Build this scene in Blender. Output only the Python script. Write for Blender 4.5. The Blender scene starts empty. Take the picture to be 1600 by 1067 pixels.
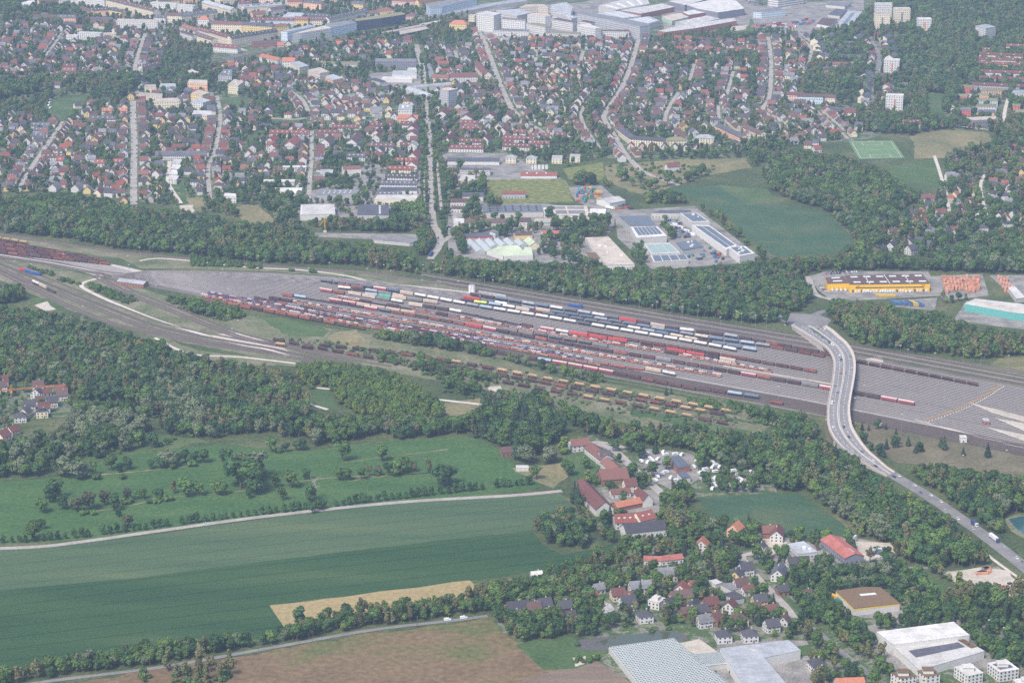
import bpy, math, random
import numpy as np
from mathutils import Vector, Matrix
from mathutils.geometry import intersect_point_tri_2d
R = math.radians
rng = random.Random(11)
S = bpy.context.scene
COL = S.collection

# ------------------------------------------------------------------ camera / ground geometry
F = 4000.0; PITCH = R(16.5); CAMH = 750.0; CY = -CAMH / math.tan(PITCH)
CP, SP = math.cos(PITCH), math.sin(PITCH)
def G(px, py, z=0.0):
    """point of the ground (or of the level z) that stands at this place of the photo"""
    u = (px - 800) / F; v = (533.5 - py) / F
    d = (u, CP + v * SP, -SP + v * CP)
    t = (z - CAMH) / d[2]
    return Vector((t * d[0], CY + t * d[1], z))
def PX(x, y, z=0.0):
    dy, dz = y - CY, z - CAMH
    f = dy * CP - dz * SP; up = dy * SP + dz * CP
    return 800 + F * x / f, 533.5 - F * up / f
cam_d = bpy.data.cameras.new('camera'); cam = bpy.data.objects.new('camera', cam_d); COL.objects.link(cam)
cam.location = (0, CY, CAMH); cam.rotation_euler = (R(90) - PITCH, 0, 0)
cam_d.sensor_width = 36; cam_d.lens = 36 * F / 1600; cam_d.clip_start = 5; cam_d.clip_end = 60000
S.camera = cam

# ------------------------------------------------------------------ materials
MATS = {}
def _nt(name):
    m = bpy.data.materials.new(name); m.use_nodes = True
    nt = m.node_tree; b = nt.nodes['Principled BSDF']
    return m, nt, b
def mat(name, col, rough=0.85, var=0.18, scale=0.35, spec=0.2, metal=0.0, inst=0.0, detail=3, stretch=None, seam=None):
    """procedural surface: base colour broken up by two noises, optionally varied per object"""
    if name in MATS: return MATS[name]
    m, nt, b = _nt(name); N, L = nt.nodes, nt.links
    tc = N.new('ShaderNodeTexCoord')
    vec = tc.outputs['Object']
    if stretch:
        mp = N.new('ShaderNodeMapping'); mp.inputs['Scale'].default_value = stretch[:3]
        if len(stretch) > 3: mp.inputs['Rotation'].default_value[2] = stretch[3]
        L.new(vec, mp.inputs['Vector']); vec = mp.outputs['Vector']
    n1 = N.new('ShaderNodeTexNoise'); n1.inputs['Scale'].default_value = scale; n1.inputs['Detail'].default_value = detail
    L.new(vec, n1.inputs['Vector'])
    mr = N.new('ShaderNodeMapRange'); mr.inputs[1].default_value = .25; mr.inputs[2].default_value = .75
    mr.inputs[3].default_value = 1 - var; mr.inputs[4].default_value = 1 + var
    L.new(n1.outputs['Fac'], mr.inputs[0])
    val = mr.outputs[0]
    if seam:
        bk = N.new('ShaderNodeTexBrick'); bk.inputs['Color1'].default_value = (1,1,1,1); bk.inputs['Color2'].default_value = (.88,.88,.88,1); bk.inputs['Mortar'].default_value = (.62,.62,.62,1)
        bk.inputs['Scale'].default_value = 1; bk.inputs['Brick Width'].default_value = seam[0]; bk.inputs['Row Height'].default_value = seam[1]; bk.inputs['Mortar Size'].default_value = seam[2]
        L.new(tc.outputs['Object'], bk.inputs['Vector'])
        n3 = N.new('ShaderNodeTexNoise'); n3.inputs['Scale'].default_value = .09; n3.inputs['Detail'].default_value = 6; L.new(tc.outputs['Object'], n3.inputs['Vector'])
        m3 = N.new('ShaderNodeMapRange'); m3.inputs[1].default_value = .35; m3.inputs[2].default_value = .6; m3.inputs[3].default_value = .80; m3.inputs[4].default_value = 1.03; L.new(n3.outputs['Fac'], m3.inputs[0])
        k1 = N.new('ShaderNodeMath'); k1.operation = 'MULTIPLY'; L.new(val, k1.inputs[0]); L.new(bk.outputs['Color'], k1.inputs[1])
        k2 = N.new('ShaderNodeMath'); k2.operation = 'MULTIPLY'; L.new(k1.outputs[0], k2.inputs[0]); L.new(m3.outputs[0], k2.inputs[1]); val = k2.outputs[0]
    if inst:
        oi = N.new('ShaderNodeObjectInfo')
        m2 = N.new('ShaderNodeMapRange'); m2.inputs[3].default_value = 1 - inst; m2.inputs[4].default_value = 1 + inst
        L.new(oi.outputs['Random'], m2.inputs[0])
        mu = N.new('ShaderNodeMath'); mu.operation = 'MULTIPLY'
        L.new(val, mu.inputs[0]); L.new(m2.outputs[0], mu.inputs[1]); val = mu.outputs[0]
    vm = N.new('ShaderNodeVectorMath'); vm.operation = 'SCALE'
    vm.inputs[0].default_value = col[:3]; L.new(val, vm.inputs['Scale'])
    L.new(vm.outputs[0], b.inputs['Base Color'])
    b.inputs['Roughness'].default_value = rough; b.inputs['Specular IOR Level'].default_value = spec
    b.inputs['Metallic'].default_value = metal
    MATS[name] = m; return m
def ramp_mat(name, stops, scale, rough=0.95, detail=5, stretch=None, fine=0.0, finescale=1.0, warp=0.0, spec=0.1, lines=None):
    """ground: a noise drives a colour ramp; a second finer noise breaks it up"""
    if name in MATS: return MATS[name]
    m, nt, b = _nt(name); N, L = nt.nodes, nt.links
    tc = N.new('ShaderNodeTexCoord'); vec = tc.outputs['Object']
    if stretch:
        mp = N.new('ShaderNodeMapping'); mp.inputs['Scale'].default_value = stretch[:3]
        mp.inputs['Rotation'].default_value[2] = stretch[3] if len(stretch) > 3 else 0
        L.new(vec, mp.inputs['Vector']); vec = mp.outputs['Vector']
    n1 = N.new('ShaderNodeTexNoise'); n1.inputs['Scale'].default_value = scale; n1.inputs['Detail'].default_value = detail
    n1.inputs['Roughness'].default_value = .62; n1.inputs['Distortion'].default_value = warp
    L.new(vec, n1.inputs['Vector'])
    cr = N.new('ShaderNodeValToRGB'); e = cr.color_ramp.elements
    while len(e) < len(stops): e.new(.5)
    for k, (p, c) in enumerate(stops): e[k].position = p; e[k].color = (*c, 1)
    L.new(n1.outputs['Fac'], cr.inputs[0]); out = cr.outputs[0]
    if fine:
        n2 = N.new('ShaderNodeTexNoise'); n2.inputs['Scale'].default_value = finescale; n2.inputs['Detail'].default_value = 2
        L.new(tc.outputs['Object'], n2.inputs['Vector'])
        mr = N.new('ShaderNodeMapRange'); mr.inputs[1].default_value = .3; mr.inputs[2].default_value = .7
        mr.inputs[3].default_value = 1 - fine; mr.inputs[4].default_value = 1 + fine
        L.new(n2.outputs['Fac'], mr.inputs[0])
        vm = N.new('ShaderNodeVectorMath'); vm.operation = 'SCALE'
        L.new(out, vm.inputs[0]); L.new(mr.outputs[0], vm.inputs['Scale']); out = vm.outputs[0]
    if lines:      # drill rows and tractor lines: (direction, spacing, strength)
        mp = N.new('ShaderNodeMapping'); mp.vector_type = 'TEXTURE'; mp.inputs['Rotation'].default_value[2] = lines[0]; L.new(tc.outputs['Object'], mp.inputs['Vector'])
        for sp, lo, th in ((lines[1], 1 - lines[2], .93), (lines[1]*.23, 1 - lines[2]*.45, .5)):
            wv = N.new('ShaderNodeTexWave'); wv.bands_direction = 'Y'; wv.inputs['Scale'].default_value = .314/sp; wv.inputs['Distortion'].default_value = .6; wv.inputs['Detail'].default_value = 2; wv.inputs['Detail Scale'].default_value = .3
            L.new(mp.outputs['Vector'], wv.inputs['Vector'])
            mr = N.new('ShaderNodeMapRange'); mr.inputs[1].default_value = th; mr.inputs[2].default_value = 1; mr.inputs[3].default_value = 1; mr.inputs[4].default_value = lo; L.new(wv.outputs['Fac'], mr.inputs[0])
            vm = N.new('ShaderNodeVectorMath'); vm.operation = 'SCALE'; L.new(out, vm.inputs[0]); L.new(mr.outputs[0], vm.inputs['Scale']); out = vm.outputs[0]
    L.new(out, b.inputs['Base Color'])
    b.inputs['Roughness'].default_value = rough; b.inputs['Specular IOR Level'].default_value = spec
    MATS[name] = m; return m
def leaf_mat(name, a, c, inst=0.35, tint=None):
    """foliage: two greens mixed by clump noise, brightness and hue varied per tree"""
    m, nt, b = _nt(name); N, L = nt.nodes, nt.links
    tc = N.new('ShaderNodeTexCoord'); oi = N.new('ShaderNodeObjectInfo')
    n1 = N.new('ShaderNodeTexNoise'); n1.inputs['Scale'].default_value = .45; n1.inputs['Detail'].default_value = 3
    L.new(tc.outputs['Object'], n1.inputs['Vector'])
    mr = N.new('ShaderNodeMapRange'); mr.inputs[1].default_value = .3; mr.inputs[2].default_value = .7
    L.new(n1.outputs['Fac'], mr.inputs[0])
    ad = N.new('ShaderNodeMath'); ad.operation = 'MULTIPLY_ADD'; ad.inputs[1].default_value = .55; ad.use_clamp = True
    sc = N.new('ShaderNodeMath'); sc.operation = 'MULTIPLY'; sc.inputs[1].default_value = .6
    L.new(oi.outputs['Random'], sc.inputs[0]); L.new(mr.outputs[0], ad.inputs[0]); L.new(sc.outputs[0], ad.inputs[2])
    mx = N.new('ShaderNodeMix'); mx.data_type = 'RGBA'
    mx.inputs[6].default_value = (*a, 1); mx.inputs[7].default_value = (*c, 1); L.new(ad.outputs[0], mx.inputs[0])
    wn = N.new('ShaderNodeTexWhiteNoise'); wn.noise_dimensions = '1D'; L.new(oi.outputs['Random'], wn.inputs['W'])
    m2 = N.new('ShaderNodeMapRange'); m2.inputs[3].default_value = 1 - inst; m2.inputs[4].default_value = 1 + inst
    L.new(wn.outputs['Value'], m2.inputs[0])
    vm = N.new('ShaderNodeVectorMath'); vm.operation = 'SCALE'
    L.new(mx.outputs[2], vm.inputs[0]); L.new(m2.outputs[0], vm.inputs['Scale'])
    L.new(vm.outputs[0], b.inputs['Base Color'])
    b.inputs['Roughness'].default_value = .75; b.inputs['Specular IOR Level'].default_value = .15
    MATS[name] = m; return m

# ------------------------------------------------------------------ mesh building
class MB:
    def __init__(s): s.v = []; s.f = []; s.m = []
    def face(s, pts, mi=0):
        k = len(s.v); s.v += [tuple(p) for p in pts]; s.f.append(tuple(range(k, k + len(pts)))); s.m.append(mi)
    def poly(s, vs, fs, mi=0, M=None):
        k = len(s.v)
        if M is not None: vs = [M @ Vector(p) for p in vs]
        s.v += [tuple(p) for p in vs]
        for f in fs: s.f.append(tuple(i + k for i in f)); s.m.append(mi)
        return s
    def add(s, o, M=None, remap=None):
        k = len(s.v)
        s.v += [tuple(M @ Vector(p)) for p in o.v] if M is not None else list(o.v)
        for f, mi in zip(o.f, o.m):
            s.f.append(tuple(i + k for i in f)); s.m.append(remap[mi] if remap else mi)
        return s
    def box(s, x0, x1, y0, y1, z0, z1, mi=0, M=None):
        return s.poly([(x0,y0,z0),(x1,y0,z0),(x1,y1,z0),(x0,y1,z0),(x0,y0,z1),(x1,y0,z1),(x1,y1,z1),(x0,y1,z1)],
                      [(3,2,1,0),(4,5,6,7),(0,1,5,4),(1,2,6,5),(2,3,7,6),(3,0,4,7)], mi, M)
    def prism(s, pts, z0, z1, mi=0, top=True, bottom=True, topmi=None):
        n = len(pts); k = len(s.v)
        s.v += [(p[0], p[1], z0) for p in pts] + [(p[0], p[1], z1) for p in pts]
        for i in range(n):
            j = (i + 1) % n; s.f.append((k+i, k+j, k+n+j, k+n+i)); s.m.append(mi)
        if top: s.f.append(tuple(range(k+n, k+2*n))); s.m.append(mi if topmi is None else topmi)
        if bottom: s.f.append(tuple(reversed(range(k, k+n)))); s.m.append(mi)
        return s
    def cyl(s, p0, p1, r0, r1, n=8, mi=0, caps=True):
        p0, p1 = Vector(p0), Vector(p1); d = (p1 - p0).normalized()
        a = d.orthogonal().normalized(); b = d.cross(a); k = len(s.v)
        for p, r in ((p0, r0), (p1, r1)):
            for i in range(n):
                t = 2 * math.pi * i / n; s.v.append(tuple(p + a * (r * math.cos(t)) + b * (r * math.sin(t))))
        for i in range(n):
            j = (i + 1) % n; s.f.append((k+i, k+j, k+n+j, k+n+i)); s.m.append(mi)
        if caps:
            s.f.append(tuple(reversed(range(k, k+n)))); s.m.append(mi); s.f.append(tuple(range(k+n, k+2*n))); s.m.append(mi)
        return s
    def tube(s, pts, r, n=6, mi=0):
        for a, b in zip(pts[:-1], pts[1:]): s.cyl(a, b, r, r, n, mi)
        return s
    def mesh(s, name, mats):
        me = bpy.data.meshes.new(name); me.from_pydata(s.v, [], s.f)
        mats = mats if isinstance(mats, (list, tuple)) else [mats]
        for m in mats: me.materials.append(m)
        if len(mats) > 1: me.polygons.foreach_set('material_index', s.m)
        me.update(); return me
    def build(s, name, mats, parent=None, loc=None, rotz=0):
        return obj(name, s.mesh(name, mats), parent, loc, rotz)
KIDS = {}
def obj(name, me, parent=None, loc=None, rotz=0.0, M=None):
    o = bpy.data.objects.new(name, me); COL.objects.link(o)
    if parent is not None: o.parent = parent; KIDS.setdefault(parent.name, []).append(o)
    if M is not None: o.matrix_local = M
    else:
        if loc is not None: o.location = loc
        if rotz: o.rotation_euler = (0, 0, rotz)
    return o
def empty(name, loc=(0,0,0), rotz=0.0):
    o = bpy.data.objects.new(name, None); COL.objects.link(o); o.location = loc; o.rotation_euler = (0, 0, rotz)
    o.empty_display_size = .5
    return o
THINGS = []
def tag(o, label, cat, group=None, share=False):
    o['label'] = label; o['category'] = cat
    if group: o['group'] = group
    THINGS.append((o, share)); return o
def struct(o): o['kind'] = 'structure'; return o
def stuff(o, label=None, cat=None):
    o['kind'] = 'stuff'
    if label: o['label'] = label
    if cat: o['category'] = cat
    return o
_ordw = 'first second third fourth fifth sixth seventh eighth ninth tenth eleventh twelfth'.split()
def ordn(n):
    if n < 12: return _ordw[n]
    k = n + 1; suf = 'th' if 10 <= k % 100 <= 20 else {1:'st',2:'nd',3:'rd'}.get(k % 10, 'th')
    return f'{k}{suf}'
def copy_tree(o, parent=None, loc=None, rotz=None, name=None):
    c = o.copy(); COL.objects.link(c)
    if parent is not None: c.parent = parent
    if loc is not None: c.location = loc
    if rotz is not None: c.rotation_euler = (0, 0, rotz)
    for ch in KIDS.get(o.name, ()): copy_tree(ch, c)
    return c

# ------------------------------------------------------------------ occupancy raster of the ground
CELL = 2.5; OX, OY = -1400.0, -1000.0; NX, NY = int(2800 / CELL), int(4000 / CELL)
OCC = np.zeros((NY, NX), np.uint8)      # 1 built, 2 road/rail, 4 field
def _inside(pts, X, Y):
    inside = np.zeros(X.shape, bool); n = len(pts)
    for i in range(n):
        x0, y0 = pts[i][0], pts[i][1]; x1, y1 = pts[(i+1) % n][0], pts[(i+1) % n][1]
        if y0 == y1: continue
        c = ((y0 > Y) != (y1 > Y)) & (X < (x1 - x0) * (Y - y0) / (y1 - y0) + x0)
        inside ^= c
    return inside
def mark(pts, bit, grow=0.0):
    xs = [p[0] for p in pts]; ys = [p[1] for p in pts]
    i0 = max(0, int((min(xs) - OX - grow) / CELL)); i1 = min(NX, int((max(xs) - OX + grow) / CELL) + 2)
    j0 = max(0, int((min(ys) - OY - grow) / CELL)); j1 = min(NY, int((max(ys) - OY + grow) / CELL) + 2)
    if i1 <= i0 or j1 <= j0: return
    X, Y = np.meshgrid(OX + (np.arange(i0, i1) + .5) * CELL, OY + (np.arange(j0, j1) + .5) * CELL)
    m = _inside(pts, X, Y)
    if grow:
        n = len(pts)
        for i in range(n):
            a, b = pts[i], pts[(i+1) % n]; m |= _seg(X, Y, a, b) < grow
    OCC[j0:j1, i0:i1][m] |= bit
def _seg(X, Y, a, b):
    dx, dy = b[0]-a[0], b[1]-a[1]; q = dx*dx + dy*dy + 1e-9
    t = np.clip(((X-a[0])*dx + (Y-a[1])*dy) / q, 0, 1)
    return np.hypot(X - a[0] - t*dx, Y - a[1] - t*dy)
def mark_line(pts, w, bit):
    for a, b in zip(pts[:-1], pts[1:]):
        xs = (a[0], b[0]); ys = (a[1], b[1]); g = w/2 + CELL
        i0 = max(0, int((min(xs)-OX-g)/CELL)); i1 = min(NX, int((max(xs)-OX+g)/CELL)+2)
        j0 = max(0, int((min(ys)-OY-g)/CELL)); j1 = min(NY, int((max(ys)-OY+g)/CELL)+2)
        if i1 <= i0 or j1 <= j0: continue
        X, Y = np.meshgrid(OX + (np.arange(i0, i1)+.5)*CELL, OY + (np.arange(j0, j1)+.5)*CELL)
        OCC[j0:j1, i0:i1][_seg(X, Y, a, b) < w/2] |= bit
def occ(x, y, r=0.0, bits=255):
    i0 = int((x-r-OX)/CELL); i1 = int((x+r-OX)/CELL)+1; j0 = int((y-r-OY)/CELL); j1 = int((y+r-OY)/CELL)+1
    if i0 < 0 or j0 < 0 or i1 > NX or j1 > NY: return True
    return bool((OCC[j0:j1, i0:i1] & bits).any())
def inpoly(p, poly):
    x, y = p; ins = False; n = len(poly); j = n - 1
    for i in range(n):
        xi, yi = poly[i]; xj, yj = poly[j]
        if (yi > y) != (yj > y) and x < (xj-xi)*(y-yi)/(yj-yi)+xi: ins = not ins
        j = i
    return ins

# ------------------------------------------------------------------ curves
def smooth(pts, step=6.0):
    """Catmull-Rom through ground points, resampled"""
    P = [Vector(p) for p in pts]
    if len(P) == 2: out = [P[0].lerp(P[1], k / max(1, int((P[1]-P[0]).length/step))) for k in range(max(1, int((P[1]-P[0]).length/step)) + 1)]; return out
    P = [P[0]*2 - P[1]] + P + [P[-1]*2 - P[-2]]; out = []
    for i in range(1, len(P)-2):
        a, b, c, d = P[i-1:i+3]; n = max(1, int((c-b).length/step))
        for k in range(n):
            t = k/n
            out.append(.5*((2*b) + (c-a)*t + (2*a-5*b+4*c-d)*t*t + (3*b-a-3*c+d)*t**3))
    out.append(P[-2]); return out
def normals(pts):
    o = []
    for i in range(len(pts)):
        d = pts[min(i+1, len(pts)-1)] - pts[max(i-1, 0)]; d.z = 0
        o.append(Vector((-d.y, d.x, 0)).normalized())
    return o
def strip(mb, pts, w, z, mi=0, off=0.0, jitter=0.0):
    n = normals(pts); k = len(mb.v)
    for p, q in zip(pts, n):
        j = rng.uniform(-jitter, jitter) if jitter else 0
        for s in (-1, 1):
            e = p + q*(off + s*(w/2 + j)); mb.v.append((e.x, e.y, z))
    for i in range(len(pts)-1):
        mb.f.append((k+2*i+1, k+2*i, k+2*i+2, k+2*i+3)); mb.m.append(mi)
def arclen(pts):
    L = [0]
    for a, b in zip(pts[:-1], pts[1:]): L.append(L[-1] + (b-a).length)
    return L
def at_len(pts, L, s):
    import bisect
    i = min(max(bisect.bisect_right(L, s) - 1, 0), len(pts)-2)
    t = (s - L[i]) / max(1e-6, L[i+1]-L[i]); p = pts[i].lerp(pts[i+1], t); d = pts[i+1]-pts[i]
    return p, math.atan2(d.y, d.x)
HAZE, SKY, SUN, EXPO, DENOISE = 5.9e-5, .105, 2.0, 1.03, False
# ================================================================== THE SETTING: ground, fields, roads, railway
def P(*a): return [G(a[i], a[i+1]) for i in range(0, len(a), 2)]
def sheet(name, pts, m, z, bit=4, grow=0.0):
    """a flat sheet lying on the ground; pts are ground points"""
    mb = MB(); mb.face([(p[0], p[1], z) for p in pts], 0)
    a = sum(pts[i][0]*pts[(i+1) % len(pts)][1] - pts[(i+1) % len(pts)][0]*pts[i][1] for i in range(len(pts)))
    if a < 0: mb.f[0] = tuple(reversed(mb.f[0]))
    o = struct(mb.build(name, m))
    if bit: mark(pts, bit, grow)
    return o
def soft(pts, amp=3.0, step=14.0, close=True):
    """uneven natural edge for a meadow or a patch"""
    out = []; n = len(pts)
    for i in range(n):
        a, b = Vector(pts[i]), Vector(pts[(i+1) % n]); k = max(1, int((b-a).length/step))
        for j in range(k):
            q = a.lerp(b, j/k); out.append(Vector((q.x + rng.uniform(-amp, amp), q.y + rng.uniform(-amp, amp)*1.5, 0)))
    return out

FA = (lambda d: math.atan2(d.y, d.x))(G(800,830)-G(0,922))
ramp_mat('ground', [(.3, (.045,.066,.028)), (.5, (.075,.10,.04)), (.62, (.12,.13,.06)), (.75, (.17,.155,.09))], .012, fine=.3, finescale=.25, warp=.4)
ramp_mat('gardens', [(.3, (.05,.085,.034)), (.5, (.085,.125,.05)), (.57, (.22,.205,.17)), (.66, (.11,.14,.06)), (.8, (.32,.30,.27))], .07, detail=6, fine=.35, finescale=.5, warp=.8)
ramp_mat('industrial', [(.25, (.10,.115,.07)), (.42, (.20,.19,.175)), (.6, (.31,.285,.26)), (.75, (.22,.21,.195))], .05, detail=6, fine=.25, finescale=.6)
ramp_mat('meadow', [(.25, (.044,.098,.032)), (.5, (.062,.124,.040)), (.68, (.084,.145,.048)), (.8, (.12,.145,.06))], .014, detail=7, fine=.2, finescale=.25, stretch=(1,2.0,1,-FA), lines=(FA,9,.08))
ramp_mat('crop_dark', [(.22, (.024,.058,.024)), (.45, (.035,.080,.031)), (.6, (.046,.092,.035)), (.75, (.072,.114,.043))], .012, detail=7, fine=.16, finescale=.5, stretch=(.35,2,1,-FA), lines=(FA,21,.22))
ramp_mat('crop_pale', [(.22, (.048,.090,.042)), (.45, (.070,.114,.056)), (.6, (.085,.126,.061)), (.75, (.118,.148,.066))], .012, detail=7, fine=.14, finescale=.4, stretch=(.3,2.4,1,-FA), lines=(FA,21,.16))
ramp_mat('crop_teal', [(.25, (.042,.088,.044)), (.5, (.058,.108,.052)), (.7, (.10,.125,.06)), (.82, (.17,.16,.09))], .02, detail=7, fine=.14, finescale=.3, lines=(R(-30),16,.14))
ramp_mat('wheat', [(.25, (.26,.195,.095)), (.5, (.34,.26,.13)), (.75, (.29,.24,.11))], .02, fine=.16, finescale=.25, stretch=(.4,2,1,R(-33)))
ramp_mat('fallow', [(.3, (.15,.102,.058)), (.47, (.19,.132,.075)), (.56, (.15,.13,.058)), (.68, (.085,.125,.04))], .009, detail=7, fine=.22, finescale=.2, warp=.5)
ramp_mat('furrows', [(.3, (.165,.12,.088)), (.5, (.205,.155,.115)), (.7, (.25,.20,.15))], .06, detail=7, fine=.15, finescale=.5, stretch=(.2,1.4,1,R(-30)), lines=(R(30),5,.10))
ramp_mat('dry_grass', [(.3, (.12,.135,.06)), (.5, (.20,.18,.092)), (.7, (.27,.22,.12))], .015, detail=6, fine=.2, finescale=.2, warp=.6)
ramp_mat('heath', [(.3, (.10,.098,.052)), (.5, (.145,.128,.078)), (.62, (.185,.155,.10)), (.75, (.17,.17,.075))], .02, detail=7, fine=.2, finescale=.3, warp=.6)
ramp_mat('grass', [(.3, (.05,.092,.032)), (.5, (.075,.122,.045)), (.72, (.125,.155,.068))], .02, detail=6, fine=.2, finescale=.3)
ramp_mat('verge', [(.3, (.085,.11,.05)), (.5, (.16,.165,.09)), (.68, (.235,.21,.145)), (.8, (.30,.27,.21))], .03, detail=7, fine=.25, finescale=.3, warp=.5)
ramp_mat('sunflower', [(.35, (.10,.135,.05)), (.5, (.165,.18,.06)), (.65, (.26,.235,.075))], .14, detail=4, fine=.25, finescale=.6)
ramp_mat('ballast', [(.3, (.125,.108,.10)), (.5, (.17,.148,.138)), (.7, (.23,.20,.185))], .02, detail=6, fine=.18, finescale=.5, stretch=(.5,2,1,R(-30)))
ramp_mat('ballast_dark', [(.3, (.17,.14,.118)), (.5, (.225,.188,.155)), (.7, (.29,.25,.205))], .03, detail=6, fine=.2, finescale=.5, stretch=(.5,2,1,R(-30)))
ramp_mat('ballast_pale', [(.3, (.38,.34,.31)), (.5, (.47,.425,.39)), (.7, (.53,.48,.45))], .02, detail=6, fine=.12, finescale=.4)
ramp_mat('gravel', [(.3, (.36,.31,.25)), (.5, (.48,.42,.35)), (.7, (.55,.49,.42))], .05, detail=6, fine=.15, finescale=.5)
ramp_mat('asphalt', [(.3, (.165,.16,.16)), (.5, (.215,.205,.20)), (.7, (.26,.245,.24))], .05, detail=5, fine=.1, finescale=.5)
ramp_mat('street', [(.3, (.29,.26,.235)), (.5, (.36,.325,.295)), (.7, (.42,.38,.345))], .06, detail=5, fine=.12, finescale=.4)
ramp_mat('track_path', [(.3, (.46,.40,.34)), (.5, (.56,.50,.43)), (.7, (.62,.56,.49))], .1, detail=5, fine=.1, finescale=.5)
ramp_mat('red_court', [(.3, (.42,.12,.07)), (.7, (.50,.17,.10))], .1)
ramp_mat('turf', [(.3, (.13,.21,.10)), (.7, (.165,.245,.125))], .05, fine=.08, finescale=.2)
mat('white_line', (.75,.75,.73), var=.06)
mat('sleeper_pale', (.345,.305,.282), var=.12, scale=1.2)
mat('sleeper_dark', (.14,.106,.096), var=.2, scale=.8)
sheet_dirt = 0
mat('rail', (.16,.12,.105), rough=.55, metal=.5)

# one sheet of ground out to the horizon
_g = 9800.0
struct(MB().poly([(-_g,-_g,0),(_g,-_g,0),(_g,_g,0),(-_g,_g,0)], [(0,1,2,3)]).build('ground', MATS['ground']))

# --- town ground (gardens, drives) and industrial yards
sheet('town_ground', P(-80,-60, 1700,-60, 1700,-140, -80,-140), MATS['gardens'], .03, 0)
sheet('town_ground', P(-80,300, 120,300, 225,316, 312,330, 400,340, 470,300, 560,262, 700,262, 800,262, 900,245, 1000,250, 1160,250, 1200,225, 1330,222, 1420,205, 1540,205, 1700,200, 1700,-60, -80,-60), MATS['gardens'], .03, 0)
sheet('town_ground', P(1390,352, 1372,392, 1400,400, 1470,390, 1530,356, 1640,350, 1640,240, 1545,236, 1480,250, 1478,300, 1440,320), MATS['gardens'], .03, 0)
sheet('town_ground', P(770,990, 800,925, 880,915, 960,880, 1010,850, 1130,820, 1220,822, 1340,842, 1400,870, 1460,950, 1640,985, 1640,1120, 960,1120, 930,1000, 880,985), MATS['gardens'], .03, 0)
sheet('town_ground', P(-40,720, 18,690, 30,655, 112,650, 110,606, 60,596, -40,600), MATS['gardens'], .03, 0)
sheet('town_ground', P(880,690, 925,680, 960,700, 1010,705, 1080,705, 1205,745, 1215,770, 1090,776, 1030,800, 1010,835, 930,800, 905,775, 935,760), MATS['gardens'], .03, 0)
yards = [P(60,-40, 745,-50, 745,8, 690,22, 640,34, 560,40, 520,58, 470,66, 400,72, 320,60, 270,48, 200,44, 150,30, 60,10), P(462,318, 470,345, 660,330, 660,265, 560,255, 540,285, 480,300), P(492,364, 655,366, 655,375, 600,375, 492,370),
 P(690,240, 790,240, 880,280, 760,284, 755,318, 850,318, 960,332, 960,352, 930,400, 900,412, 700,408, 700,300),
 P(885,292, 940,290, 985,330, 965,345, 935,330, 900,315), P(960,330, 1085,322, 1185,400, 1150,412, 1020,422, 965,372),
 P(1262,432, 1290,424, 1450,424, 1470,462, 1330,470, 1300,470, 1280,455), P(1450,432, 1535,428, 1545,462, 1475,470),
 P(1395,470, 1465,465, 1460,485, 1400,480), P(1490,500, 1510,470, 1640,480, 1640,520, 1560,510), P(1545,430, 1640,430, 1640,480, 1590,470),
 P(1165,12, 1240,5, 1350,0, 1350,30, 1300,55, 1245,60, 1180,40), P(575,115, 660,110, 662,140, 590,140),
 P(1030,5, 1180,0, 1170,40, 1040,60), P(740,15, 900,5, 1010,-10, 1010,62, 760,62),
 P(1320,838, 1370,846, 1400,870, 1330,880, 1270,880, 1240,850), P(1470,893, 1560,885, 1610,925, 1520,932), P(1330,985, 1400,965, 1540,970, 1600,1010, 1560,1045, 1390,1045),
 P(1285,930, 1320,920, 1420,945, 1410,965, 1330,965), P(1120,1000, 1260,1000, 1290,1050, 1260,1100, 1120,1100),
 P(1000,700, 1080,708, 1110,735, 1060,770, 1010,745), P(1190,840, 1240,836, 1285,880, 1240,890, 1190,870),
 P(940,765, 1030,765, 1030,800, 955,800), P(1130,740, 1180,735, 1195,765, 1140,770)]
for i_, y in enumerate(yards): sheet('paved_yard', y, MATS['industrial'], .032 + .0004*i_, 8)

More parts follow.
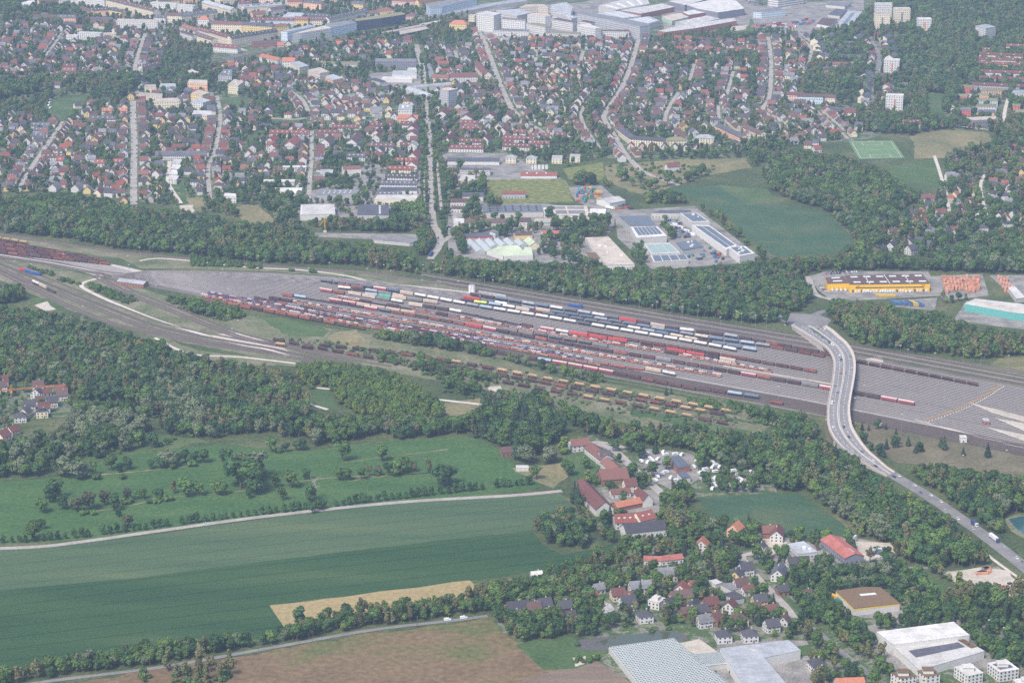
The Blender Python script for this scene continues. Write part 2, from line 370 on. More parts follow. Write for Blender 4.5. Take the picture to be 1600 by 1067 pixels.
# --- fields and meadows
FIELDS = [
 ('field', 'crop_pale', P(-60,858, 60,856, 200,840, 420,810, 620,785, 875,770, 905,800, 835,812, 832,828, 700,843, 560,859, 400,879, 200,904, -60,928), .04),
 ('field', 'crop_dark', P(-60,928, 200,904, 400,879, 560,859, 700,843, 832,828, 845,850, 880,866, 975,847, 978,855, 900,880, 745,906, 422,945, 450,990, 300,1010, -60,1060), .045),
 ('field', 'wheat', P(422,946, 735,906, 748,918, 720,940, 600,950, 500,975, 452,990), .05),
 ('field', 'fallow', P(40,1082, 240,1045, 400,1020, 580,989, 762,966, 800,1000, 880,1046, 815,1064, 700,1120, 20,1120), .05),
 ('field', 'furrows', P(700,1110, 815,1062, 935,1032, 985,1066, 1000,1110), .055),
 ('grass_patch', 'grass', P(800,1006, 890,995, 910,1010, 940,1000, 950,1020, 900,1045, 850,1045), .056),
 ('meadow', 'meadow', P(-60,760, 90,745, 180,712, 340,695, 480,705, 600,690, 735,682, 765,692, 800,722, 845,760, 800,768, 600,788, 400,807, 130,843, -60,854), .04),
 ('grass_patch', 'grass', P(0,700, 60,690, 260,680, 330,690, 180,715, 60,740, -40,745), .035),
 ('field', 'crop_teal', P(1090,778, 1200,770, 1248,770, 1300,805, 1338,836, 1240,842, 1112,806), .04),
 ('field', 'crop_teal', P(1048,296, 1122,289, 1168,320, 1205,318, 1290,332, 1336,374, 1308,396, 1215,402, 1180,380, 1128,330), .04),
 ('field', 'grass', P(1120,289, 1195,296, 1215,312, 1168,320), .05),
 ('field', 'sunflower', P(757,281, 885,281, 897,316, 765,319), .04), ('field', 'sunflower', P(880,264, 942,254, 945,281, 890,281), .04),
 ('meadow', 'dry_grass', P(945,258, 1060,250, 1165,248, 1175,262, 1090,278, 1050,292, 1020,305, 985,300, 945,280), .035),
 ('meadow', 'dry_grass', P(1424,212, 1480,203, 1545,208, 1552,232, 1500,246, 1430,248), .04),
 ('meadow', 'grass', P(1382,262, 1440,252, 1464,249, 1470,296, 1418,296), .04),
 ('meadow', 'grass', P(70,189, 92,152, 136,148, 128,170, 108,190), .045), ('meadow', 'grass', P(66,170, 90,150, 92,154, 76,180), .044),
 ('meadow', 'grass', P(1447,146, 1475,147, 1475,190, 1460,195, 1447,180), .04), ('meadow', 'grass', P(1462,180, 1488,182, 1486,194, 1464,194), .041),
 ('meadow', 'grass', P(343,155, 384,152, 390,165, 372,172, 345,172), .04),
 ('meadow', 'grass', P(268,288, 284,284, 295,318, 280,320), .045), ('meadow', 'dry_grass', P(362,323, 402,321, 432,345, 420,350, 380,348), .04),
 ('meadow', 'dry_grass', P(290,312, 312,308, 322,326, 312,332, 296,322), .045),
 ('meadow', 'grass', P(378,228, 395,205, 402,205, 392,230), .045), ('meadow', 'grass', P(425,188, 470,188, 470,195, 425,195), .045),
 ('meadow', 'grass', P(1140,52, 1190,44, 1215,50, 1150,58), .055), ('meadow', 'grass', P(1165,42, 1200,45, 1195,50, 1168,48), .056),
 ('meadow', 'grass', P(405,498, 440,497, 515,515, 505,528, 450,524), .05), ('meadow', 'dry_grass', P(520,520, 560,516, 575,540, 560,548, 510,530), .048),
 ('meadow', 'grass', P(980,630, 1100,655, 1170,672, 1160,678, 1080,668, 990,650), .05), ('meadow', 'verge', P(870,585, 960,600, 1180,640, 1230,655, 1200,668, 1100,640, 960,612), .05),
 ('meadow', 'heath', P(1335,655, 1500,690, 1640,712, 1640,745, 1500,735, 1400,722, 1360,700), .04),
 ('meadow', 'heath', P(1290,655, 1330,660, 1345,700, 1290,690), .045),
 ('meadow', 'dry_grass', P(1560,560, 1640,560, 1640,590, 1545,570), .04),
 ('meadow', 'grass', P(480,610, 512,605, 530,640, 500,640), .04), ('meadow', 'dry_grass', P(690,632, 750,622, 752,640, 700,650), .04),
 ('meadow', 'verge', P(240,525, 310,548, 460,562, 462,572, 380,572, 280,555), .04), ('meadow', 'grass', P(140,632, 190,626, 240,650, 180,660, 120,655), .04),
 ('meadow', 'dry_grass', P(800,730, 880,722, 890,745, 860,765, 835,755), .045), ('meadow', 'grass', P(880,690, 905,688, 940,740, 910,760, 885,735), .045),
 ('meadow', 'grass', P(1420,890, 1450,895, 1515,935, 1470,945), .045), ('meadow', 'grass', P(1240,1010, 1270,1008, 1275,1022, 1245,1028), .06),
 ('field', 'crop_teal', P(1400,292, 1420,290, 1425,296, 1405,298), .042),
 ('meadow', 'grass', P(40,462, 90,470, 110,484, 60,482), .04),
 ('dirt_patch', 'gravel', P(1348,560, 1380,556, 1378,568, 1352,570), .06), ('dirt_patch', 'gravel', P(55,476, 75,472, 90,482, 72,486), .06),
 ('dirt_patch', 'gravel', P(1060,1005, 1090,998, 1120,1018, 1100,1024, 1072,1016), .06), ('dirt_patch', 'gravel', P(758,604, 785,602, 785,612, 762,612), .06),
 ('dirt_patch', 'gravel', P(280,322, 300,320, 305,332, 290,332), .06), ('dirt_patch', 'red_court', P(1095,53, 1112,52, 1112,55, 1096,56), .07),
 ('dirt_patch', 'red_court', P(1352,20, 1360,20, 1360,22, 1352,22), .07), ('dirt_patch', 'gravel', P(1140,42, 1168,40, 1165,46, 1140,50), .058),
 ('dirt_patch', 'gravel', P(1480,893, 1530,884, 1572,890, 1610,925, 1562,934, 1515,931), .06), ('dirt_patch', 'gravel', P(1336,846, 1390,846, 1402,868, 1348,878), .06), ('dirt_patch', 'gravel', P(1190,842, 1228,838, 1232,850, 1200,872), .06),
 ('dirt_patch', 'fallow', P(790,902, 860,895, 858,908, 795,912), .05), ('dirt_patch', 'gravel', P(890,1028, 935,1024, 937,1034, 895,1040), .06),
]
for fi, (nm, m, pts, z) in enumerate(FIELDS):
    z = .045 + .0014*fi
    bit = 4
    sheet(nm, soft(pts, 2.5) if m in ('grass', 'dry_grass', 'verge', 'gravel', 'fallow') else soft(pts, 1.0), MATS[m], z, bit)
# the football pitch with its lines
pitch = P(1326,221, 1395,220, 1414,247, 1342,249)
sheet('sports_pitch', pitch, MATS['turf'], .06)
BZ = [0]
def bz(z): BZ[0] += 1; return z + .0011*BZ[0]
def bil(q, u, v): return (q[0].lerp(q[1], u)).lerp(q[3].lerp(q[2], u), v)
mb = MB()
def line_on(a, b, w=.35): strip(mb, [a, b], w, .085)
q = [bil(pitch, .06, .06), bil(pitch, .94, .06), bil(pitch, .94, .94), bil(pitch, .06, .94)]
for i in range(4): line_on(q[i], q[(i+1) % 4])
line_on(bil(pitch,.06,.5), bil(pitch,.94,.5))
for v0, v1 in ((.06,.22),(.94,.78)):
    line_on(bil(pitch,.28,v0), bil(pitch,.28,v1)); line_on(bil(pitch,.72,v0), bil(pitch,.72,v1)); line_on(bil(pitch,.28,v1), bil(pitch,.72,v1))
struct(mb.build('pitch_lines', MATS['white_line']))

for px in ((125,803, 200,790, 265,777, 330,772, 400,764, 500,748, 620,742, 700,737), (545,752, 600,744, 680,738), (90,746, 200,738, 320,726), (540,722, 620,712, 700,702)):
    pts = smooth([G(px[i], px[i+1]) for i in range(0, len(px), 2)], 6); mb = MB(); strip(mb, pts, 2.2, .14, jitter=.7); struct(mb.build('field_margin', MATS['dry_grass']))
# --- water
m, nt, b = _nt('pond_water'); b.inputs['Base Color'].default_value = (.075,.085,.05,1); b.inputs['Roughness'].default_value = .06; b.inputs['Specular IOR Level'].default_value = .6; MATS['pond_water'] = m
m, nt, b = _nt('lake_water'); b.inputs['Base Color'].default_value = (.035,.10,.11,1); b.inputs['Roughness'].default_value = .08; MATS['lake_water'] = m
mat('pond_liner', (.11,.105,.10), var=.2)
sheet('pond_bank', soft(P(895,1006, 905,1000, 960,992, 1040,983, 1068,988, 1072,1000, 1040,1008, 960,1016, 910,1016), 1.5), MATS['pond_liner'], .135)
sheet('pond_water', soft(P(930,1003, 960,996, 1038,986, 1060,990, 1062,998, 1000,1006, 950,1010), 1.0), MATS['pond_water'], .142)
sheet('lake_bank', soft(P(1568,811, 1590,804, 1690,801, 1690,848, 1604,844, 1580,830), 1.5), MATS['verge'], .135)
sheet('lake_water', soft(P(1578,812, 1598,807, 1690,805, 1690,842, 1608,839, 1588,826), 1.5), MATS['lake_water'], .142)

# --- roads (names of streets are only used to describe what stands on them)
ROADS = {}
RZ = [0]
def road(key, px, w, m='street', z=.15, name='road', step=8, bit=2):
    pts = smooth([G(px[i], px[i+1]) for i in range(0, len(px), 2)], step)
    if px[1] < 345 and px[-1] < 420 and w > 5: w *= .74
    RZ[0] += 1; mb = MB(); strip(mb, pts, w, z + .0006*RZ[0]); o = struct(mb.build(name, MATS[m]))
    mark_line(pts, w + 3, bit); ROADS[key] = (pts, w); return o
road('left slanting street', (28,300, 46,267, 92,200, 99,190), 9)
road('wide straight street', (209,320, 209,267, 210,225, 208,180, 208,158), 12)
road('narrow meadow street', (328,314, 325,267, 330,250, 336,236, 344,185, 339,150), 8)
road('tree-lined avenue', (672,405, 688,381, 684,362, 677,349, 675,317, 672,265, 670,200, 665,180, 665,130, 650,70), 8.6, z=.165)
road('avenue lane', (664,330, 662,300, 661,255), 3.6); road('avenue lane', (690,330, 687,300, 683,255), 3.6)
road('diagonal street behind the avenue', (748,50, 757,65, 797,165, 845,205, 862,218), 11)
road('winding street by the trees', (998,62, 985,105, 970,140, 947,175, 945,188, 962,215, 977,240, 1005,268, 1060,290), 10)
road('street beside the tree belt', (935,140, 910,172, 912,195, 928,220, 938,232), 7)
road('middle curved street', (1060,145, 1042,175, 1042,195, 1070,213, 1090,222), 8)
road('upper side street', (1085,100, 1077,130), 7); road('steep side street', (1146,112, 1135,150), 7)
road('long slanting street', (1122,165, 1127,192, 1160,220), 7)
road('right-hand through street', (1200,58, 1205,100, 1202,150, 1192,170, 1200,180, 1225,203), 9)
road('curved street by the yard', (1240,52, 1250,60, 1267,77, 1262,110), 8)
road('dark winding road', (1358,58, 1372,82, 1372,110, 1362,140, 1364,170), 10, 'asphalt')
road('street above the pitch', (1271,170, 1300,195, 1325,217), 7); road('upper left street', (227,53, 212,100, 212,114), 9)
road('factory street', (410,185, 475,185, 475,160, 450,140), 9); road('quiet street', (487,205, 487,245, 485,267, 482,314), 8)
road('lane between the gardens', (1545,265, 1532,292, 1545,352), 6, 'track_path'); road('lane by the green field', (1460,244, 1468,268, 1475,292, 1480,310, 1485,346), 6, 'track_path')
road('lane of villas', (97,52, 70,90), 7); road('short street', (837,78, 837,102), 8); road('short street', (911,80, 906,100), 8)
road('short street', (711,80, 716,98), 8); road('street by the station', (640,60, 700,62, 760,60), 12); road('town street', (60,20, 200,62, 280,46, 330,62, 385,80), 14)
road('yard road', (1240,8, 1180,30), 12, 'street'); road('estate lane', (1490,100, 1490,118, 1510,140, 1490,165, 1488,185), 5, 'track_path')
road('estate lane', (1575,155, 1570,175, 1568,200), 7, 'track_path'); road('meadow path', (1444,195, 1480,196, 1545,203), 4, 'track_path')
road('field path', (977,240, 1005,268), 6); road('garden path', (265,252, 263,285, 283,318), 5, 'track_path')
road('works road', (1262,432, 1275,460, 1300,468), 7); road('works road', (708,330, 712,355, 700,372, 688,381), 8); road('works road', (740,375, 735,395), 6)
# country roads and paths
road('field road', (-40,858, 60,854, 130,846, 250,829, 420,806, 620,785, 800,774, 878,767), 6.5, 'street', .165)
road('lower road', (20,1074, 75,1064, 250,1042, 400,1016, 575,985, 700,970, 762,962), 5, 'asphalt', .165)
road('farm road', (925,690, 960,704, 992,734, 1032,769, 1040,778), 8, 'street', .165); road('farm lane', (930,690, 960,694, 975,700), 6)
road('village road', (1167,880, 1185,905, 1200,920, 1225,945, 1240,965), 7); road('village road', (1167,880, 1160,868, 1190,862), 6)
road('village lane', (1270,980, 1312,1017, 1370,1062, 1400,1085), 6, 'asphalt'); road('village lane', (1360,886, 1450,887), 5, 'asphalt')
road('village lane', (935,935, 950,945, 955,962), 4); road('white path', (242,528, 275,545, 310,555, 375,558, 462,568), 4, 'track_path')
road('white path', (90,505, 120,515, 168,519), 3, 'track_path'); road('white path', (682,624, 752,632), 5, 'track_path'); road('white path', (495,606, 515,608), 4, 'track_path'); road('white path', (470,627, 512,640), 4, 'track_path')
road('yard lane', (160,434, 135,440, 127,446, 135,453, 175,472, 250,502, 350,532, 400,541, 450,556), 5, 'track_path', .175)
road('yard lane', (218,408, 245,404, 300,408, 390,418, 470,422, 540,431, 580,440, 660,449, 760,461, 860,478), 4, 'track_path', .175)
road('service road', (1430,655, 1470,667, 1600,700), 4, 'track_path', .165); road('service road', (935,592, 1000,603, 1090,620), 2.5, 'verge', .165)
road('forest road', (1510,525, 1535,533), 4, 'track_path'); road('wood road', (120,371, 155,372), 8); road('wood road', (245,385, 305,392), 7)
# junction north of the bridge and the road south of it
sheet('junction', P(1192,482, 1235,489, 1280,492, 1300,500, 1290,512, 1262,522, 1236,509, 1205,492), MATS['asphalt'], .156, 2)
road('trunk road', (1150,470, 1200,484, 1245,500), 12, 'asphalt'); road('access road', (1262,498, 1290,486, 1330,490), 9, 'asphalt')
road('trunk road south of the bridge', (1366,724, 1400,745, 1450,775, 1488,801, 1540,838, 1600,885, 1660,935), 13, 'asphalt', .165)
road('trunk road verge', (1520,848, 1560,880, 1610,915), 3, 'track_path', .165)

# ------------------------------------------------------------------ railway
def gfun(x):
    d = 1 + (x-1000)/6900.0
    if x > 1250: d += (x-1250)*.12/6900
    if x < 600: d += (600-x)*.10/6900
    return d
def yat(x, y1000): return (y1000+650.6)*gfun(x)-650.6
LADX = [180,230,300,430,520,600,700,760,1000]; LADY = [430,424,424.5,428,434,442,456.5,463,490]
def lad(x): return float(np.interp(x, LADX, LADY))
def fam(y1000, x0, x1, dx=25, throat=True):
    out = []
    x = x0
    while x <= x1 + .1:
        y = yat(x, y1000)
        if throat and x < 430:
            y4 = yat(430, y1000); y = 431 + (y4-431)*max(0, (x-190)/240)**.85
        out.append((x, y)); x += dx
    return out
TZ = [0]
def track(px, pale=True, z=.22, w=2.6, off=0.0, conv=True):
    TZ[0] += 1; z = z + .005*(TZ[0] % 53)
    pts = [G(*p) for p in px] if conv else px
    if off:
        n = normals(pts); pts = [p + q*off for p, q in zip(pts, n)]
    if len(pts) < 2: return
    mb = MB(); strip(mb, pts, w, z, 0)
    for s in (-.75, .75): strip(mb, pts, .16, z+.30, 1, off=s)
    struct(mb.build('railway_track', [MATS['sleeper_pale' if pale else 'sleeper_dark'], MATS['rail']]))
    mark_line(pts, 5, 2); return pts
# ballast beds
top = [(x, lad(x)-1.5) for x in (200,230,300,430,520,600,700,760)] + [(x, yat(x, 498)) for x in range(800, 1661, 60)]
bot = [(x, yat(x, 579.5)) for x in range(1660, 430, -60)]
sheet('ballast_bed', [G(*p) for p in top + bot + [(400,487), (330,468), (300,460), (250,452), (200,441), (170,434)]], MATS['ballast'], .06, 2, 4)
sheet('ballast_bed', [G(*p) for p in [(x, yat(x, 579.5)) for x in range(560, 1661, 60)] + [(x, yat(x, 598)) for x in range(1660, 620, -60)]], MATS['ballast_dark'], .062, 2)
mainl = [(-30,361), (0,366), (150,389), (300,405), (462,419), (560,425), (650,438), (760,451), (960,479), (1174,519), (1329,541), (1600,582), (1660,592)]
mg = smooth([G(*p) for p in mainl], 12)
mb = MB(); strip(mb, mg, 9, bz(.185), off=0); struct(mb.build('ballast_bed', MATS['ballast_dark'])); mark_line(mg, 14, 2)
sheet('railway_verge', soft([G(*p) for p in mainl] + [G(*p) for p in [(1660,622), (1560,604)] + [(x, yat(x, 498)) for x in range(1500, 780, -60)] + [(700,454), (600,440), (520,431), (430,425), (300,420), (220,420), (190,405), (60,385), (-30,372)]], 1.0), MATS['verge'], .04, 2)
sheet('ballast_bed', [G(*p) for p in [(660,447), (760,458), (860,472), (960,487), (1174,522), (1300,548), (1300,556), (1100,522), (960,497), (860,480), (760,466)]], MATS['ballast'], .05, 2)
for k in (-2.4, 2.4): track(mg, False, off=k, conv=False)
# through tracks between the main line and the yard
nth = 0
for y1 in np.arange(483.2, 496.5, 2.15):
    track(fam(float(y1), 650 + 8*nth, 1660, throat=False), nth % 3 == 1); nth += 1
# the sorting sidings
Y0, Y1 = G(1000, 577.6).y, G(1000, 500).y
k = 0; yy = Y0
while yy < Y1:
    y1000 = PX(G(1000, 540).x, yy)[1]
    pts = [p for p in fam(y1000, 205, 1660, 15) if p[1] > lad(p[0]) - .2 or p[0] > 1000]
    track(pts, True); yy += 5.3; k += 1
track([(x, lad(x)) for x in range(190, 780, 30)], True)
for y1 in np.arange(581.6, 596.5, 2.3): track(fam(float(y1), 640, 1660, throat=False), False)
for y1, x0 in ((578.9, 640),): mb = MB(); strip(mb, [G(*p) for p in fam(y1, x0, 1480, throat=False)], 3, .12); struct(mb.build('path', MATS['street']))
for y1 in (508, 533, 549, 563): mb = MB(); strip(mb, [G(*p) for p in fam(y1, 560, 1640, throat=False)], 1.6, .45); struct(mb.build('path', MATS['street']))
for q_ in ((1512,629, 1560,641, 1660,668, 1660,676, 1600,660, 1550,646), (1552,653, 1600,662, 1660,676, 1660,690, 1600,674), (1540,668, 1600,680, 1660,694, 1660,702, 1600,690), (1130,571, 1300,600, 1298,602, 1130,573.5)): sheet('gravel_strip', P(*q_), MATS['gravel'], .62, 0)
# lines at the left: throat, curve and the storage tracks
leftset = [
 ([(-30,386), (0,391), (75,403), (150,420), (190,431)], 6, -6, True), ([(-30,398), (0,402), (75,414), (150,428), (200,434), (300,450), (350,468)], 3, 0, False),
 ([(-30,405), (0,414), (87,450), (175,485), (250,512), (350,533), (420,545), (470,556), (600,578)], 5, -10, False),
 ([(-30,412), (0,427), (50,452), (100,477), (175,507), (240,523), (330,540), (420,553)], 2, 0, False),
 ([(150,430), (170,441), (212,462), (275,487), (350,517), (400,532), (450,541)], 3, -4, False)]
for px, n, o0, pale in leftset:
    g = smooth([G(*p) for p in px], 12); w = n*4.6 + 3
    if pale: mb = MB(); strip(mb, g, w, bz(.045), off=o0 + (n-1)*2.3); struct(mb.build('ballast_bed', MATS['ballast_pale']))
    nn = normals(g); mark_line([p + q*(o0 + (n-1)*2.3) for p, q in zip(g, nn)], w, 2)
    for i in range(n):
        off = o0 + i*4.6 if pale else o0*1.2 + i*(5.0 if i % 2 else 6.4)
        if not pale: mb = MB(); strip(mb, g, 4.4, bz(.185), off=off); struct(mb.build('ballast_bed', MATS['ballast_dark']))
        track(g, pale, w=3.0, off=off, conv=False)
sheet('ballast_bed', P(-30,374, 0,377, 100,397, 200,418, 230,425, 190,432, 150,431, 90,414, 0,402, -30,398), MATS['ballast_pale'], .042, 2)
sheet('railway_verge', soft(P(-30,402, 60,412, 150,432, 260,462, 330,480, 420,500, 480,545, 470,566, 430,562, 240,526, 90,478, -30,425), 1.2), MATS['verge'], .035, 0)
sheet('railway_verge', soft(P(420,501, 560,520, 760,554, 900,598, 1050,634, 1200,668, 1160,692, 900,647, 760,608, 600,580, 482,548), 1.2), MATS['verge'], .0362, 0)
sheet('apron', soft(P(330,522, 380,520, 430,535, 450,548, 400,545, 345,532), 1.5), MATS['gravel'], .05, 2)
sid = [([(420,534), (520,552), (627,556), (720,569), (800,583), (868,597), (1010,622), (1158,649)], 's1'),
       ([(430,540), (560,560), (652,566), (800,589), (831,597), (934,615), (1080,642), (1150,654)], 's2'),
       ([(410,530), (420,533), (650,574), (800,602), (820,606), (950,629), (1080,653), (1150,668)], 's3')]
SID = {}
for px, nm in sid:
    g = smooth([G(*p) for p in px], 12); mb = MB(); strip(mb, g, 5, bz(.185)); struct(mb.build('ballast_bed', MATS['ballast_dark']))
    track(g, False, conv=False); SID[nm] = g; mark_line(g, 8, 2)
# the railway through the town
tr = smooth([G(*p) for p in [(-30,168), (0,160), (95,142), (200,118), (310,101), (415,82), (505,68), (575,52), (665,40), (732,27), (850,5), (900,-5)]], 14)
mb = MB(); strip(mb, tr, 13, bz(.07)); struct(mb.build('ballast_bed', MATS['ballast'])); mark_line(tr, 18, 2)
for k in (-3.4, 1.2): track(tr, False, off=k, conv=False)
# ================================================================== BUILDINGS
for n, c in dict(white=(.61,.59,.565), cream=(.70,.62,.47), yellow=(.68,.52,.24), pink=(.66,.46,.40), peach=(.74,.46,.30), red=(.55,.15,.13),
                 grey=(.42,.42,.43), slate=(.22,.22,.25), dark=(.07,.075,.10), beige=(.56,.49,.41), brick=(.34,.15,.115), brown=(.26,.15,.10), teal=(.13,.40,.37),
                 blue=(.30,.40,.50), paleblue=(.52,.60,.66), green=(.42,.56,.44), depot=(.78,.46,.03), purple=(.25,.22,.28), concrete=(.50,.48,.45), orange=(.70,.32,.12)).items():
    mat('wall_'+n, c, var=.06, scale=.4, inst=.06)
for n, c in dict(brown=(.125,.078,.070), dark=(.075,.072,.082), red=(.24,.082,.064), orange=(.42,.165,.10), grey=(.23,.23,.245), white=(.63,.60,.565), beige=(.54,.46,.385),
                 moss=(.23,.21,.12), slate=(.125,.125,.148), earth=(.165,.105,.06), silver=(.42,.43,.45), palegreen=(.60,.66,.46), salmon=(.46,.16,.13), darkred=(.155,.068,.062), terracotta=(.205,.098,.078)).items():
    mat('roof_'+n, c, var=.14, scale=.5, inst=.16, rough=.8, seam=(9,3.2,.09) if n in ('white','beige','silver','grey','slate','palegreen','salmon') else None)
mat('window_glass', (.055,.065,.08), rough=.25, var=.1, spec=.5)
mat('solar', (.095,.10,.115), rough=.25, var=.08, scale=.3, spec=.5)
mat('skylight', (.64,.64,.62), var=.05); mat('greenhouse_glass', (.43,.455,.44), rough=.25, var=.12, scale=.4, spec=.5); mat('roof_glass_green', (.30,.38,.34), rough=.3, var=.1)
mat('door_dark', (.10,.09,.085), var=.1); mat('dock', (.12,.12,.13), var=.1); mat('trim_white', (.68,.67,.65), var=.04); mat('trim_red', (.62,.05,.07), var=.05); mat('trim_yellow', (.75,.50,.05), var=.05); mat('trim_teal', (.08,.36,.36), var=.05)
WM = lambda k: MATS['wall_'+k]
RM = lambda k: MATS['roof_'+k]

_winmesh = {}
def win_mesh(w, h, m):
    if (w, h, m) not in _winmesh:
        _winmesh[(w, h, m)] = MB().box(-w/2, w/2, -.05, .07, 0, h).mesh('window', MATS[m])
    return _winmesh[(w, h, m)]
def windows(root, pts, h, floors, pitch=3.4, w=1.3, hh=1.35, base=0.9, name='window', m='window_glass', cap=100, only=None):
    """rows of windows, each its own part, on the walls that look towards the camera; pts relative to the root"""
    spots = []; n = len(pts); L = root.location
    for i in range(n):
        a, b = Vector(pts[i]), Vector(pts[(i+1) % n]); d = b - a; ln = d.length
        if ln < 3: continue
        if only is not None and i not in only: continue
        nx, ny = d.y/ln, -d.x/ln; mid = (a+b)/2 + L
        if nx*(0-mid.x) + ny*(CY-mid.y) < .12*math.hypot(mid.x, CY-mid.y): continue
        c = max(1, int((ln-.8)/pitch)); fh = h/floors
        for f in range(floors):
            for k in range(c):
                p = a + d*((k+.5)/c); spots.append((p.x, p.y, f*fh + min(base, fh*.35), math.atan2(d.y, d.x)))
    me = win_mesh(w, min(hh, h/floors*.62), m)
    for x, y, z, r in spots[:cap]:
        o = obj(name, me, root, (x, y, z), r)
    if len(spots) > cap:
        mb = MB()
        for x, y, z, r in spots[cap:]:
            mb.box(-w/2, w/2, -.05, .07, 0, min(hh, h/floors*.62), 0, Matrix.Translation((x, y, z)) @ Matrix.Rotation(r, 4, 'Z'))
        o = mb.build(name, MATS[m], root); o['kind'] = 'stuff'
def ccw(pts):
    a = sum(pts[i].x*pts[(i+1) % len(pts)].y - pts[(i+1) % len(pts)].x*pts[i].y for i in range(len(pts)))
    return list(pts) if a > 0 else list(reversed(pts))
def inset(pts, d):
    c = sum((Vector(p) for p in pts), Vector())/len(pts)
    return [p + (c-p).normalized()*d if (c-p).length > d else p for p in pts]
def flat(label, cat, px, h, wall='white', roof='grey', floors=0, name='building', on=(), over=.25, stripe=None, pitch=3.4, clutter=0, base_z=0, win=None, wname='window', only=None, w=1.3):
    """flat-roofed building; its roof outline is given where the photo shows it, at its real height"""
    P3 = [G(px[i], px[i+1], h) for i in range(0, len(px), 2)]
    if P3[0].y > 1150 and 9 < h < 25: h *= 1.15
    c = sum(P3, Vector())/len(P3); c.z = 0
    root = empty(name, c); tag(root, label, cat)
    q = [Vector((p.x-c.x, p.y-c.y, 0)) for p in P3]; p = ccw(q)
    MB().prism(p, base_z, h, 0, top=False, bottom=False).build('wall', WM(wall), root)
    pr = [v + (v.normalized()*over) for v in p]
    rf = MB().prism(pr, h, h+.35).build('roof', [RM(roof)], root)
    if floors: windows(root, p, h, floors, pitch, only=only, name=wname, w=w)
    if stripe:
        mb = MB(); ps = [v + v.normalized()*.12 for v in p]; mb.prism(ps, h-1.3, h-.1, 0, top=False, bottom=False); mb.build('fascia', MATS[stripe], root)
    for nm, m, rects in on:
        for (u0, v0, u1, v1) in rects:
            k = [bil(q[:4], u0, v0), bil(q[:4], u1, v0), bil(q[:4], u1, v1), bil(q[:4], u0, v1)]
            MB().prism(ccw(k), h+.352, h+.6).build(nm, MATS[m], root)
    for _ in range(clutter):
        v = bil(q[:4], rng.uniform(.15,.85), rng.uniform(.2,.8)); s = rng.uniform(.8,1.8)
        MB().box(v.x-s, v.x+s, v.y-s*.8, v.y+s*.8, h+.352, h+.35+rng.uniform(.8,1.8)).build('roof_vent', MATS['trim_white'], root)
    mark([v + c for v in p], 1, 2.0); mark([v + c - Vector((0, 9+h*.6, 0)) for v in p], 16, 1.0); return root
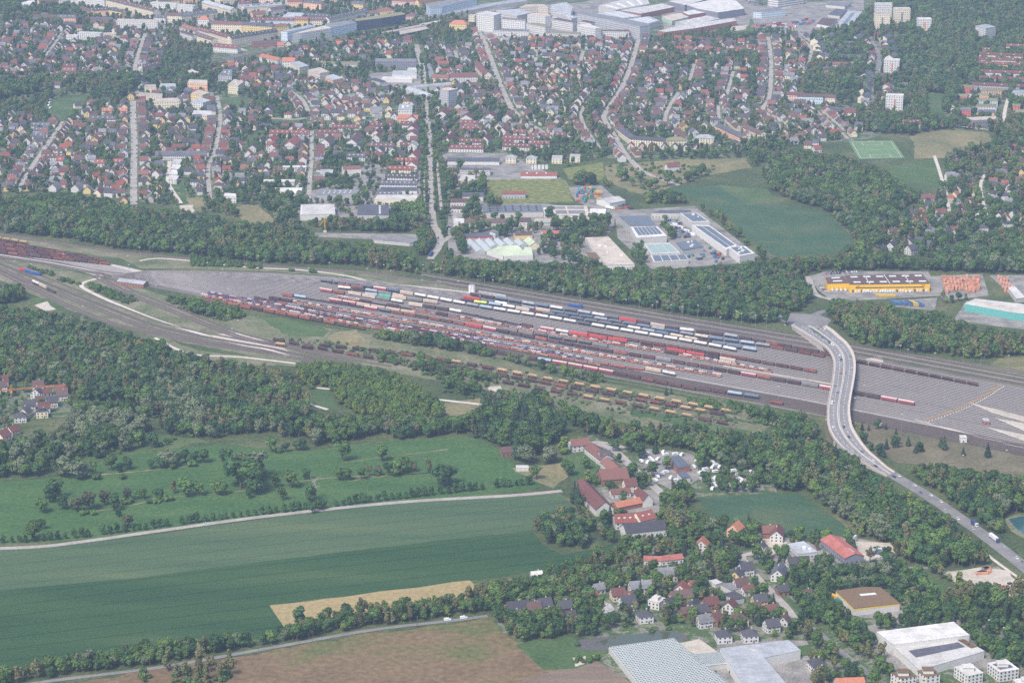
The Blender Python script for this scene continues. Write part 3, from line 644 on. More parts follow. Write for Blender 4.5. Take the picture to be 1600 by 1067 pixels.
def bar(label, cat, x1, y1, x2, y2, depth, h, rh, wall='white', roof='brown', floors=2, name='building', kind='gable', pitch=3.4, dormers=0, chimneys=0, on=(), over=.5, away=True, wname='window'):
    """long building: the eave nearest the camera is given where the photo shows it"""
    A, B = G(x1, y1, h), G(x2, y2, h); A.z = B.z = 0
    d = (B-A); ln = d.length; d.normalize(); nrm = Vector((-d.y, d.x, 0))
    if (nrm.y < 0) == away: nrm = -nrm
    if (A.y+B.y)/2 > 1150 and h > 5.5: h *= 1.22
    c = (A+B)/2 + nrm*depth/2; root = empty(name, c); tag(root, label, cat)
    rot = math.atan2(d.y, d.x); hl, hd = ln/2, depth/2; turn = kind in ('gable','hip') and depth > ln*1.05
    if turn: rot += math.pi/2; hl, hd = depth/2, ln/2       # the ridge runs along the longer side
    T = Matrix.Rotation(rot, 4, 'Z'); sgn = 1 if turn or (T @ Vector((0,1,0))).dot(nrm) > 0 else -1
    L = lambda x, y, z: T @ Vector((x, y*sgn, z))
    fp = ccw([L(-hl,-hd,0), L(hl,-hd,0), L(hl,hd,0), L(-hl,hd,0)])
    mb = MB(); mb.prism(fp, 0, h, 0, top=False, bottom=False)
    ro = MB(); o = over; t = .3
    if kind == 'gable':
        for s in (-1, 1): mb.face([L(s*hl,-hd,h), L(s*hl,hd,h), L(s*hl,0,h+rh)])
        k = rh/hd
        for s in (-1, 1):
            e = [L(-hl-o, s*(hd+o), h-k*o), L(hl+o, s*(hd+o), h-k*o), L(hl+o, 0, h+rh+.05), L(-hl-o, 0, h+rh+.05)]
            ro.face(e); ro.face([p + Vector((0,0,t)) for p in e])
            for i in range(4): a, b = e[i], e[(i+1) % 4]; ro.face([a, b, b+Vector((0,0,t)), a+Vector((0,0,t))])
    elif kind == 'hip':
        r = min(hd, hl*.8); e = [L(-hl-o,-hd-o,h), L(hl+o,-hd-o,h), L(hl+o,hd+o,h), L(-hl-o,hd+o,h), L(-hl+r,0,h+rh), L(hl-r,0,h+rh)]
        ro.poly(e, [(0,1,5,4),(2,3,4,5),(1,2,5),(3,0,4),(3,2,1,0)])
    elif kind == 'barrel':
        n = 10; pr = [(hd*math.cos(math.pi*i/n), rh*math.sin(math.pi*i/n)) for i in range(n+1)]
        for (y0,z0),(y1,z1) in zip(pr[:-1], pr[1:]): ro.face([L(-hl,y0,h+z0), L(hl,y0,h+z0), L(hl,y1,h+z1), L(-hl,y1,h+z1)])
        for s in (-1, 1): mb.face([L(s*hl,y,h+z) for y, z in pr])
    else:
        ro.prism([p + p.normalized()*.25 for p in fp], h, h+.35)
    mb.build('wall', WM(wall), root); rf = ro.build('roof', RM(roof), root)
    if floors: windows(root, [Vector(p) for p in fp], h, floors, pitch, name=wname)
    if kind in ('gable', 'hip'):
        for i in range(dormers):
            x = -hl + ln*(i+.7)/(dormers+.4); y = -hd*.55; zz = h + rh*.45
            m2 = MB().box(-.9, .9, -.2, 1.6, -.5, 1.0, 0, Matrix.Translation(L(x, y, zz)) @ T); m2.build('dormer', MATS['trim_white'], rf)
        for i in range(chimneys):
            x = -hl + ln*(i+.5)/chimneys + rng.uniform(-1.5,1.5)
            MB().box(-.45, .45, -.4, .4, -1, 1.3, 0, Matrix.Translation(L(x, rng.uniform(-1.5,1.5), h+rh)) @ T).build('chimney', WM('beige'), rf)
    for nm, m, rects in on:       # strips lying on the slope that faces the camera (u along, v up the slope)
        for (u0, v0, u1, v1) in rects:
            f = lambda u, v: (L(-hl+ln*u, -hd+hd*v, h+rh*v+.36) if kind == 'gable' else L(-hl+ln*u, -hd+2*hd*v, h+.36))
            e = [f(u0,v0), f(u1,v0), f(u1,v1), f(u0,v1)]; m2 = MB()
            m2.face(e); up = Vector((0,0,.12)); m2.face([p+up for p in e])
            for i in range(4): a, b = e[i], e[(i+1) % 4]; m2.face([a, b, b+up, a+up])
            m2.build(nm, MATS[m], rf)
    mark([p + c for p in fp], 1, 2.0); mark([p + c - Vector((0, 8+h*.5, 0)) for p in fp], 16, 1.0); return root

# ---------------- the town's larger buildings, from the far left to the far right
AB, OF, HA, TE = 'apartment block', 'office building', 'hall', 'terrace'
bar('long pink and yellow apartment block with grey roof', AB, 91,30, 118,30.5, 12, 11, 4, 'peach','slate',4, dormers=4)
bar('pale apartment block with brown roof joined to the pink and yellow one', AB, 52,29, 90,29.5, 12, 8, 4, 'white','brown',3)
bar('orange apartment block below the long grey-brown block', AB, 140,18.5, 169,17.5, 12, 7, 4, 'peach','dark',2, dormers=5)
bar('white apartment block with dark roof at the end of the orange one', AB, 170,17.5, 190,21, 11, 8, 4, 'yellow','dark',2, dormers=3)
bar('orange brick block with brown roof beside the far trees', AB, 124,14, 139,20, 10, 7, 3, 'peach','brown',2)
bar('long pale block with brown roof running to the street corner', AB, 165,2, 239,20, 12, 11, 4, 'cream','brown',4, dormers=9)
bar('long pale town block at the top edge left of the street', AB, 100,-6, 163,1.5, 12, 12, 4, 'white','slate',4, dormers=6)
flat('dark modern school building with orange columns', 'school', (139,30, 177,30, 175,27.5, 142,27.5), 9, 'brown','slate',1)
bar('long white hospital-like block with flat roof', AB, 121,53.5, 156.5,55, 13, 10, 0, 'white','white',4, kind='flat')
bar('lower white block with flat roof beside the long white block', AB, 159,55.5, 181,55, 13, 8, 0, 'cream','beige',3, kind='flat')
bar('white rendered block with dark balconies beside the upper lane', AB, 103,58.5, 121,58.5, 11, 10, 0, 'white','white',3, kind='flat')
flat('white villa block with flat roof at the top left', AB, (33,5, 40,12, 58,7, 52,0), 8, 'white','white',2)
flat('white long block with set-back dark glass wing', AB, (182,34.5, 246,36.5, 248,33, 184,31.5), 12, 'white','beige',4)
bar('grey-roofed corner block left of the town street', AB, 240,29, 258,30, 11, 7, 3.5, 'white','slate',2, dormers=3)
bar('long pale block with grey-brown roof above the town street', AB, 259,26.5, 284,27.5, 12, 10, 4, 'cream','brown',3)
bar('long pale block with many dormers above the red corner house', AB, 284,27.5, 340,20.5, 12, 10, 4, 'cream','slate',3, dormers=8)
bar('silver-roofed long block with solar dormers behind the corner house', AB, 315,6, 360,18, 14, 9, 4, 'cream','silver',3, dormers=7)
bar('white courtyard block with flat roofs near the top edge', AB, 235,6, 275,9, 13, 9, 0, 'white','white',3, kind='flat')
bar('white stepped block with flat roof and balconies near the top edge', AB, 276,10, 302,12, 12, 10, 0, 'white','white',4, kind='flat')
bar('white corner house with orange hipped roof on the town street', 'house', 309,32.5, 326,33, 12, 9, 5, 'white','orange',2, kind='hip')
bar('ornate white block with red roof at the bend of the town street', AB, 282,44, 305,51, 12, 7, 5, 'white','terracotta',2, dormers=4)
bar('white block with red roof and grey dormers below the bend', AB, 306,48, 330,55, 12, 8, 4, 'white','terracotta',2, dormers=5)
bar('long yellow apartment block with half red and half grey roof', AB, 330,40.5, 378,41.5, 12, 12, 4, 'cream','terracotta',4)
bar('long yellow apartment block with grey roof', AB, 378.5,41.5, 425,44.5, 12, 12, 4, 'yellow','slate',4)
bar('salmon hipped roof block at the end of the long yellow block', AB, 425,45, 452,43, 12, 11, 4, 'yellow','terracotta',3, kind='hip')
bar('cream block with red-brown roof turning the street corner', AB, 326,53, 361,63.5, 12, 10, 4, 'cream','darkred',3, dormers=5)
bar('long cream and white block with dark roof and chimneys', AB, 361.5,63, 434,51.5, 12, 11, 4, 'cream','dark',4, dormers=12, chimneys=4)
bar('white gabled row with zigzag dark roofs by the railway trees', TE, 333,75, 371,78, 11, 7, 5, 'white','darkred',2, dormers=5)
bar('pale block with brown roof beside the tall dark trees', AB, 304,57, 330,65, 12, 8, 4, 'cream','brown',2, dormers=4)
bar('white block with pale roof left of the brown-roofed pale block', AB, 281,52, 300,58, 10, 9, 2, 'white','brown',3)
flat('pale green cube building by the railway', OF, (291,112, 303,118, 312,114, 300,109), 8, 'green','beige',2)
bar('red-roofed white row beside the railway trees', TE, 322,113, 350,108, 9, 5, 4, 'white','terracotta',2, dormers=3)
bar('orange-roofed gabled block left of the railway trees', AB, 352,107, 368,103, 11, 6, 5, 'white','orange',2)
flat('cream stepped apartment block with flat roof among trees', AB, (226,138, 244,137.5, 243,134, 227,134.5), 10, 'cream','beige',3)
flat('long cream apartment block in front of the stepped one', AB, (216,149, 253,152, 254,147, 218,145), 9, 'cream','beige',3)
flat('cream apartment block right of the long cream one', AB, (241,161, 279,160, 278,155, 243,156), 10, 'cream','beige',3)
flat('grey apartment block with glass balconies among trees', AB, (249,136, 275,136, 274,131, 251,131), 8, 'grey','silver',3)
flat('orange and red apartment block with flat roof', AB, (293,131.5, 324,133.5, 324,127.5, 296,126.5), 11, 'peach','beige',3)
flat('cream yellow apartment cube with flat roof', AB, (298,149, 316,151, 328,147, 310,143), 12, 'yellow','beige',4)
flat('white-grey apartment cube below the cream yellow cube', AB, (298,161.5, 317,163, 329,159, 312,154), 11, 'white','silver',4)
flat('grey flat-roofed block with roof plant right of the orange block', AB, (341,119.5, 362,121, 363,111, 350,110), 10, 'grey','grey',3, clutter=4)
flat('beige apartment block with roof plant beside the meadow', AB, (356,134.5, 372,136.5, 381,130, 366,126), 12, 'cream','beige',4, clutter=3)
flat('wide cream block with white penthouse beside the narrow street', AB, (300,179.5, 331,180.5, 330,174, 303,173), 8, 'cream','white',2)
bar('dark roofed terrace with white bays and roof windows', TE, 242.5,243, 321.5,243, 13, 6.5, 4.5, 'white','slate',2, dormers=0, pitch=2.6)
# the street blocks and offices along the railway
flat('long white factory block with orange and pale blue penthouses', OF, (457,55.5, 471,54, 518,46.5, 506,42.5), 14, 'white','beige',4)
flat('office with grey window bands right of the long white factory block', OF, (518,46, 557.5,38.5, 548,34, 508,40), 14, 'paleblue','grey',5)
flat('pale blue slab behind the long white factory block', OF, (439,51.5, 449,52.5, 493,43.5, 483,41.5), 14, 'paleblue','silver',3)
bar('orange-yellow block with red mansard roof', AB, 460,33.5, 481,34, 12, 10, 5, 'yellow','terracotta',3, dormers=5)
bar('pale block with purple mansard roof and dormers', AB, 481.5,34, 514,33.5, 12, 9, 5, 'cream','brown',3, dormers=7)
bar('white row with red dormered roofs behind the yellow block', AB, 391,33.5, 459.5,34, 12, 7, 4, 'paleblue','darkred',2, dormers=9)
bar('yellow and beige block with grey roof running to the dark office', AB, 514.5,33, 575,19, 12, 10, 4, 'cream','slate',3, dormers=10)
bar('curved dark-roofed block behind the purple mansard block', AB, 477,26.5, 514,29, 12, 6, 5, 'cream','dark',1, dormers=6)
bar('long white block with silver solar roof', AB, 382,14, 441,9.5, 14, 8, 4, 'cream','silver',2, dormers=8, on=[('solar_panel','solar',[(.06,.45,.16,.8),(.22,.45,.45,.8),(.52,.45,.62,.8),(.68,.45,.78,.8),(.84,.45,.94,.8)])])
bar('orange-roofed yellow block right of the big dark trees', AB, 395,24, 415,22, 10, 6, 4, 'peach','terracotta',2)
bar('white block with brown roof by the courtyard trees', AB, 424,18, 446,15, 11, 8, 4, 'white','brown',2)
flat('white flat block with roof gardens', AB, (441,27, 470,27, 476,21, 450,20), 8, 'white','silver',2, clutter=4)
flat('low brown brick building by the railway', HA, (393,70.5, 440,68, 438,62, 394,65), 5, 'brick','brown',1)
bar('white block with bright orange tiled roof by the railway', AB, 405,90, 434,97, 11, 7, 4, 'white','orange',2)
bar('white gabled block with bright orange roof right of its neighbour', AB, 441,98, 460,98.5, 11, 9, 5, 'white','orange',3)
flat('cream white cube block with flat roof', AB, (453.5,100.5, 468,107.5, 483,104.5, 467,97.5), 10, 'cream','silver',3)
flat('brown office with window bands by the railway trees', OF, (452,85.5, 474,87, 473,80.5, 455,80), 8, 'brick','slate',2)
flat('low kindergarten with grass roof', 'school', (496,100.5, 540,102, 562,101.5, 560,97, 497,96.5), 4, 'white','moss',1)
flat('beige stepped apartment block with balconies', AB, (481,111.5, 500,116.5, 515,114, 500,107.5), 11, 'beige','beige',3)
flat('orange and grey apartment block with flat roof', AB, (508,122, 520,127, 537,124, 520,118), 10, 'peach','silver',3)
flat('long dark blue-black office building along the railway', OF, (554,36, 596,31, 634,25, 627,21.5, 590,27, 556,32), 15, 'dark','moss',4)
bar('yellow villa block with orange hipped roof above the dark office', AB, 591,20, 616,18.5, 15, 8, 5, 'yellow','terracotta',2, kind='hip')
bar('pale blue block with salmon roof left of the yellow villa block', AB, 574,23, 592,22, 12, 6, 4, 'paleblue','terracotta',2)
bar('white block with balconies left of the salmon roof', AB, 560,24, 574,21, 11, 8, 3, 'white','slate',3)
flat('teal-blue office slab above the station', OF, (672,15, 690,13.5, 745,1, 730,-3, 666,9), 15, 'paleblue','grey',5)
flat('long white station hall with concrete front', HA, (683,25, 735,17, 770,10, 825,2, 818,-2, 735,10), 5, 'concrete','silver',0)
bar('yellow block with salmon roof behind the teal office', AB, 655,6, 699,-1, 12, 9, 4, 'yellow','terracotta',3)
bar('pink block with red roof beside the yellow block at the top', AB, 612,3, 647,5, 12, 8, 4, 'pink','terracotta',2)
bar('yellow gabled block with salmon roof near the top edge', AB, 449,5, 472,5, 12, 8, 4, 'peach','terracotta',2)
bar('cream villa with big orange hipped roof by the station square', 'villa', 702,39.5, 729,40.5, 16, 9, 6, 'yellow','orange',2, kind='hip')
bar('red-brown station building with hipped roof', 'station', 634,27, 655,27, 11, 6, 3, 'pink','terracotta',2, kind='hip')
for lb, px in (('wide pale platform roof at the station', (617.5,50, 625,54.8, 670,45.5, 665,42)), ('narrow pale platform roof behind the wide one', (596,51, 602,52.5, 668,40, 662,38.5)), ('short pale platform roof near the white corner tower', (655,38.5, 660,40, 692,33.5, 688,32))):
    flat(lb, 'platform roof', px, 4, 'concrete','beige',0, name='platform_canopy', base_z=3.2)
flat('long grey school building with window bands and two stair towers', 'school', (586,97.5, 650,98, 650,94, 587,93.5), 10, 'slate','grey',3)
flat('white hall with pale blue roof in the works yard', HA, (613,116.5, 651,117.5, 646,111, 614,111), 6, 'white','silver',0)
flat('low white hall left of the busy street', HA, (595,124, 644,125, 641,121, 599,120.5), 5, 'white','white',0)
flat('small cream office by the busy street', OF, (636,110, 651,110, 650,106.5, 638,106.5), 6, 'cream','white',1)
flat('dark grey shed roof in the works yard', HA, (575,124, 594,129, 603,127.5, 588,122.5), 4, 'grey','dark',0)
bar('grey barrel-vaulted school hall bending towards the tower block', HA, 633,141, 666,153, 14, 5, 5, 'concrete','silver',0, kind='barrel')
bar('long pale barrel-vaulted hall behind the bent one', HA, 650,139, 706,134, 12, 5, 4.5, 'concrete','silver',0, kind='barrel')
flat('grey tower block with cream edges and roof plant', 'tower block', (687,143.5, 700.5,145.5, 714,143, 700,140), 21, 'grey','beige',7, clutter=2)
bar('white block with salmon roof below the narrow street', AB, 674,123, 700,124, 11, 7, 4, 'pink','terracotta',2)
bar('long white block with dark red roof and many windows', AB, 705,122.5, 746,122, 12, 8.5, 5, 'white','darkred',3)
bar('dark red roofed wing along the diagonal street', AB, 752,101, 769,119, 13, 7, 5, 'cream','darkred',2, away=False)
flat('blue-grey narrow hall beside the busy street', HA, (667,100, 672,99.5, 679,117, 672.5,121), 5, 'paleblue','grey',0)
rb_ = random.Random(5)
for i in range(26):
    x0 = 60 + i*26 + rb_.uniform(-6,6); y0 = rb_.uniform(-6,9) - (8 if x0 > 560 else 0); ln_ = rb_.uniform(18,34); g0 = G(x0+ln_/2, y0)
    if occ(g0.x, g0.y, 11, 1): continue
    wl = rb_.choice(['cream','white','white','yellow','pink','peach']); r_c = rb_.choice(['terracotta','brown','slate','darkred','brown'])
    bar(f'{wl} town block with {dict(terracotta="salmon",slate="grey",darkred="dark red").get(r_c, r_c)} roof at the top edge', AB, x0, y0, x0+ln_, y0+rb_.uniform(-2.5,2.5), 12, 10, 4, wl, r_c, 3, dormers=rb_.randrange(4))
# the white quarter
W6 = 'white'
flat('tall white apartment tower with scattered square windows at the street corner', 'tower block', (744.5,22, 771.5,25, 783,21.5, 760,18), 30, W6,'white',9, pitch=3.6)
flat('white apartment wing with dotted windows right of the corner tower', AB, (784,33, 820.5,36, 822,33.5, 787,30), 19, W6,'grey',6)
flat('low white wing with square windows below the dotted wing', AB, (770,48, 826,50, 827,47, 785,45), 9, W6,'grey',3, pitch=2.8)
flat('slim cream block left of the corner tower', AB, (732,27, 741.5,27.5, 745,25.5, 735,25), 15, 'cream','beige',4)
flat('beige apartment block behind the corner tower', AB, (782,23, 808,27, 832,22, 811,16.5, 775,19), 14, 'beige','silver',4)
flat('tall beige block with pale roof behind the white quarter', AB, (812,14, 841,13, 856,14.5, 850,9.5, 822,10), 17, 'beige','beige',5)
flat('white block with balconies right of the dotted wing', AB, (824,25.5, 852,29, 861,28, 856,24, 832,23), 16, W6,'beige',5)
flat('white block with pale green roof in front of the quarter', AB, (822,39.5, 852,45, 862,43.5, 840,38), 15, W6,'moss',5)
flat('white block with dark square windows in the quarter', AB, (862,32.5, 895,38, 901,36, 872,30), 14, W6,'brown',5, pitch=2.6, w=1.5)
flat('long low white block with grass roof at the edge of the quarter', AB, (851,52.5, 905,53.5, 908,51, 860,49.5), 9, W6,'moss',3)
flat('curved white block behind the dark-windowed one', AB, (860,17, 892,22, 895,13, 885,5.5, 862,9), 10, W6,'silver',3)
flat('white courtyard block with blue-grey roofs', AB, (863,26, 893,30, 905,27, 878,22), 9, W6,'silver',2, clutter=4)
flat('white apartment block with pale roof in the right half of the quarter', AB, (902,42, 930,47.5, 939,46.5, 920,40.5), 16, W6,'white',5)
flat('long low white block with brown roof in front of the grey block', AB, (931,50.5, 983,51.5, 983,48.5, 940,48.5), 10, W6,'brown',3)
flat('small white penthouse block behind the pale roof', AB, (907,36, 924,39.5, 930,37, 913,34), 15, W6,'darkred',4)
flat('very long grey block with vertical window bays', AB, (902,24.5, 955,34.5, 1000,45, 1016,43, 1010,39.5, 963,29.5, 914,21.5), 19, 'grey','grey',6)
flat('hall with white tent-like rooflights behind the grey block', HA, (922,23, 960,30.5, 1002,26, 968,18), 9, 'grey','silver',0, on=[('skylight','skylight',[(.05+.12*k,.1+.3*j,.12+.12*k,.3+.3*j) for k in range(8) for j in range(3)])])
flat('hall with rows of roof vents at the right of the grey block', HA, (975,33, 1010,40, 1031,34, 1014,27.5), 10, 'concrete','silver',2, on=[('roof_vent','skylight',[(.1,.1+.2*j,.9,.18+.2*j) for j in range(4)])])
flat('huge white factory hall at the top of the photo', 'factory', (935,11, 962,17.5, 1015,8, 1010,-2, 985,-2), 10, 'concrete','white',0, on=[('skylight','trim_white',[(.1,.1+.22*j,.9,.16+.22*j) for j in range(4)])])
flat('white factory hall with brick front', 'factory', (968,16.5, 1002,22, 1054,11.5, 1034,6.5), 9, 'brick','white',0)
flat('large white factory hall with ribbed roof', 'factory', (1073,10, 1090,15.5, 1122,21.5, 1163,15.5, 1150,3, 1115,-2), 11, 'slate','white',0)
flat('white factory hall cut by the top edge of the photo', 'factory', (1045,4, 1070,10, 1135,-3, 1100,-8), 11, 'slate','white',0)
flat('long red brick factory front with white roof', 'factory', (1028,49, 1042,50.5, 1085,45, 1151,33, 1146,29, 1085,37, 1060,41), 9, 'brick','white',0, clutter=5)
flat('pale green industrial hall', HA, (1034,27, 1050,33.5, 1076,27, 1062,21), 8, 'green','beige',1)
flat('pale factory roofs between the green hall and the brick front', 'factory', (1055,35, 1075,40, 1125,30, 1105,25), 8, 'concrete','white',0, clutter=6)
flat('brick factory block with white roof and steel silos', 'factory', (1067,19.5, 1076,24, 1104,20, 1090,14.5), 8, 'brick','white',1, clutter=3)
flat('white office slab with dark window bands at the top edge', OF, (1200,-4, 1216,-2, 1256,-8, 1240,-11), 18, W6,'white',5, pitch=2.6, w=2.2)
flat('glass-fronted office with grey green roof', OF, (1177,20, 1190,21, 1227.5,17.5, 1210,13), 10, 'paleblue','grey',3, pitch=2.6)
flat('grey metal hall with solar strips', HA, (1307,39, 1330,40.5, 1347.5,19, 1325,17.5), 9, 'grey','silver',0, on=[('solar_panel','solar',[(.35,.12,.6,.45),(.35,.5,.6,.85)])])
flat('dark flat-roofed market hall', HA, (1276,38, 1297,41.5, 1308,30.5, 1285,29), 5, W6,'brown',0)
flat('dark flat hall behind the market hall', HA, (1294,23.5, 1312,25.5, 1324,16, 1306,14), 5, 'concrete','slate',0)
flat('small white hall with grey roof above the truck yard', HA, (1290,8, 1320,11, 1330,6, 1300,3), 5, 'concrete','grey',0)
for lb, x0, y0, x1, y1, h, wl, r, fl in (('white tower block with brown balconies, rearmost of the group', 1368,12, 1394,12, 27,'white','white',8), ('cream tower block standing in front of the white one', 1367,27.5, 1391,27.5, 25,'cream','beige',8),
    ('cream tower block right of the pair of towers', 1397,19.5, 1422.5,19.5, 27,'cream','white',8), ('small white tower block with an orange stripe', 1434,34.5, 1455.5,34.5, 21,'white','white',7),
    ('white tower block with a red stripe on the dark winding road', 1381,98.5, 1405,99.5, 21,'white','white',7), ('white tower block with an orange stripe above the red L-shaped roof', 1384,154.5, 1411,155.5, 22,'white','white',7)):
    t = bar(lb, 'tower block', x0,y0, x1,y1, 15, h, 0, wl, r, fl, kind='flat', name='tower_block')
    if 'stripe' in lb or 'cream' in lb:
        MB().box(-1.6, 1.6, -7.75, -7.51, 0, h-.5).build('facade_stripe', WM('red' if 'red' in lb else 'orange' if 'orange' in lb else 'slate'), t)
    MB().box(-4, 4, -2.5, 2.5, h+.352, h+2.6).build('roof_house', WM('grey'), t)
flat('pale grey stepped tower block at the right among trees', 'tower block', (1524,44, 1540,48, 1556,45, 1540,41), 20, 'white','silver',7)
for i, (x0,y0,x1,y1,wl,r,h) in enumerate(((1287,67.5,1344,69.5,'cream','slate',5),(1289,90,1345,92,'cream','slate',8),(1288,101,1330,102,'white','terracotta',4),(1285,115,1325,116,'white','terracotta',4),(1276,109,1330,109,'white','slate',4),
     (1310,122,1360,125,'white','slate',5),(1296,79,1350,82,'white','slate',4),(1405,58,1431,59,'white','slate',4),(1405,104,1434,106,'white','slate',5),(1229,150,1255,151,'pink','darkred',7),(1245,153,1286,154,'paleblue','brown',9),(1286,154,1305,155,'cream','brown',7),(1306,42,1330,45,'white','slate',4),
     (1395,133,1418,134,'white','slate',5),(1395,142,1416,143,'white','slate',5),(1290,171,1330,174,'white','slate',4),(1395,150,1410,151,'white','slate',5),(1410,72,1437,73,'white','slate',4),(1409,84,1437,85,'white','slate',4))):
    bar(f'{"red" if r=="terracotta" else "dark" if r=="slate" else "brown"}-roofed {wl} apartment row left of the towers' if x0 < 1360 else 'low dark-roofed row right of the dark winding road', TE, x0,y0,x1,y1, 11, h, 3.5, wl, r, 2, name='terrace_building')
for i, (x, y) in enumerate(((1272,61),(1276,69),(1278.5,77),(1280,86),(1380,57),(1384,67),(1387.5,77),(1389,87),(1350,116),(1349,128),(1347,140),(1346,150),(1290,55),(1335,57))):
    bar('dark-roofed row running away from the camera', TE, x-6,y+4, x+6,y+5, 30, 7, 4, 'cream','slate',0, name='terrace_building')
for x, y in ((1384,129),(1383.5,138),(1383,146),(1383,154)): bar('red-roofed gabled row end left of the white tower blocks', TE, x-7,y-1, x+7,y, 18, 6, 4, 'white','terracotta',0, name='terrace_building')
for (x0,y0,x1,y1,wl) in ((1572,74.5,1610,75.5,'cream'),(1535,80.5,1555,81,'cream'),(1530,87.5,1598,90.5,'cream'),(1527,95.5,1597,97.5,'cream'),(1524,102,1610,105,'yellow'),(1531,115,1610,118,'white'),(1530,125,1610,128,'paleblue'),(1519,135,1610,139,'grey')):
    bar(f'long {wl} apartment row at the right edge', TE, x0,y0,x1,y1, 11, 8.5, 3.5, wl, 'darkred', 2, name='terrace_building', dormers=3)
for lb, px, h, wl, r, fl in (('red cube apartment house, rearmost of the red cubes', (1506,138.5, 1521,139, 1522,135, 1507,134.5), 10,'red','moss',3), ('red cube apartment house, middle one of the red cubes', (1496,153.5, 1511,154, 1512,149.5, 1498,149), 12,'red','moss',4),
    ('red cube apartment house nearest the meadow', (1499,172.5, 1517,173.5, 1518,168.5, 1502,168), 13,'red','grey',4), ('red cube apartment house at the right edge', (1579,166, 1594,167, 1595,163, 1581,162.5), 9,'red','moss',3),
    ('peach apartment house with grass roof, rearmost', (1533,143, 1568,143.5, 1568,139, 1535,139), 9,'peach','moss',3), ('peach and white apartment house below the rearmost peach one', (1527,149.5, 1559,150.5, 1559,146, 1529,146), 8,'peach','moss',2),
    ('pale grey apartment house with grass roof', (1523,157.5, 1559,158.5, 1558,154, 1526,154), 9,'paleblue','moss',3), ('white apartment house with terraces', (1524,167, 1557,167.5, 1557,163, 1527,163), 9,'white','moss',3),
    ('peach apartment house nearest the dark school', (1526,176.5, 1556,177, 1555,172, 1530,172), 9,'peach','slate',3), ('white link house between the red cubes', (1511,150.5, 1527,151, 1528,148, 1513,147.5), 7,'white','white',2),
    ('white link house behind the front red cube', (1496,168, 1524,169.5, 1524,166.5, 1500,165.5), 6,'white','moss',2), ('peach apartment house at the right edge', (1580,176, 1615,177.5, 1615,172, 1584,171.5), 8,'peach','moss',2),
    ('white apartment house with balconies at the right edge', (1580,148, 1615,149, 1615,143, 1584,143), 12,'white','silver',4), ('purple-grey school with dark windows', (1514,187, 1524,188.5, 1558,186.5, 1556,182, 1509,184), 11,'purple','beige',2)):
    flat(lb, AB, px, h, wl, r, fl)
bar('cream L-shaped house with red roof, left wing', AB, 1401,189, 1414,195, 12, 8, 4, 'cream','red',2, dormers=3); bar('cream L-shaped house with red roof, right wing', AB, 1414.5,195, 1440,192, 12, 8, 4, 'cream','red',2, dormers=4)
# terraces and rows on the left and in the middle
rows = [(0,107.5,14,108,'cream','darkred'),(32,108.5,55,109,'cream','brown'),(-6,116,34,116.5,'white','darkred'),(-6,122.5,43,123,'white','brown'),(98,104.5,118,105,'white','darkred'),(96,110.5,117,111.5,'white','terracotta'),(83,116,116,117.5,'white','darkred'),
 (222,97,247,93,'white','brown'),(223,107,252,100,'white','brown'),(140,186,180,187,'cream','slate'),(159,174,174,174,'white','orange'),(184,174,198,174,'white','orange'),(48,197,77,197.5,'cream','slate'),(52,204.5,74,205,'white','slate'),(50,213,68,213.5,'white','slate'),
 (70,246,100,246,'white','brown'),(147,255,163,255.5,'white','red'),(176,254,191,254.5,'white','red'),(111,243,125,243,'white','brown'),(87,251,98,252,'white','red'),
 (421,208.5,482,209.5,'white','red'),(494,208,528,208.5,'white','darkred'),(518,200,560,200.5,'white','darkred'),(487,192.5,504,192.5,'white','darkred'),(560,200,566,200,'white','darkred'),
 (577,197.5,614,197.5,'white','darkred'),(575,229,615,230,'white','brown'),(617,252,652,252.5,'cream','red'),(604,265,645,266,'cream','red'),(602,277,652,278.5,'white','dark'),(592,288,651,289,'white','slate'),(589,305,626,306,'white','slate'),(625,195,642,196,'white','darkred'),(625,228,652,228,'white','darkred'),
 (715,193,746,194,'white','darkred'),(718,202,752,203,'white','darkred'),(717,222,755,223,'white','darkred'),(701,232,755,233,'white','darkred'),(785,229,842,231,'white','darkred'),(830,225,858,226,'white','darkred'),(785,217,830,219,'white','darkred'),
 (802,208,821,208.5,'white','darkred'),(828,213,857,214,'white','darkred'),(865,212,883,213,'white','darkred'),(784,223,802,223,'cream','darkred'),(541,245,570,246,'white','slate'),(442,262,478,262,'white','white')]
for x0,y0,x1,y1,wl,r in rows:
    side = 'left of the avenue' if x1 < 660 else 'right of the avenue'
    if x1 < 330: side = 'near the wide straight street'
    bar(f'{dict(darkred="dark red",brown="brown",terracotta="salmon",slate="grey",orange="orange",red="red",dark="dark",white="white flat")[r]}-roofed {wl} terrace row {side}', TE, x0,y0,x1,y1, 10.5, 5.5, 4 if r != 'white' else .6, wl, r, 2, name='terrace_building', dormers=max(0, int((x1-x0)/7)) if r != 'white' else 0)
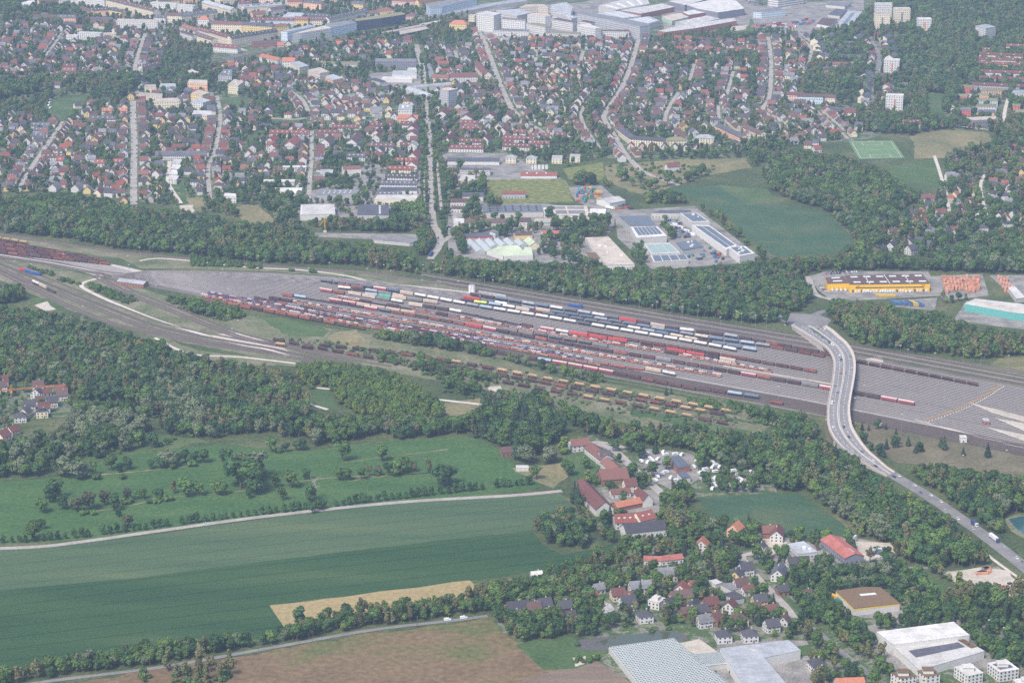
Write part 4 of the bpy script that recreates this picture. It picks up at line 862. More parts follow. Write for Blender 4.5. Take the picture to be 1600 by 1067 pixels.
for x, y, w, dl, r in ((421,224,6,26,'red'),(424,234,6,14,'red'),(452,230,8.5,40,'red'),(507,226,7,36,'brown'),(549,226,8,50,'brown'),(587,212,6,24,'darkred'),(587,219,6,14,'darkred'),(643,205,8,26,'darkred'),(643,214,8,20,'darkred'),(644,232,7,16,'silver'),(644,248,6.5,30,'red'),(643,262,8,20,'red'),(697,222,5,34,'darkred'),(757,222,6,30,'darkred'),(690,182,8,30,'darkred'),
    (643,190,8,20,'darkred'),(792,187,7,18,'terracotta'),(788,205,6,16,'terracotta'),(785,208,5,16,'terracotta'),(765,186,8,20,'darkred'),(728,188,9,20,'darkred')):
    bar(f'{dict(red="red",brown="brown",darkred="dark red",silver="white",terracotta="salmon")[r]}-roofed gabled block showing its white end wall', AB, x-w,y-3, x+w,y-2.5, dl, 7.5, 5, 'white', r, 2, pitch=3.6)
bar('bright orange-roofed corner block at the head of the avenue', AB, 621,185.5, 652,186.5, 13, 8, 4.5, 'peach','orange',3); flat('grey stepped roof block behind the bright orange roof', AB, (622,172,644,172,645,163,624,163), 9, 'white','silver',2, clutter=4)
bar('cream four-storey block with dark roof at the bend of the winding street', AB, 985,217.5, 1036,221, 13, 10, 3, 'cream','dark',4); bar('cream wing with dark roof along the winding street', AB, 966,203, 984,217, 12, 9, 3, 'cream','slate',3)
bar('cream apartment house with green hipped roof', AB, 1043,220.5, 1073,220, 16, 8, 4, 'cream','moss',3, kind='hip'); bar('cream apartment house with silver roof', AB, 1085,216, 1115,217, 16, 8, 4, 'cream','silver',3, kind='hip')
bar('peach long block with slate roof', AB, 1118,197, 1156,215, 13, 8, 3, 'peach','slate',3); bar('cream long block with brown roof right of the peach one', AB, 1160,199, 1186,210, 13, 8, 3, 'cream','brown',3)
for lb, x, y in (('white house with blue-grey roof terraces behind the sunflowers', 798,247), ('white house with blue-grey roof terraces, middle one', 830,248), ('cream house with rounded silver roof behind the sunflowers', 870,248), ('cream house with rounded silver roof near the tree belt', 898,246)):
    bar(lb, 'house', x-8,y, x+8,y+.5, 14, 7, 3, 'cream','silver',2, kind='barrel' if 'rounded' in lb else 'hip')
# ---------------- industrial estate
J = 'industrial estate'
bar('long low hall with slate roof and solar panels beside the avenue', HA, 699,252, 780,252.5, 16, 5, 3, 'white','slate',0, on=[('solar_panel','solar',[(.18,.55,.3,.95),(.44,.1,.82,.9)])])
bar('white two-storey office with window bands beside the avenue', OF, 707,266, 766,266.5, 14, 7, 0, 'white','slate',2, kind='flat', pitch=2.6)
flat('yellow and white workshop with stepped flat roof', HA, (716,283, 742,283, 742,275, 722,273), 7, 'yellow','white',2)
bar('low hall with long red roof and white silos behind the sunflower field', HA, 814,274.5, 870,274.5, 14, 4, 3, 'white','red',0, on=[('skylight','skylight',[(.15,.5,.19,.75),(.42,.5,.46,.75),(.68,.5,.72,.75)])])
bar('hall with slate blue roof beside the gravel yard', HA, 723,307, 755,307, 15, 6, 3, 'white','slate',0); bar('brown-roofed workshop below the slate blue roof', HA, 704,316, 731,316, 13, 5, 3, 'white','brown',1)
bar('metal hall with red roof in the sunflower field', HA, 785,303.5, 821,303.5, 15, 6, 2, 'silver' if False else 'grey','red',1); bar('small white house with dark roof by the hedge', 'house', 700,303, 714,303, 9, 4, 4, 'white','dark',1, dormers=2)
bar('white workshop with brown roof behind the pale willow', HA, 705,326, 727,327, 12, 5, 2, 'white','brown',1)
flat('long hall with rows of blue skylights on its roof', HA, (753,321.5, 847,321, 849,331.5, 756,333), 6, 'concrete','grey',0, on=[('solar_panel','wall_paleblue' if False else 'solar',[(.01,.08+.3*j,.98,.24+.3*j) for j in range(3)]), ('skylight','skylight',[(.1+.13*k,.1+.3*j,.13+.13*k,.22+.3*j) for k in range(7) for j in range(3)])])
flat('pale hall with grey solar fields on its roof', HA, (859,322, 917,322, 921,337, 865,337), 6, 'white','beige',0, on=[('solar_panel','roof_grey',[(.1,.1,.4,.35),(.45,.1,.9,.35),(.1,.5,.4,.85),(.45,.5,.9,.85)])])
flat('white link hall between the skylight hall and the pale hall', HA, (848,325, 862,325, 864,334, 850,334), 5, 'white','white',0)
bar('long low hall with brown roof', HA, 727,348, 803,348, 12, 5, 3, 'concrete','brown',0); flat('white two-storey house with brown flat roof', OF, (811,347.5, 827,347.5, 828,341, 813,340.5), 8, 'white','brown',2)
flat('low teal-trimmed repair hall', HA, (835,347.5, 888,348.5, 888,343, 836,342), 4, 'concrete','beige',0, stripe='trim_teal', wname='garage_door', only=None)
flat('white flat-roofed house at the yard entrance', OF, (709,350, 725,351, 725,342, 709,341.5), 6, 'white','white',1)
flat('blue-grey roofed hall with a red fascia', HA, (722.5,366, 726.5,372, 769.5,370, 765.5,363.5), 6, 'concrete','slate',0, stripe='trim_red')
flat('white stair tower beside the red fascia hall', OF, (765,362, 774,365, 779,362.5, 770,358.5), 10, 'white','grey',2)
bar('low curved hall with brown roof and teal fascia', HA, 805,369, 832,368, 13, 4, 2, 'yellow','brown',0, kind='barrel')
flat('low salmon-roofed sheds in front of the teal-trimmed hall', HA, (845,360, 880,361, 884,366, 850,366), 3.5, 'white','salmon',0)
flat('large beige flat-roofed hall among the trees', HA, (914,371.5, 951,370.5, 991.5,413, 949,414.5), 6, 'white','beige',1, clutter=4, pitch=3)
flat('brown-roofed annex beside the large beige hall', HA, (915,395, 931,394.5, 941,404, 923,405), 4, 'white','earth',0)
g6 = [('solar_panel','solar',[(.04+.16*k,.08,.17+.16*k,.92) for k in range(6)])]
flat('hall with grey solar roof, upper one of the pair', HA, (967,338, 1012,337, 1026,353, 984,353.5), 8, 'grey','grey',0, on=g6)
flat('hall with grey solar roof and white rim, lower one of the pair', HA, (985,355, 1027,354, 1042,369, 995,372), 8, 'concrete','white',0, on=[('solar_panel','solar',[(.1+.14*k,.05,.22+.14*k,.8) for k in range(6)])])
flat('hall with greenish glass roof', HA, (1006,381, 1046,380, 1063,395.5, 1018,398), 5, 'white','white',0, on=[('glass_roof','roof_glass_green',[(.06,.12,.34,.9),(.37,.12,.64,.9),(.67,.12,.95,.9)])])
flat('hall with four pale solar fields on its roof', HA, (1017,399.5, 1070,398, 1076,406, 1022,410), 5, 'concrete','white',0, on=[('solar_panel','solar',[(.03+.245*k,.06,.25+.245*k,.94) for k in range(4)])])
flat('blue solar-roofed shed in the recycling yard', HA, (1055.6,380, 1086,375, 1099.5,386, 1067,392), 6, 'concrete','slate',0, on=[('solar_panel','solar',[(.03,.05,.97,.95)])], clutter=4)
flat('open hall with solar roof at the top of the recycling yard', HA, (1062.5,333.5, 1089,333.5, 1109,347, 1081,347.5), 8, 'concrete','white',0, on=[('solar_panel','solar',[(.08,.06,.92,.92)])], clutter=2)
flat('low wing with grey panels behind the recycling yard', HA, (1018,333, 1062,333.5, 1080,329, 1032,329), 7, 'concrete','slate',1)
flat('long open-fronted hall with two solar strips', HA, (1081,352, 1109,353, 1152,384, 1135,390), 8, 'white','white',0, on=[('solar_panel','solar',[(.1,.05,.44,.95),(.5,.05,.88,.95)])])
flat('square pale hall with small roof windows at the end of the long open hall', HA, (1137.5,386, 1164,385, 1179.5,396, 1156,400.5), 9, 'white','white',0, on=[('solar_panel','solar',[(.1,.08,.85,.9)])], clutter=6)
bar('large white tent hall beside the container yard', 'tent hall', 953,318, 977,313.5, 26, 6, 3, 'white','white',0, name='tent_hall'); bar('smaller white tent hall beside the pale hall', 'tent hall', 921,333, 945,334, 20, 4, 3, 'white','white',0, name='tent_hall')
flat('white hall with flat roof beside the folding crane', HA, (470,320, 522,319.5, 524,334.5, 469,336.5), 7, 'white','white',0, on=[('skylight','trim_white',[(.02,.05,.05,.95)])])
flat('grey-blue hall with white skylights', HA, (560,320, 607,320.5, 608,336.5, 558,336), 7, 'grey','slate',0, on=[('skylight','skylight',[(.68,.1+.17*k,.74,.2+.17*k) for k in range(5)])])
flat('white office hall with dark upper roof above the car park', OF, (585,312, 652,311, 652,305, 590,305), 7, 'cream','white',1, pitch=3)
flat('slate flat roof of the shop hall with dormers', HA, (593,299, 652,298.5, 650,293, 596,293), 4, 'white','slate',0)
flat('long grey hall with rows of rooflights', HA, (494,305, 557,303, 562,296, 498,297), 6, 'grey','grey',0, on=[('skylight','skylight',[(.15+.13*k,.2+.35*j,.18+.13*k,.35+.35*j) for k in range(6) for j in range(2)])])
bar('wide white barn-like hall with low roof', HA, 412,284.5, 460,284.5, 14, 5, 1.5, 'white','white',0); bar('white hall with arched roof behind the trees', HA, 428,303, 471,303, 22, 3, 5, 'white','white',0, kind='barrel')
bar('white hall with pale arched roof by the side street', HA, 500,271, 520,271, 16, 4, 3, 'white','silver',0, kind='barrel'); bar('pale hall with pink roof beside the blue poster', HA, 536,266, 564,265, 18, 8, 3, 'white','terracotta',1, kind='barrel')
flat('low grey building half hidden by the wood edge', HA, (583,372, 653,372.5, 655,378, 640,380, 585,375), 4, 'concrete','grey',0)
flat('white flat-roofed house at the wood edge', 'house', (350,307, 369,308, 368,303, 351,302), 8, 'white','white',2); flat('cream modern house with roof terrace above the wood', 'house', (297,285,318,286,318,281,298,280), 6, 'white','dark',2)
for k in range(4): flat('white stepped garden house beside the narrow garden path', 'house', (268-k*1.8,255+k*8.5, 281-k*1.8,256+k*8.5, 285-k*1.8,250+k*8.5, 272-k*1.8,249+k*8.5), 6, 'white','white',2)
# garden centre: six glass sheds and pale green flat roofs
gc = empty('garden_centre', G(790,390)); tag(gc, 'garden centre with ridged glass sheds and pale green flat roofs', 'garden centre'); gl = gc.location
for k in range(7):
    a0, a1 = G(734+14.6*k, 376-.4*k, 4), G(751+14.6*k, 393-.6*k, 4); 
    if k >= 2: a1 = a0.lerp(a1, .62)
    if k >= 5: a0 = a0.lerp(a1, .2)
    d = (a1-a0).normalized(); nn = Vector((-d.y, d.x, 0)); hw = 5.2; mb = MB()
    l0, l1, r0, r1 = a0-nn*hw, a1-nn*hw, a0+nn*hw, a1+nn*hw; t0, t1 = a0+Vector((0,0,3)), a1+Vector((0,0,3))
    for f in ((l0,l1,t1,t0),(t0,t1,r1,r0),(l1,r1,t1),(l0,t0,r0)): mb.face([p-gl for p in f])
    for p, q in ((l0,l1),(r0,r1),(l1,r1),(l0,r0)): mb.face([p-gl, q-gl, Vector((q.x,q.y,0))-gl, Vector((p.x,p.y,0))-gl])
    mb.build('glass_shed', MATS['greenhouse_glass'], gc)
for px, h, r in (((761,392, 778,386, 800,396, 786,400), 5,'palegreen'), ((776,385, 809,383, 817,391, 787,393), 6,'palegreen'), ((786,393.3, 817,391.5, 820,386, 830,387, 833,398.5, 788,400.5), 5.4,'palegreen')):
    p = [G(px[i],px[i+1],h)-gl for i in range(0,len(px),2)]; MB().prism(ccw(p), 0, h, 1, topmi=0).build('flat_roof', [RM(r), WM('white')], gc); mark([v+gl for v in p], 1, 2)
hall = bar('pale green gabled entrance hall of the garden centre', HA, 828,384, 843,383, 26, 5, 4, 'cream','palegreen',0); mark(P(735,375,835,372,845,385,835,398,760,398), 1, 2)
# yellow parcel depot
dep = flat('long yellow parcel depot with brown roof and loading docks', 'depot', (1320,431, 1441,428.5, 1453,443.5, 1328,445), 9, 'depot','brown',0, name='parcel_depot', on=[('skylight','skylight',[(.06+.165*k,.12,.15+.165*k,.24) for k in range(6)]+[(.06+.165*k,.7,.15+.165*k,.82) for k in range(6)]), ('roof_joint','trim_white',[(.245,.01,.252,.99),(.5,.01,.507,.99),(.755,.01,.762,.99)])])
dw = flat('lower yellow wing of the parcel depot at its left end', 'depot', (1290,434, 1318,432, 1326.5,442.5, 1293,443.5), 8, 'depot','brown',0, name='parcel_depot', on=[('skylight','skylight',[(.3,.1,.75,.25),(.3,.6,.75,.75)])])
A, B = G(1328,445,9), G(1453,443.5,9); d = (B-A).normalized(); rot = math.atan2(d.y, d.x); c = dep.location; nn = Vector((d.y,-d.x,0))
def on_front(u, z0, w, h, name, m, out=.15):
    p = A.lerp(B, u) - c + nn*out; return MB().box(-w/2, w/2, -.12, .1, z0, z0+h).build(name, m, dep, (p.x, p.y, 0), rot)
on_front(.5, 5.0, (B-A).length*.86, .9, 'window_band', MATS['window_glass'])
for k in range(26): on_front(.04+.92*k/25, .3, 2.0, 3.0, 'dock_door', MATS['trim_white'] if k % 3 else MATS['dock'])
def sign(txt, u, z, size, m):
    cu = bpy.data.curves.new('sign', 'FONT'); cu.body = txt; cu.size = size; cu.extrude = .06; cu.align_x = 'CENTER'
    me = None; o = bpy.data.objects.new('sign_src', cu); COL.objects.link(o); bpy.context.view_layer.update()
    me = bpy.data.meshes.new_from_object(o.evaluated_get(bpy.context.evaluated_depsgraph_get())); bpy.data.objects.remove(o)
    me.materials.clear(); me.materials.append(m); p = A.lerp(B, u) - c + nn*.16
    return obj('sign', me, dep, M=Matrix.Translation((p.x, p.y, z)) @ Matrix.Rotation(rot, 4, 'Z') @ Matrix.Rotation(R(90), 4, 'X'))
sign('DHL', .1, 6.6, 2.2, MATS['trim_red']); sign('DHL', .92, 6.8, 2.2, MATS['trim_red'])
flat('teal hall with pale ribbed roof at the right edge', HA, (1507,475, 1524,467, 1645,481, 1645,494, 1586,489), 8, 'teal','white',0, name='hall', on=[('rooflight','roof_beige',[(.2,.1,.5,.9)])])
flat('narrow white hall roof beside the orange containers', HA, (1575,449.5, 1585,447, 1602,465, 1588,467), 5, 'concrete','white',0)
# ---------------- lower right: workshops, greenhouses, halls
bar('workshop with bright red metal roof and a white skylight strip', HA, 1320,872, 1350,868, 44, 6, 3, 'slate','salmon',1, on=[('skylight','skylight',[(.2,.78,.8,.9)])]); 
flat('grey flat-roofed workshop with white wall', HA, (1230,850, 1247,866, 1276.5,862, 1256,845.5), 5, 'white','silver',1, clutter=3, pitch=2.6)
flat('workshop with brown planted roof and a yellow band', HA, (1306,923, 1335,950.5, 1406,942.5, 1375,917.5, 1350,917), 6, 'white','earth',0, stripe='trim_yellow', on=[('skylight','skylight',[(.3,.4,.4,.75)])], wname='gate')
n6 = flat('long white flat-roofed warehouse, rear and higher part', 'warehouse', (1370,987, 1490,971.5, 1514.5,992, 1396,1007), 9, 'white','white',0, on=[('roof_joint','trim_white',[(.25,.02,.255,.98),(.5,.02,.505,.98),(.75,.02,.755,.98)])])
flat('white warehouse wing with dark roof field', 'warehouse', (1397,1010, 1503,996.5, 1538,1017, 1437,1047), 6, 'white','white',0, on=[('roof_field','roof_slate',[(.12,.25,.86,.55)]), ('green_roof','roof_earth',[(.9,.06,.995,.7)]), ('roof_vent','skylight',[(.92,.2,.94,.25),(.96,.2,.98,.25),(.93,.45,.95,.5)])])
flat('white L-shaped hall beside the greenhouses', 'warehouse', (1125,1013, 1232,1000, 1251,1016, 1194,1028, 1232,1072, 1240,1100, 1180,1100), 7, 'white','silver',0, on=[('skylight','trim_yellow' if False else 'roof_beige',[(.25,.3,.3,.5)])])
def vents(q, n, rows_, gh):
    gm = MB(); vm_ = MB()
    for k in range(n+1): strip(gm, [bil(q,0,k/n), bil(q,1,k/n)], .45, q[0].z+.06)
    gm.build('gutters', MATS['dock'], gh)
    for k in range(n):
        for j in range(rows_):
            a = bil(q,(j+.15)/rows_,(k+.55)/n); b = bil(q,(j+.75)/rows_,(k+.55)/n); c = bil(q,(j+.75)/rows_,(k+.9)/n); d = bil(q,(j+.15)/rows_,(k+.9)/n)
            vm_.face([a+Vector((0,0,1.55)), b+Vector((0,0,1.55)), c+Vector((0,0,1.75)), d+Vector((0,0,1.75))])
    o = vm_.build('roof_vents', MATS['skylight'], gh); o['kind'] = 'stuff'
gh = empty('greenhouse', G(1050,1040)); tag(gh, 'large greenhouse with many ridged glass bays beside the pond', 'greenhouse'); gl = gh.location
q = [G(951,1012,4), G(1052,998,4), G(1142,1072,4), G(1020,1100,4)]; q = [p-gl for p in q]; n = 34
mb = MB(); mw = MB()
for k in range(n):
    a0, a1, b0, b1 = bil(q,0,k/n), bil(q,0,(k+1)/n), bil(q,1,k/n), bil(q,1,(k+1)/n); up = Vector((0,0,1.5))
    ta, tb = (a0+a1)/2+up, (b0+b1)/2+up
    for f in ((a0,b0,tb,ta),(ta,tb,b1,a1)): mb.face(f)
    for f in ((a0,ta,a1),(b0,b1,tb)): mw.face(f)
for i in range(4): p, r_ = q[i], q[(i+1)%4]; mw.face([p, r_, Vector((r_.x,r_.y,0)), Vector((p.x,p.y,0))])
mb.build('glass_roof', MATS['greenhouse_glass'], gh); mw.build('wall', WM('concrete'), gh); mark([p+gl for p in q], 1, 2)
vents(q, n, 26, gh)
gh = empty('greenhouse', G(1105,1032)); tag(gh, 'smaller greenhouse joined to the right of the large one', 'greenhouse'); gl = gh.location
q = [p-gl for p in (G(1074,1024,4), G(1124,1020,4), G(1143,1036,4), G(1094,1041,4))]; n = 12; mb = MB(); mw = MB()
for k in range(n):
    a0, a1, b0, b1 = bil(q,0,k/n), bil(q,0,(k+1)/n), bil(q,1,k/n), bil(q,1,(k+1)/n); up = Vector((0,0,1.4)); ta, tb = (a0+a1)/2+up, (b0+b1)/2+up
    for f in ((a0,b0,tb,ta),(ta,tb,b1,a1)): mb.face(f)
    for f in ((a0,ta,a1),(b0,b1,tb)): mw.face(f)
for i in range(4): p, r_ = q[i], q[(i+1)%4]; mw.face([p, r_, Vector((r_.x,r_.y,0)), Vector((p.x,p.y,0))])
mb.build('glass_roof', MATS['greenhouse_glass'], gh); mw.build('wall', WM('concrete'), gh); mark([p+gl for p in q], 1, 2)
vents(q, n, 14, gh)
for lb, px, r in (('white cube apartment house with planted roof, leftmost in the bottom row', (1392,1051, 1408,1060, 1432,1056, 1416,1047),'earth'), ('white cube apartment house with planted roof beside the leftmost', (1433,1048, 1447,1057, 1469,1053, 1455,1043),'earth'),
                  ('white cube apartment house with bright white roof', (1491,1042, 1512,1056, 1536,1051, 1516,1036),'white'), ('white cube apartment house with solar panels, rightmost', (1543,1036, 1562,1050, 1592,1045, 1572,1030),'white'),
                  ('pale apartment house at the bottom right corner', (1583,1062, 1600,1076, 1630,1070, 1610,1056),'white')):
    t = flat(lb, 'apartment house', px, 7.6, 'white', r, 3, on=[('solar_panel','solar',[(.2,.15,.45,.85),(.55,.15,.8,.85)])] if 'solar' in lb else (), pitch=2.8)
    MB().box(-4.2,3.2,-3.0,3.6,7.952,10.3).build('penthouse', WM('white'), t); MB().box(-4.6,3.6,-3.4,4.0,10.3,10.6).build('penthouse_roof', RM(r), t)
    for zz in (2.5,5.0): MB().box(-5.0,-1.2,-7.6,-6.4,zz,zz+1.0,0,Matrix.Rotation(R(-12),4,'Z')).build('balcony', WM('beige'), t)
bar('long farm roof in bright orange at the bottom edge', 'house', 1308,1073, 1352,1071, 12, 4, 4, 'white','orange',1)
# the farm estate
FB = 'farm building'
bar('white estate house with brown-red roof, rear end of the farm row', FB, 895,697, 923,694, 13, 6, 4, 'white','terracotta',2); bar('long estate wing with brown-red roof behind the farm road', FB, 913,699, 937,718, 13, 5.5, 4, 'white','terracotta',2)
bar('estate wing with brown-red roof, middle of the diagonal row', FB, 938,722, 955,737, 13, 5, 4, 'white','terracotta',1); bar('white estate house with dark roof between the wings', FB, 938,712, 955,711, 10, 8, 3, 'white','dark',2)
bar('wide barn with big brown-red roof', 'barn', 941,750, 983,747, 22, 5, 6, 'brown','terracotta',0); bar('huge barn with brown-red roof and pale end wall', 'barn', 931,796, 959,793, 62, 6, 6, 'white','darkred',0)
bar('cream farmhouse with steep red-brown roof beside the farm road', FB, 978,760, 996,758, 10, 6, 5, 'cream','darkred',2); bar('low white stable with two dark gates', FB, 956,772, 986,769, 8, 4, 3, 'white','terracotta',1)
bar('white gabled barn with brown roof by the farm road', 'barn', 1005,782, 1020,780, 20, 6, 5, 'white','darkred',0); bar('low orange-tiled barn in the farm yard', 'barn', 965,793, 1004,785, 11, 4, 3, 'brick','orange',0)
bar('white manor house with deep red roof, left wing', FB, 962,817, 1001,815, 15, 6, 5, 'white','red',2, dormers=4); bar('white manor house with deep red roof, right wing', FB, 1001.5,814, 1025,809, 15, 8, 5, 'cream','red',2, dormers=2)
bar('long dark-roofed barn behind the big trees', 'barn', 979,833, 1042,826, 16, 6, 5, 'white','dark',1); bar('low building with salmon roof, right half', FB, 1034,876, 1068,872, 10, 4, 2, 'white','salmon',1); bar('low building with salmon roof, left half', FB, 1006,875, 1033,876, 9, 4, 2, 'white','salmon',1)
flat('dark solar-roofed hall with red trim beside the caravans', HA, (1045,714, 1058,732, 1078,728, 1062,712), 5, 'brick','slate',0, on=[('solar_panel','solar',[(.1,.1,.9,.45),(.1,.55,.9,.9)])]); flat('hall with solar strips in front of the caravan rows', HA, (1058,739, 1066,748, 1079,746, 1070,736), 4, 'white','slate',0, on=[('solar_panel','solar',[(.1,.1,.9,.9)])])
flat('white long shed beside the farm meadow', 'shed', (806,727, 825,727, 826,731, 807,731.5), 3, 'white','white',0); flat('brown hut with dark roof at the wood edge', 'shed', (781,699, 800,697, 803,706, 784,708), 4, 'brown','brown',1)
flat('grey works hall with shallow roofs in the village', HA, (1126,913, 1142,922, 1162,918, 1145,910), 4, 'concrete','grey',0); flat('dark works hall behind the village road', HA, (1131,928, 1146,937, 1163,934, 1148,923), 4, 'grey','dark',0); flat('white low garage roof in the village', HA, (1108,907, 1118,913, 1128,910, 1119,905), 3, 'white','white',0)
# railway buildings
bar('long low brick engine shed with silver roof in the yard throat', 'engine shed', 183,439.5, 224,444.5, 11, 4, 2, 'brick','silver',1, name='engine_shed'); bar('small brick signal hut with pale roof among the sidings', 'signal hut', 1537,658, 1546,658, 8, 4, 0, 'brick','silver',1, kind='flat', name='signal_hut')
bar('white signal hut with red band beside the service road', 'signal hut', 1501,684, 1511,684, 7, 5, 0, 'white','white',1, kind='flat', name='signal_hut'); flat('long silver roof over a loading ramp in the yard', 'loading shed', (748,456, 790,463, 790,461, 749,454.5), 5, 'concrete','silver',0, base_z=4.4, name='loading_shed')
flat('small white hut with flat roof below the dark tracks', 'hut', (1371,661, 1378,661.5, 1378,660, 1372,659.5), 3, 'white','white',0, name='hut')
for i in range(2):
    p = G(735.5+3.7*i, 457); o = empty('silo', p); tag(o, 'short white silo beside the loading ramp', 'silo'); MB().cyl((0,0,0),(0,0,8),2.4,2.4,14).build('silo_body', MATS['trim_white'], o); MB().cyl((0,0,8),(0,0,9.4),2.4,.4,14).build('silo_cap', RM('silver'), o); mark_line([p,p],6,1)
for i in range(9):
    p = G(832+2.9*i+(i%2), 264.5); o = empty('tank', p); tag(o, 'white upright tank behind the long red roof', 'tank', 'white tanks behind the long red roof', True); MB().cyl((0,0,0),(0,0,5.5),1.2,1.2,10).build('tank_body', MATS['trim_white'], o); MB().cyl((0,0,5.5),(0,0,6.3),1.2,.3,10).build('tank_cap', RM('silver'), o)
# ================================================================== HOUSES
HK = dict(g=(10.5,9.5,5.2,4.4), t=(11.5,10.5,6.6,4.6), h=(11,10.5,5.6,3.6), s=(8.5,7.5,4.0,3.6), l=(17,10.5,5.8,4.4), f=(11,9.5,6.2,0))
_hm = {}
def house_meshes(kind, wl, rf):
    key = (kind, wl, rf)
    if key in _hm: return _hm[key]
    L, D, h, rh = HK[kind]; hl, hd = L/2, D/2
    w = MB(); w.prism([(-hl,-hd),(hl,-hd),(hl,hd),(-hl,hd)], 0, h, 0, top=False, bottom=False)
    r = MB(); o = .55; t = .28
    if kind == 'h': r.poly([(-hl-o,-hd-o,h),(hl+o,-hd-o,h),(hl+o,hd+o,h),(-hl-o,hd+o,h),(-hl+hd*.85,0,h+rh),(hl-hd*.85,0,h+rh)], [(0,1,5,4),(2,3,4,5),(1,2,5),(3,0,4),(3,2,1,0)])
    elif kind == 'f': r.box(-hl-.2,hl+.2,-hd-.2,hd+.2,h,h+.4); r.box(-hl*.55,hl*.5,-hd*.5,hd*.6,h+.4,h+2.6)
    else:
        for s in (-1, 1): w.face([(s*hl,-hd,h),(s*hl,hd,h),(s*hl,0,h+rh)] if s > 0 else [(s*hl,hd,h),(s*hl,-hd,h),(s*hl,0,h+rh)])
        k = rh/hd
        for s in (-1, 1):
            e = [Vector((-hl-o,s*(hd+o),h-k*o)), Vector((hl+o,s*(hd+o),h-k*o)), Vector((hl+o,0,h+rh+.05)), Vector((-hl-o,0,h+rh+.05))]; up = Vector((0,0,t))
            r.face(e); r.face([p+up for p in e])
            for i in range(4): a, b = e[i], e[(i+1)%4]; r.face([a,b,b+up,a+up])
    nf = 2 if h > 5 else 1; spots = []
    for side, ln, dist in ((0,L,hd),(1,D,hl),(2,L,hd),(3,D,hl)):
        c = max(2, int(ln/3.0))
        for f in range(nf):
            for i in range(c): spots.append((side, -ln/2+ln*(i+.5)/c, 1.0+f*2.7, dist))
        if side % 2 and kind in 'gtls': spots.append((side, 0, h+.4, dist))
    d = dict(wall=w.mesh('wall', WM(wl)), roof=r.mesh('roof', RM(rf)), chimney=MB().box(1.2,2.0,.3,1.0,h+rh*.4,h+max(rh,2.6)+1.1).mesh('chimney', WM('brick' if rf in ('red','orange') else 'beige')),
             spots=spots, src=(w, r), h=h, L=L, D=D)
    _hm[key] = d; return d
_winB = MB().box(-.65,.65,-.05,.07,0,1.35).mesh('window', MATS['window_glass']); _doorB = MB().box(-.55,.55,-.05,.08,.05,2.15).mesh('door', MATS['door_dark'])
def near_house(kind, wl, rf, loc, rot):
    d = house_meshes(kind, wl, rf); root = empty('house', loc, rot)
    obj('wall', d['wall'], root); r = obj('roof', d['roof'], root); obj('chimney', d['chimney'], r)
    cr, sr = math.cos(rot), math.sin(rot)
    for side, u, z, dist in d['spots']:
        a = side*math.pi/2; nx, ny = math.sin(a), -math.cos(a)          # outward normal in the house frame
        if (nx*sr + ny*cr) > .25: continue                             # looks away from the camera
        x, y = (u*math.cos(a) + nx*dist, u*math.sin(a) + ny*dist)
        obj('window', _winB, root, (x, y, z), a)
    obj('door', _doorB, root, (d['L']*.18, -d['D']/2, 0))
    return root
WCH = ['white']*8 + ['cream']*4 + ['yellow']*2 + ['pink','beige']; RCH = ['brown']*7 + ['dark']*7 + ['terracotta']*3 + ['red'] + ['grey']*3 + ['darkred']*4 + ['slate']*2
HOUSES = []           # (x, y, rot, kind, wall, roof, where)
def put(x, y, rot, kind, wl, rf, where, force=False):
    L, D, _, _ = HK[kind]
    if not force and occ(x, y, max(L, D)*.5, 15): return False
    c, s = math.cos(rot), math.sin(rot)
    q = [(x+c*a-s*b, y+s*a+c*b) for a, b in ((-L/2,-D/2),(L/2,-D/2),(L/2,D/2),(-L/2,D/2))]
    mark(q, 1, 1.5); HOUSES.append((x, y, rot, kind, wl, rf, where)); return True
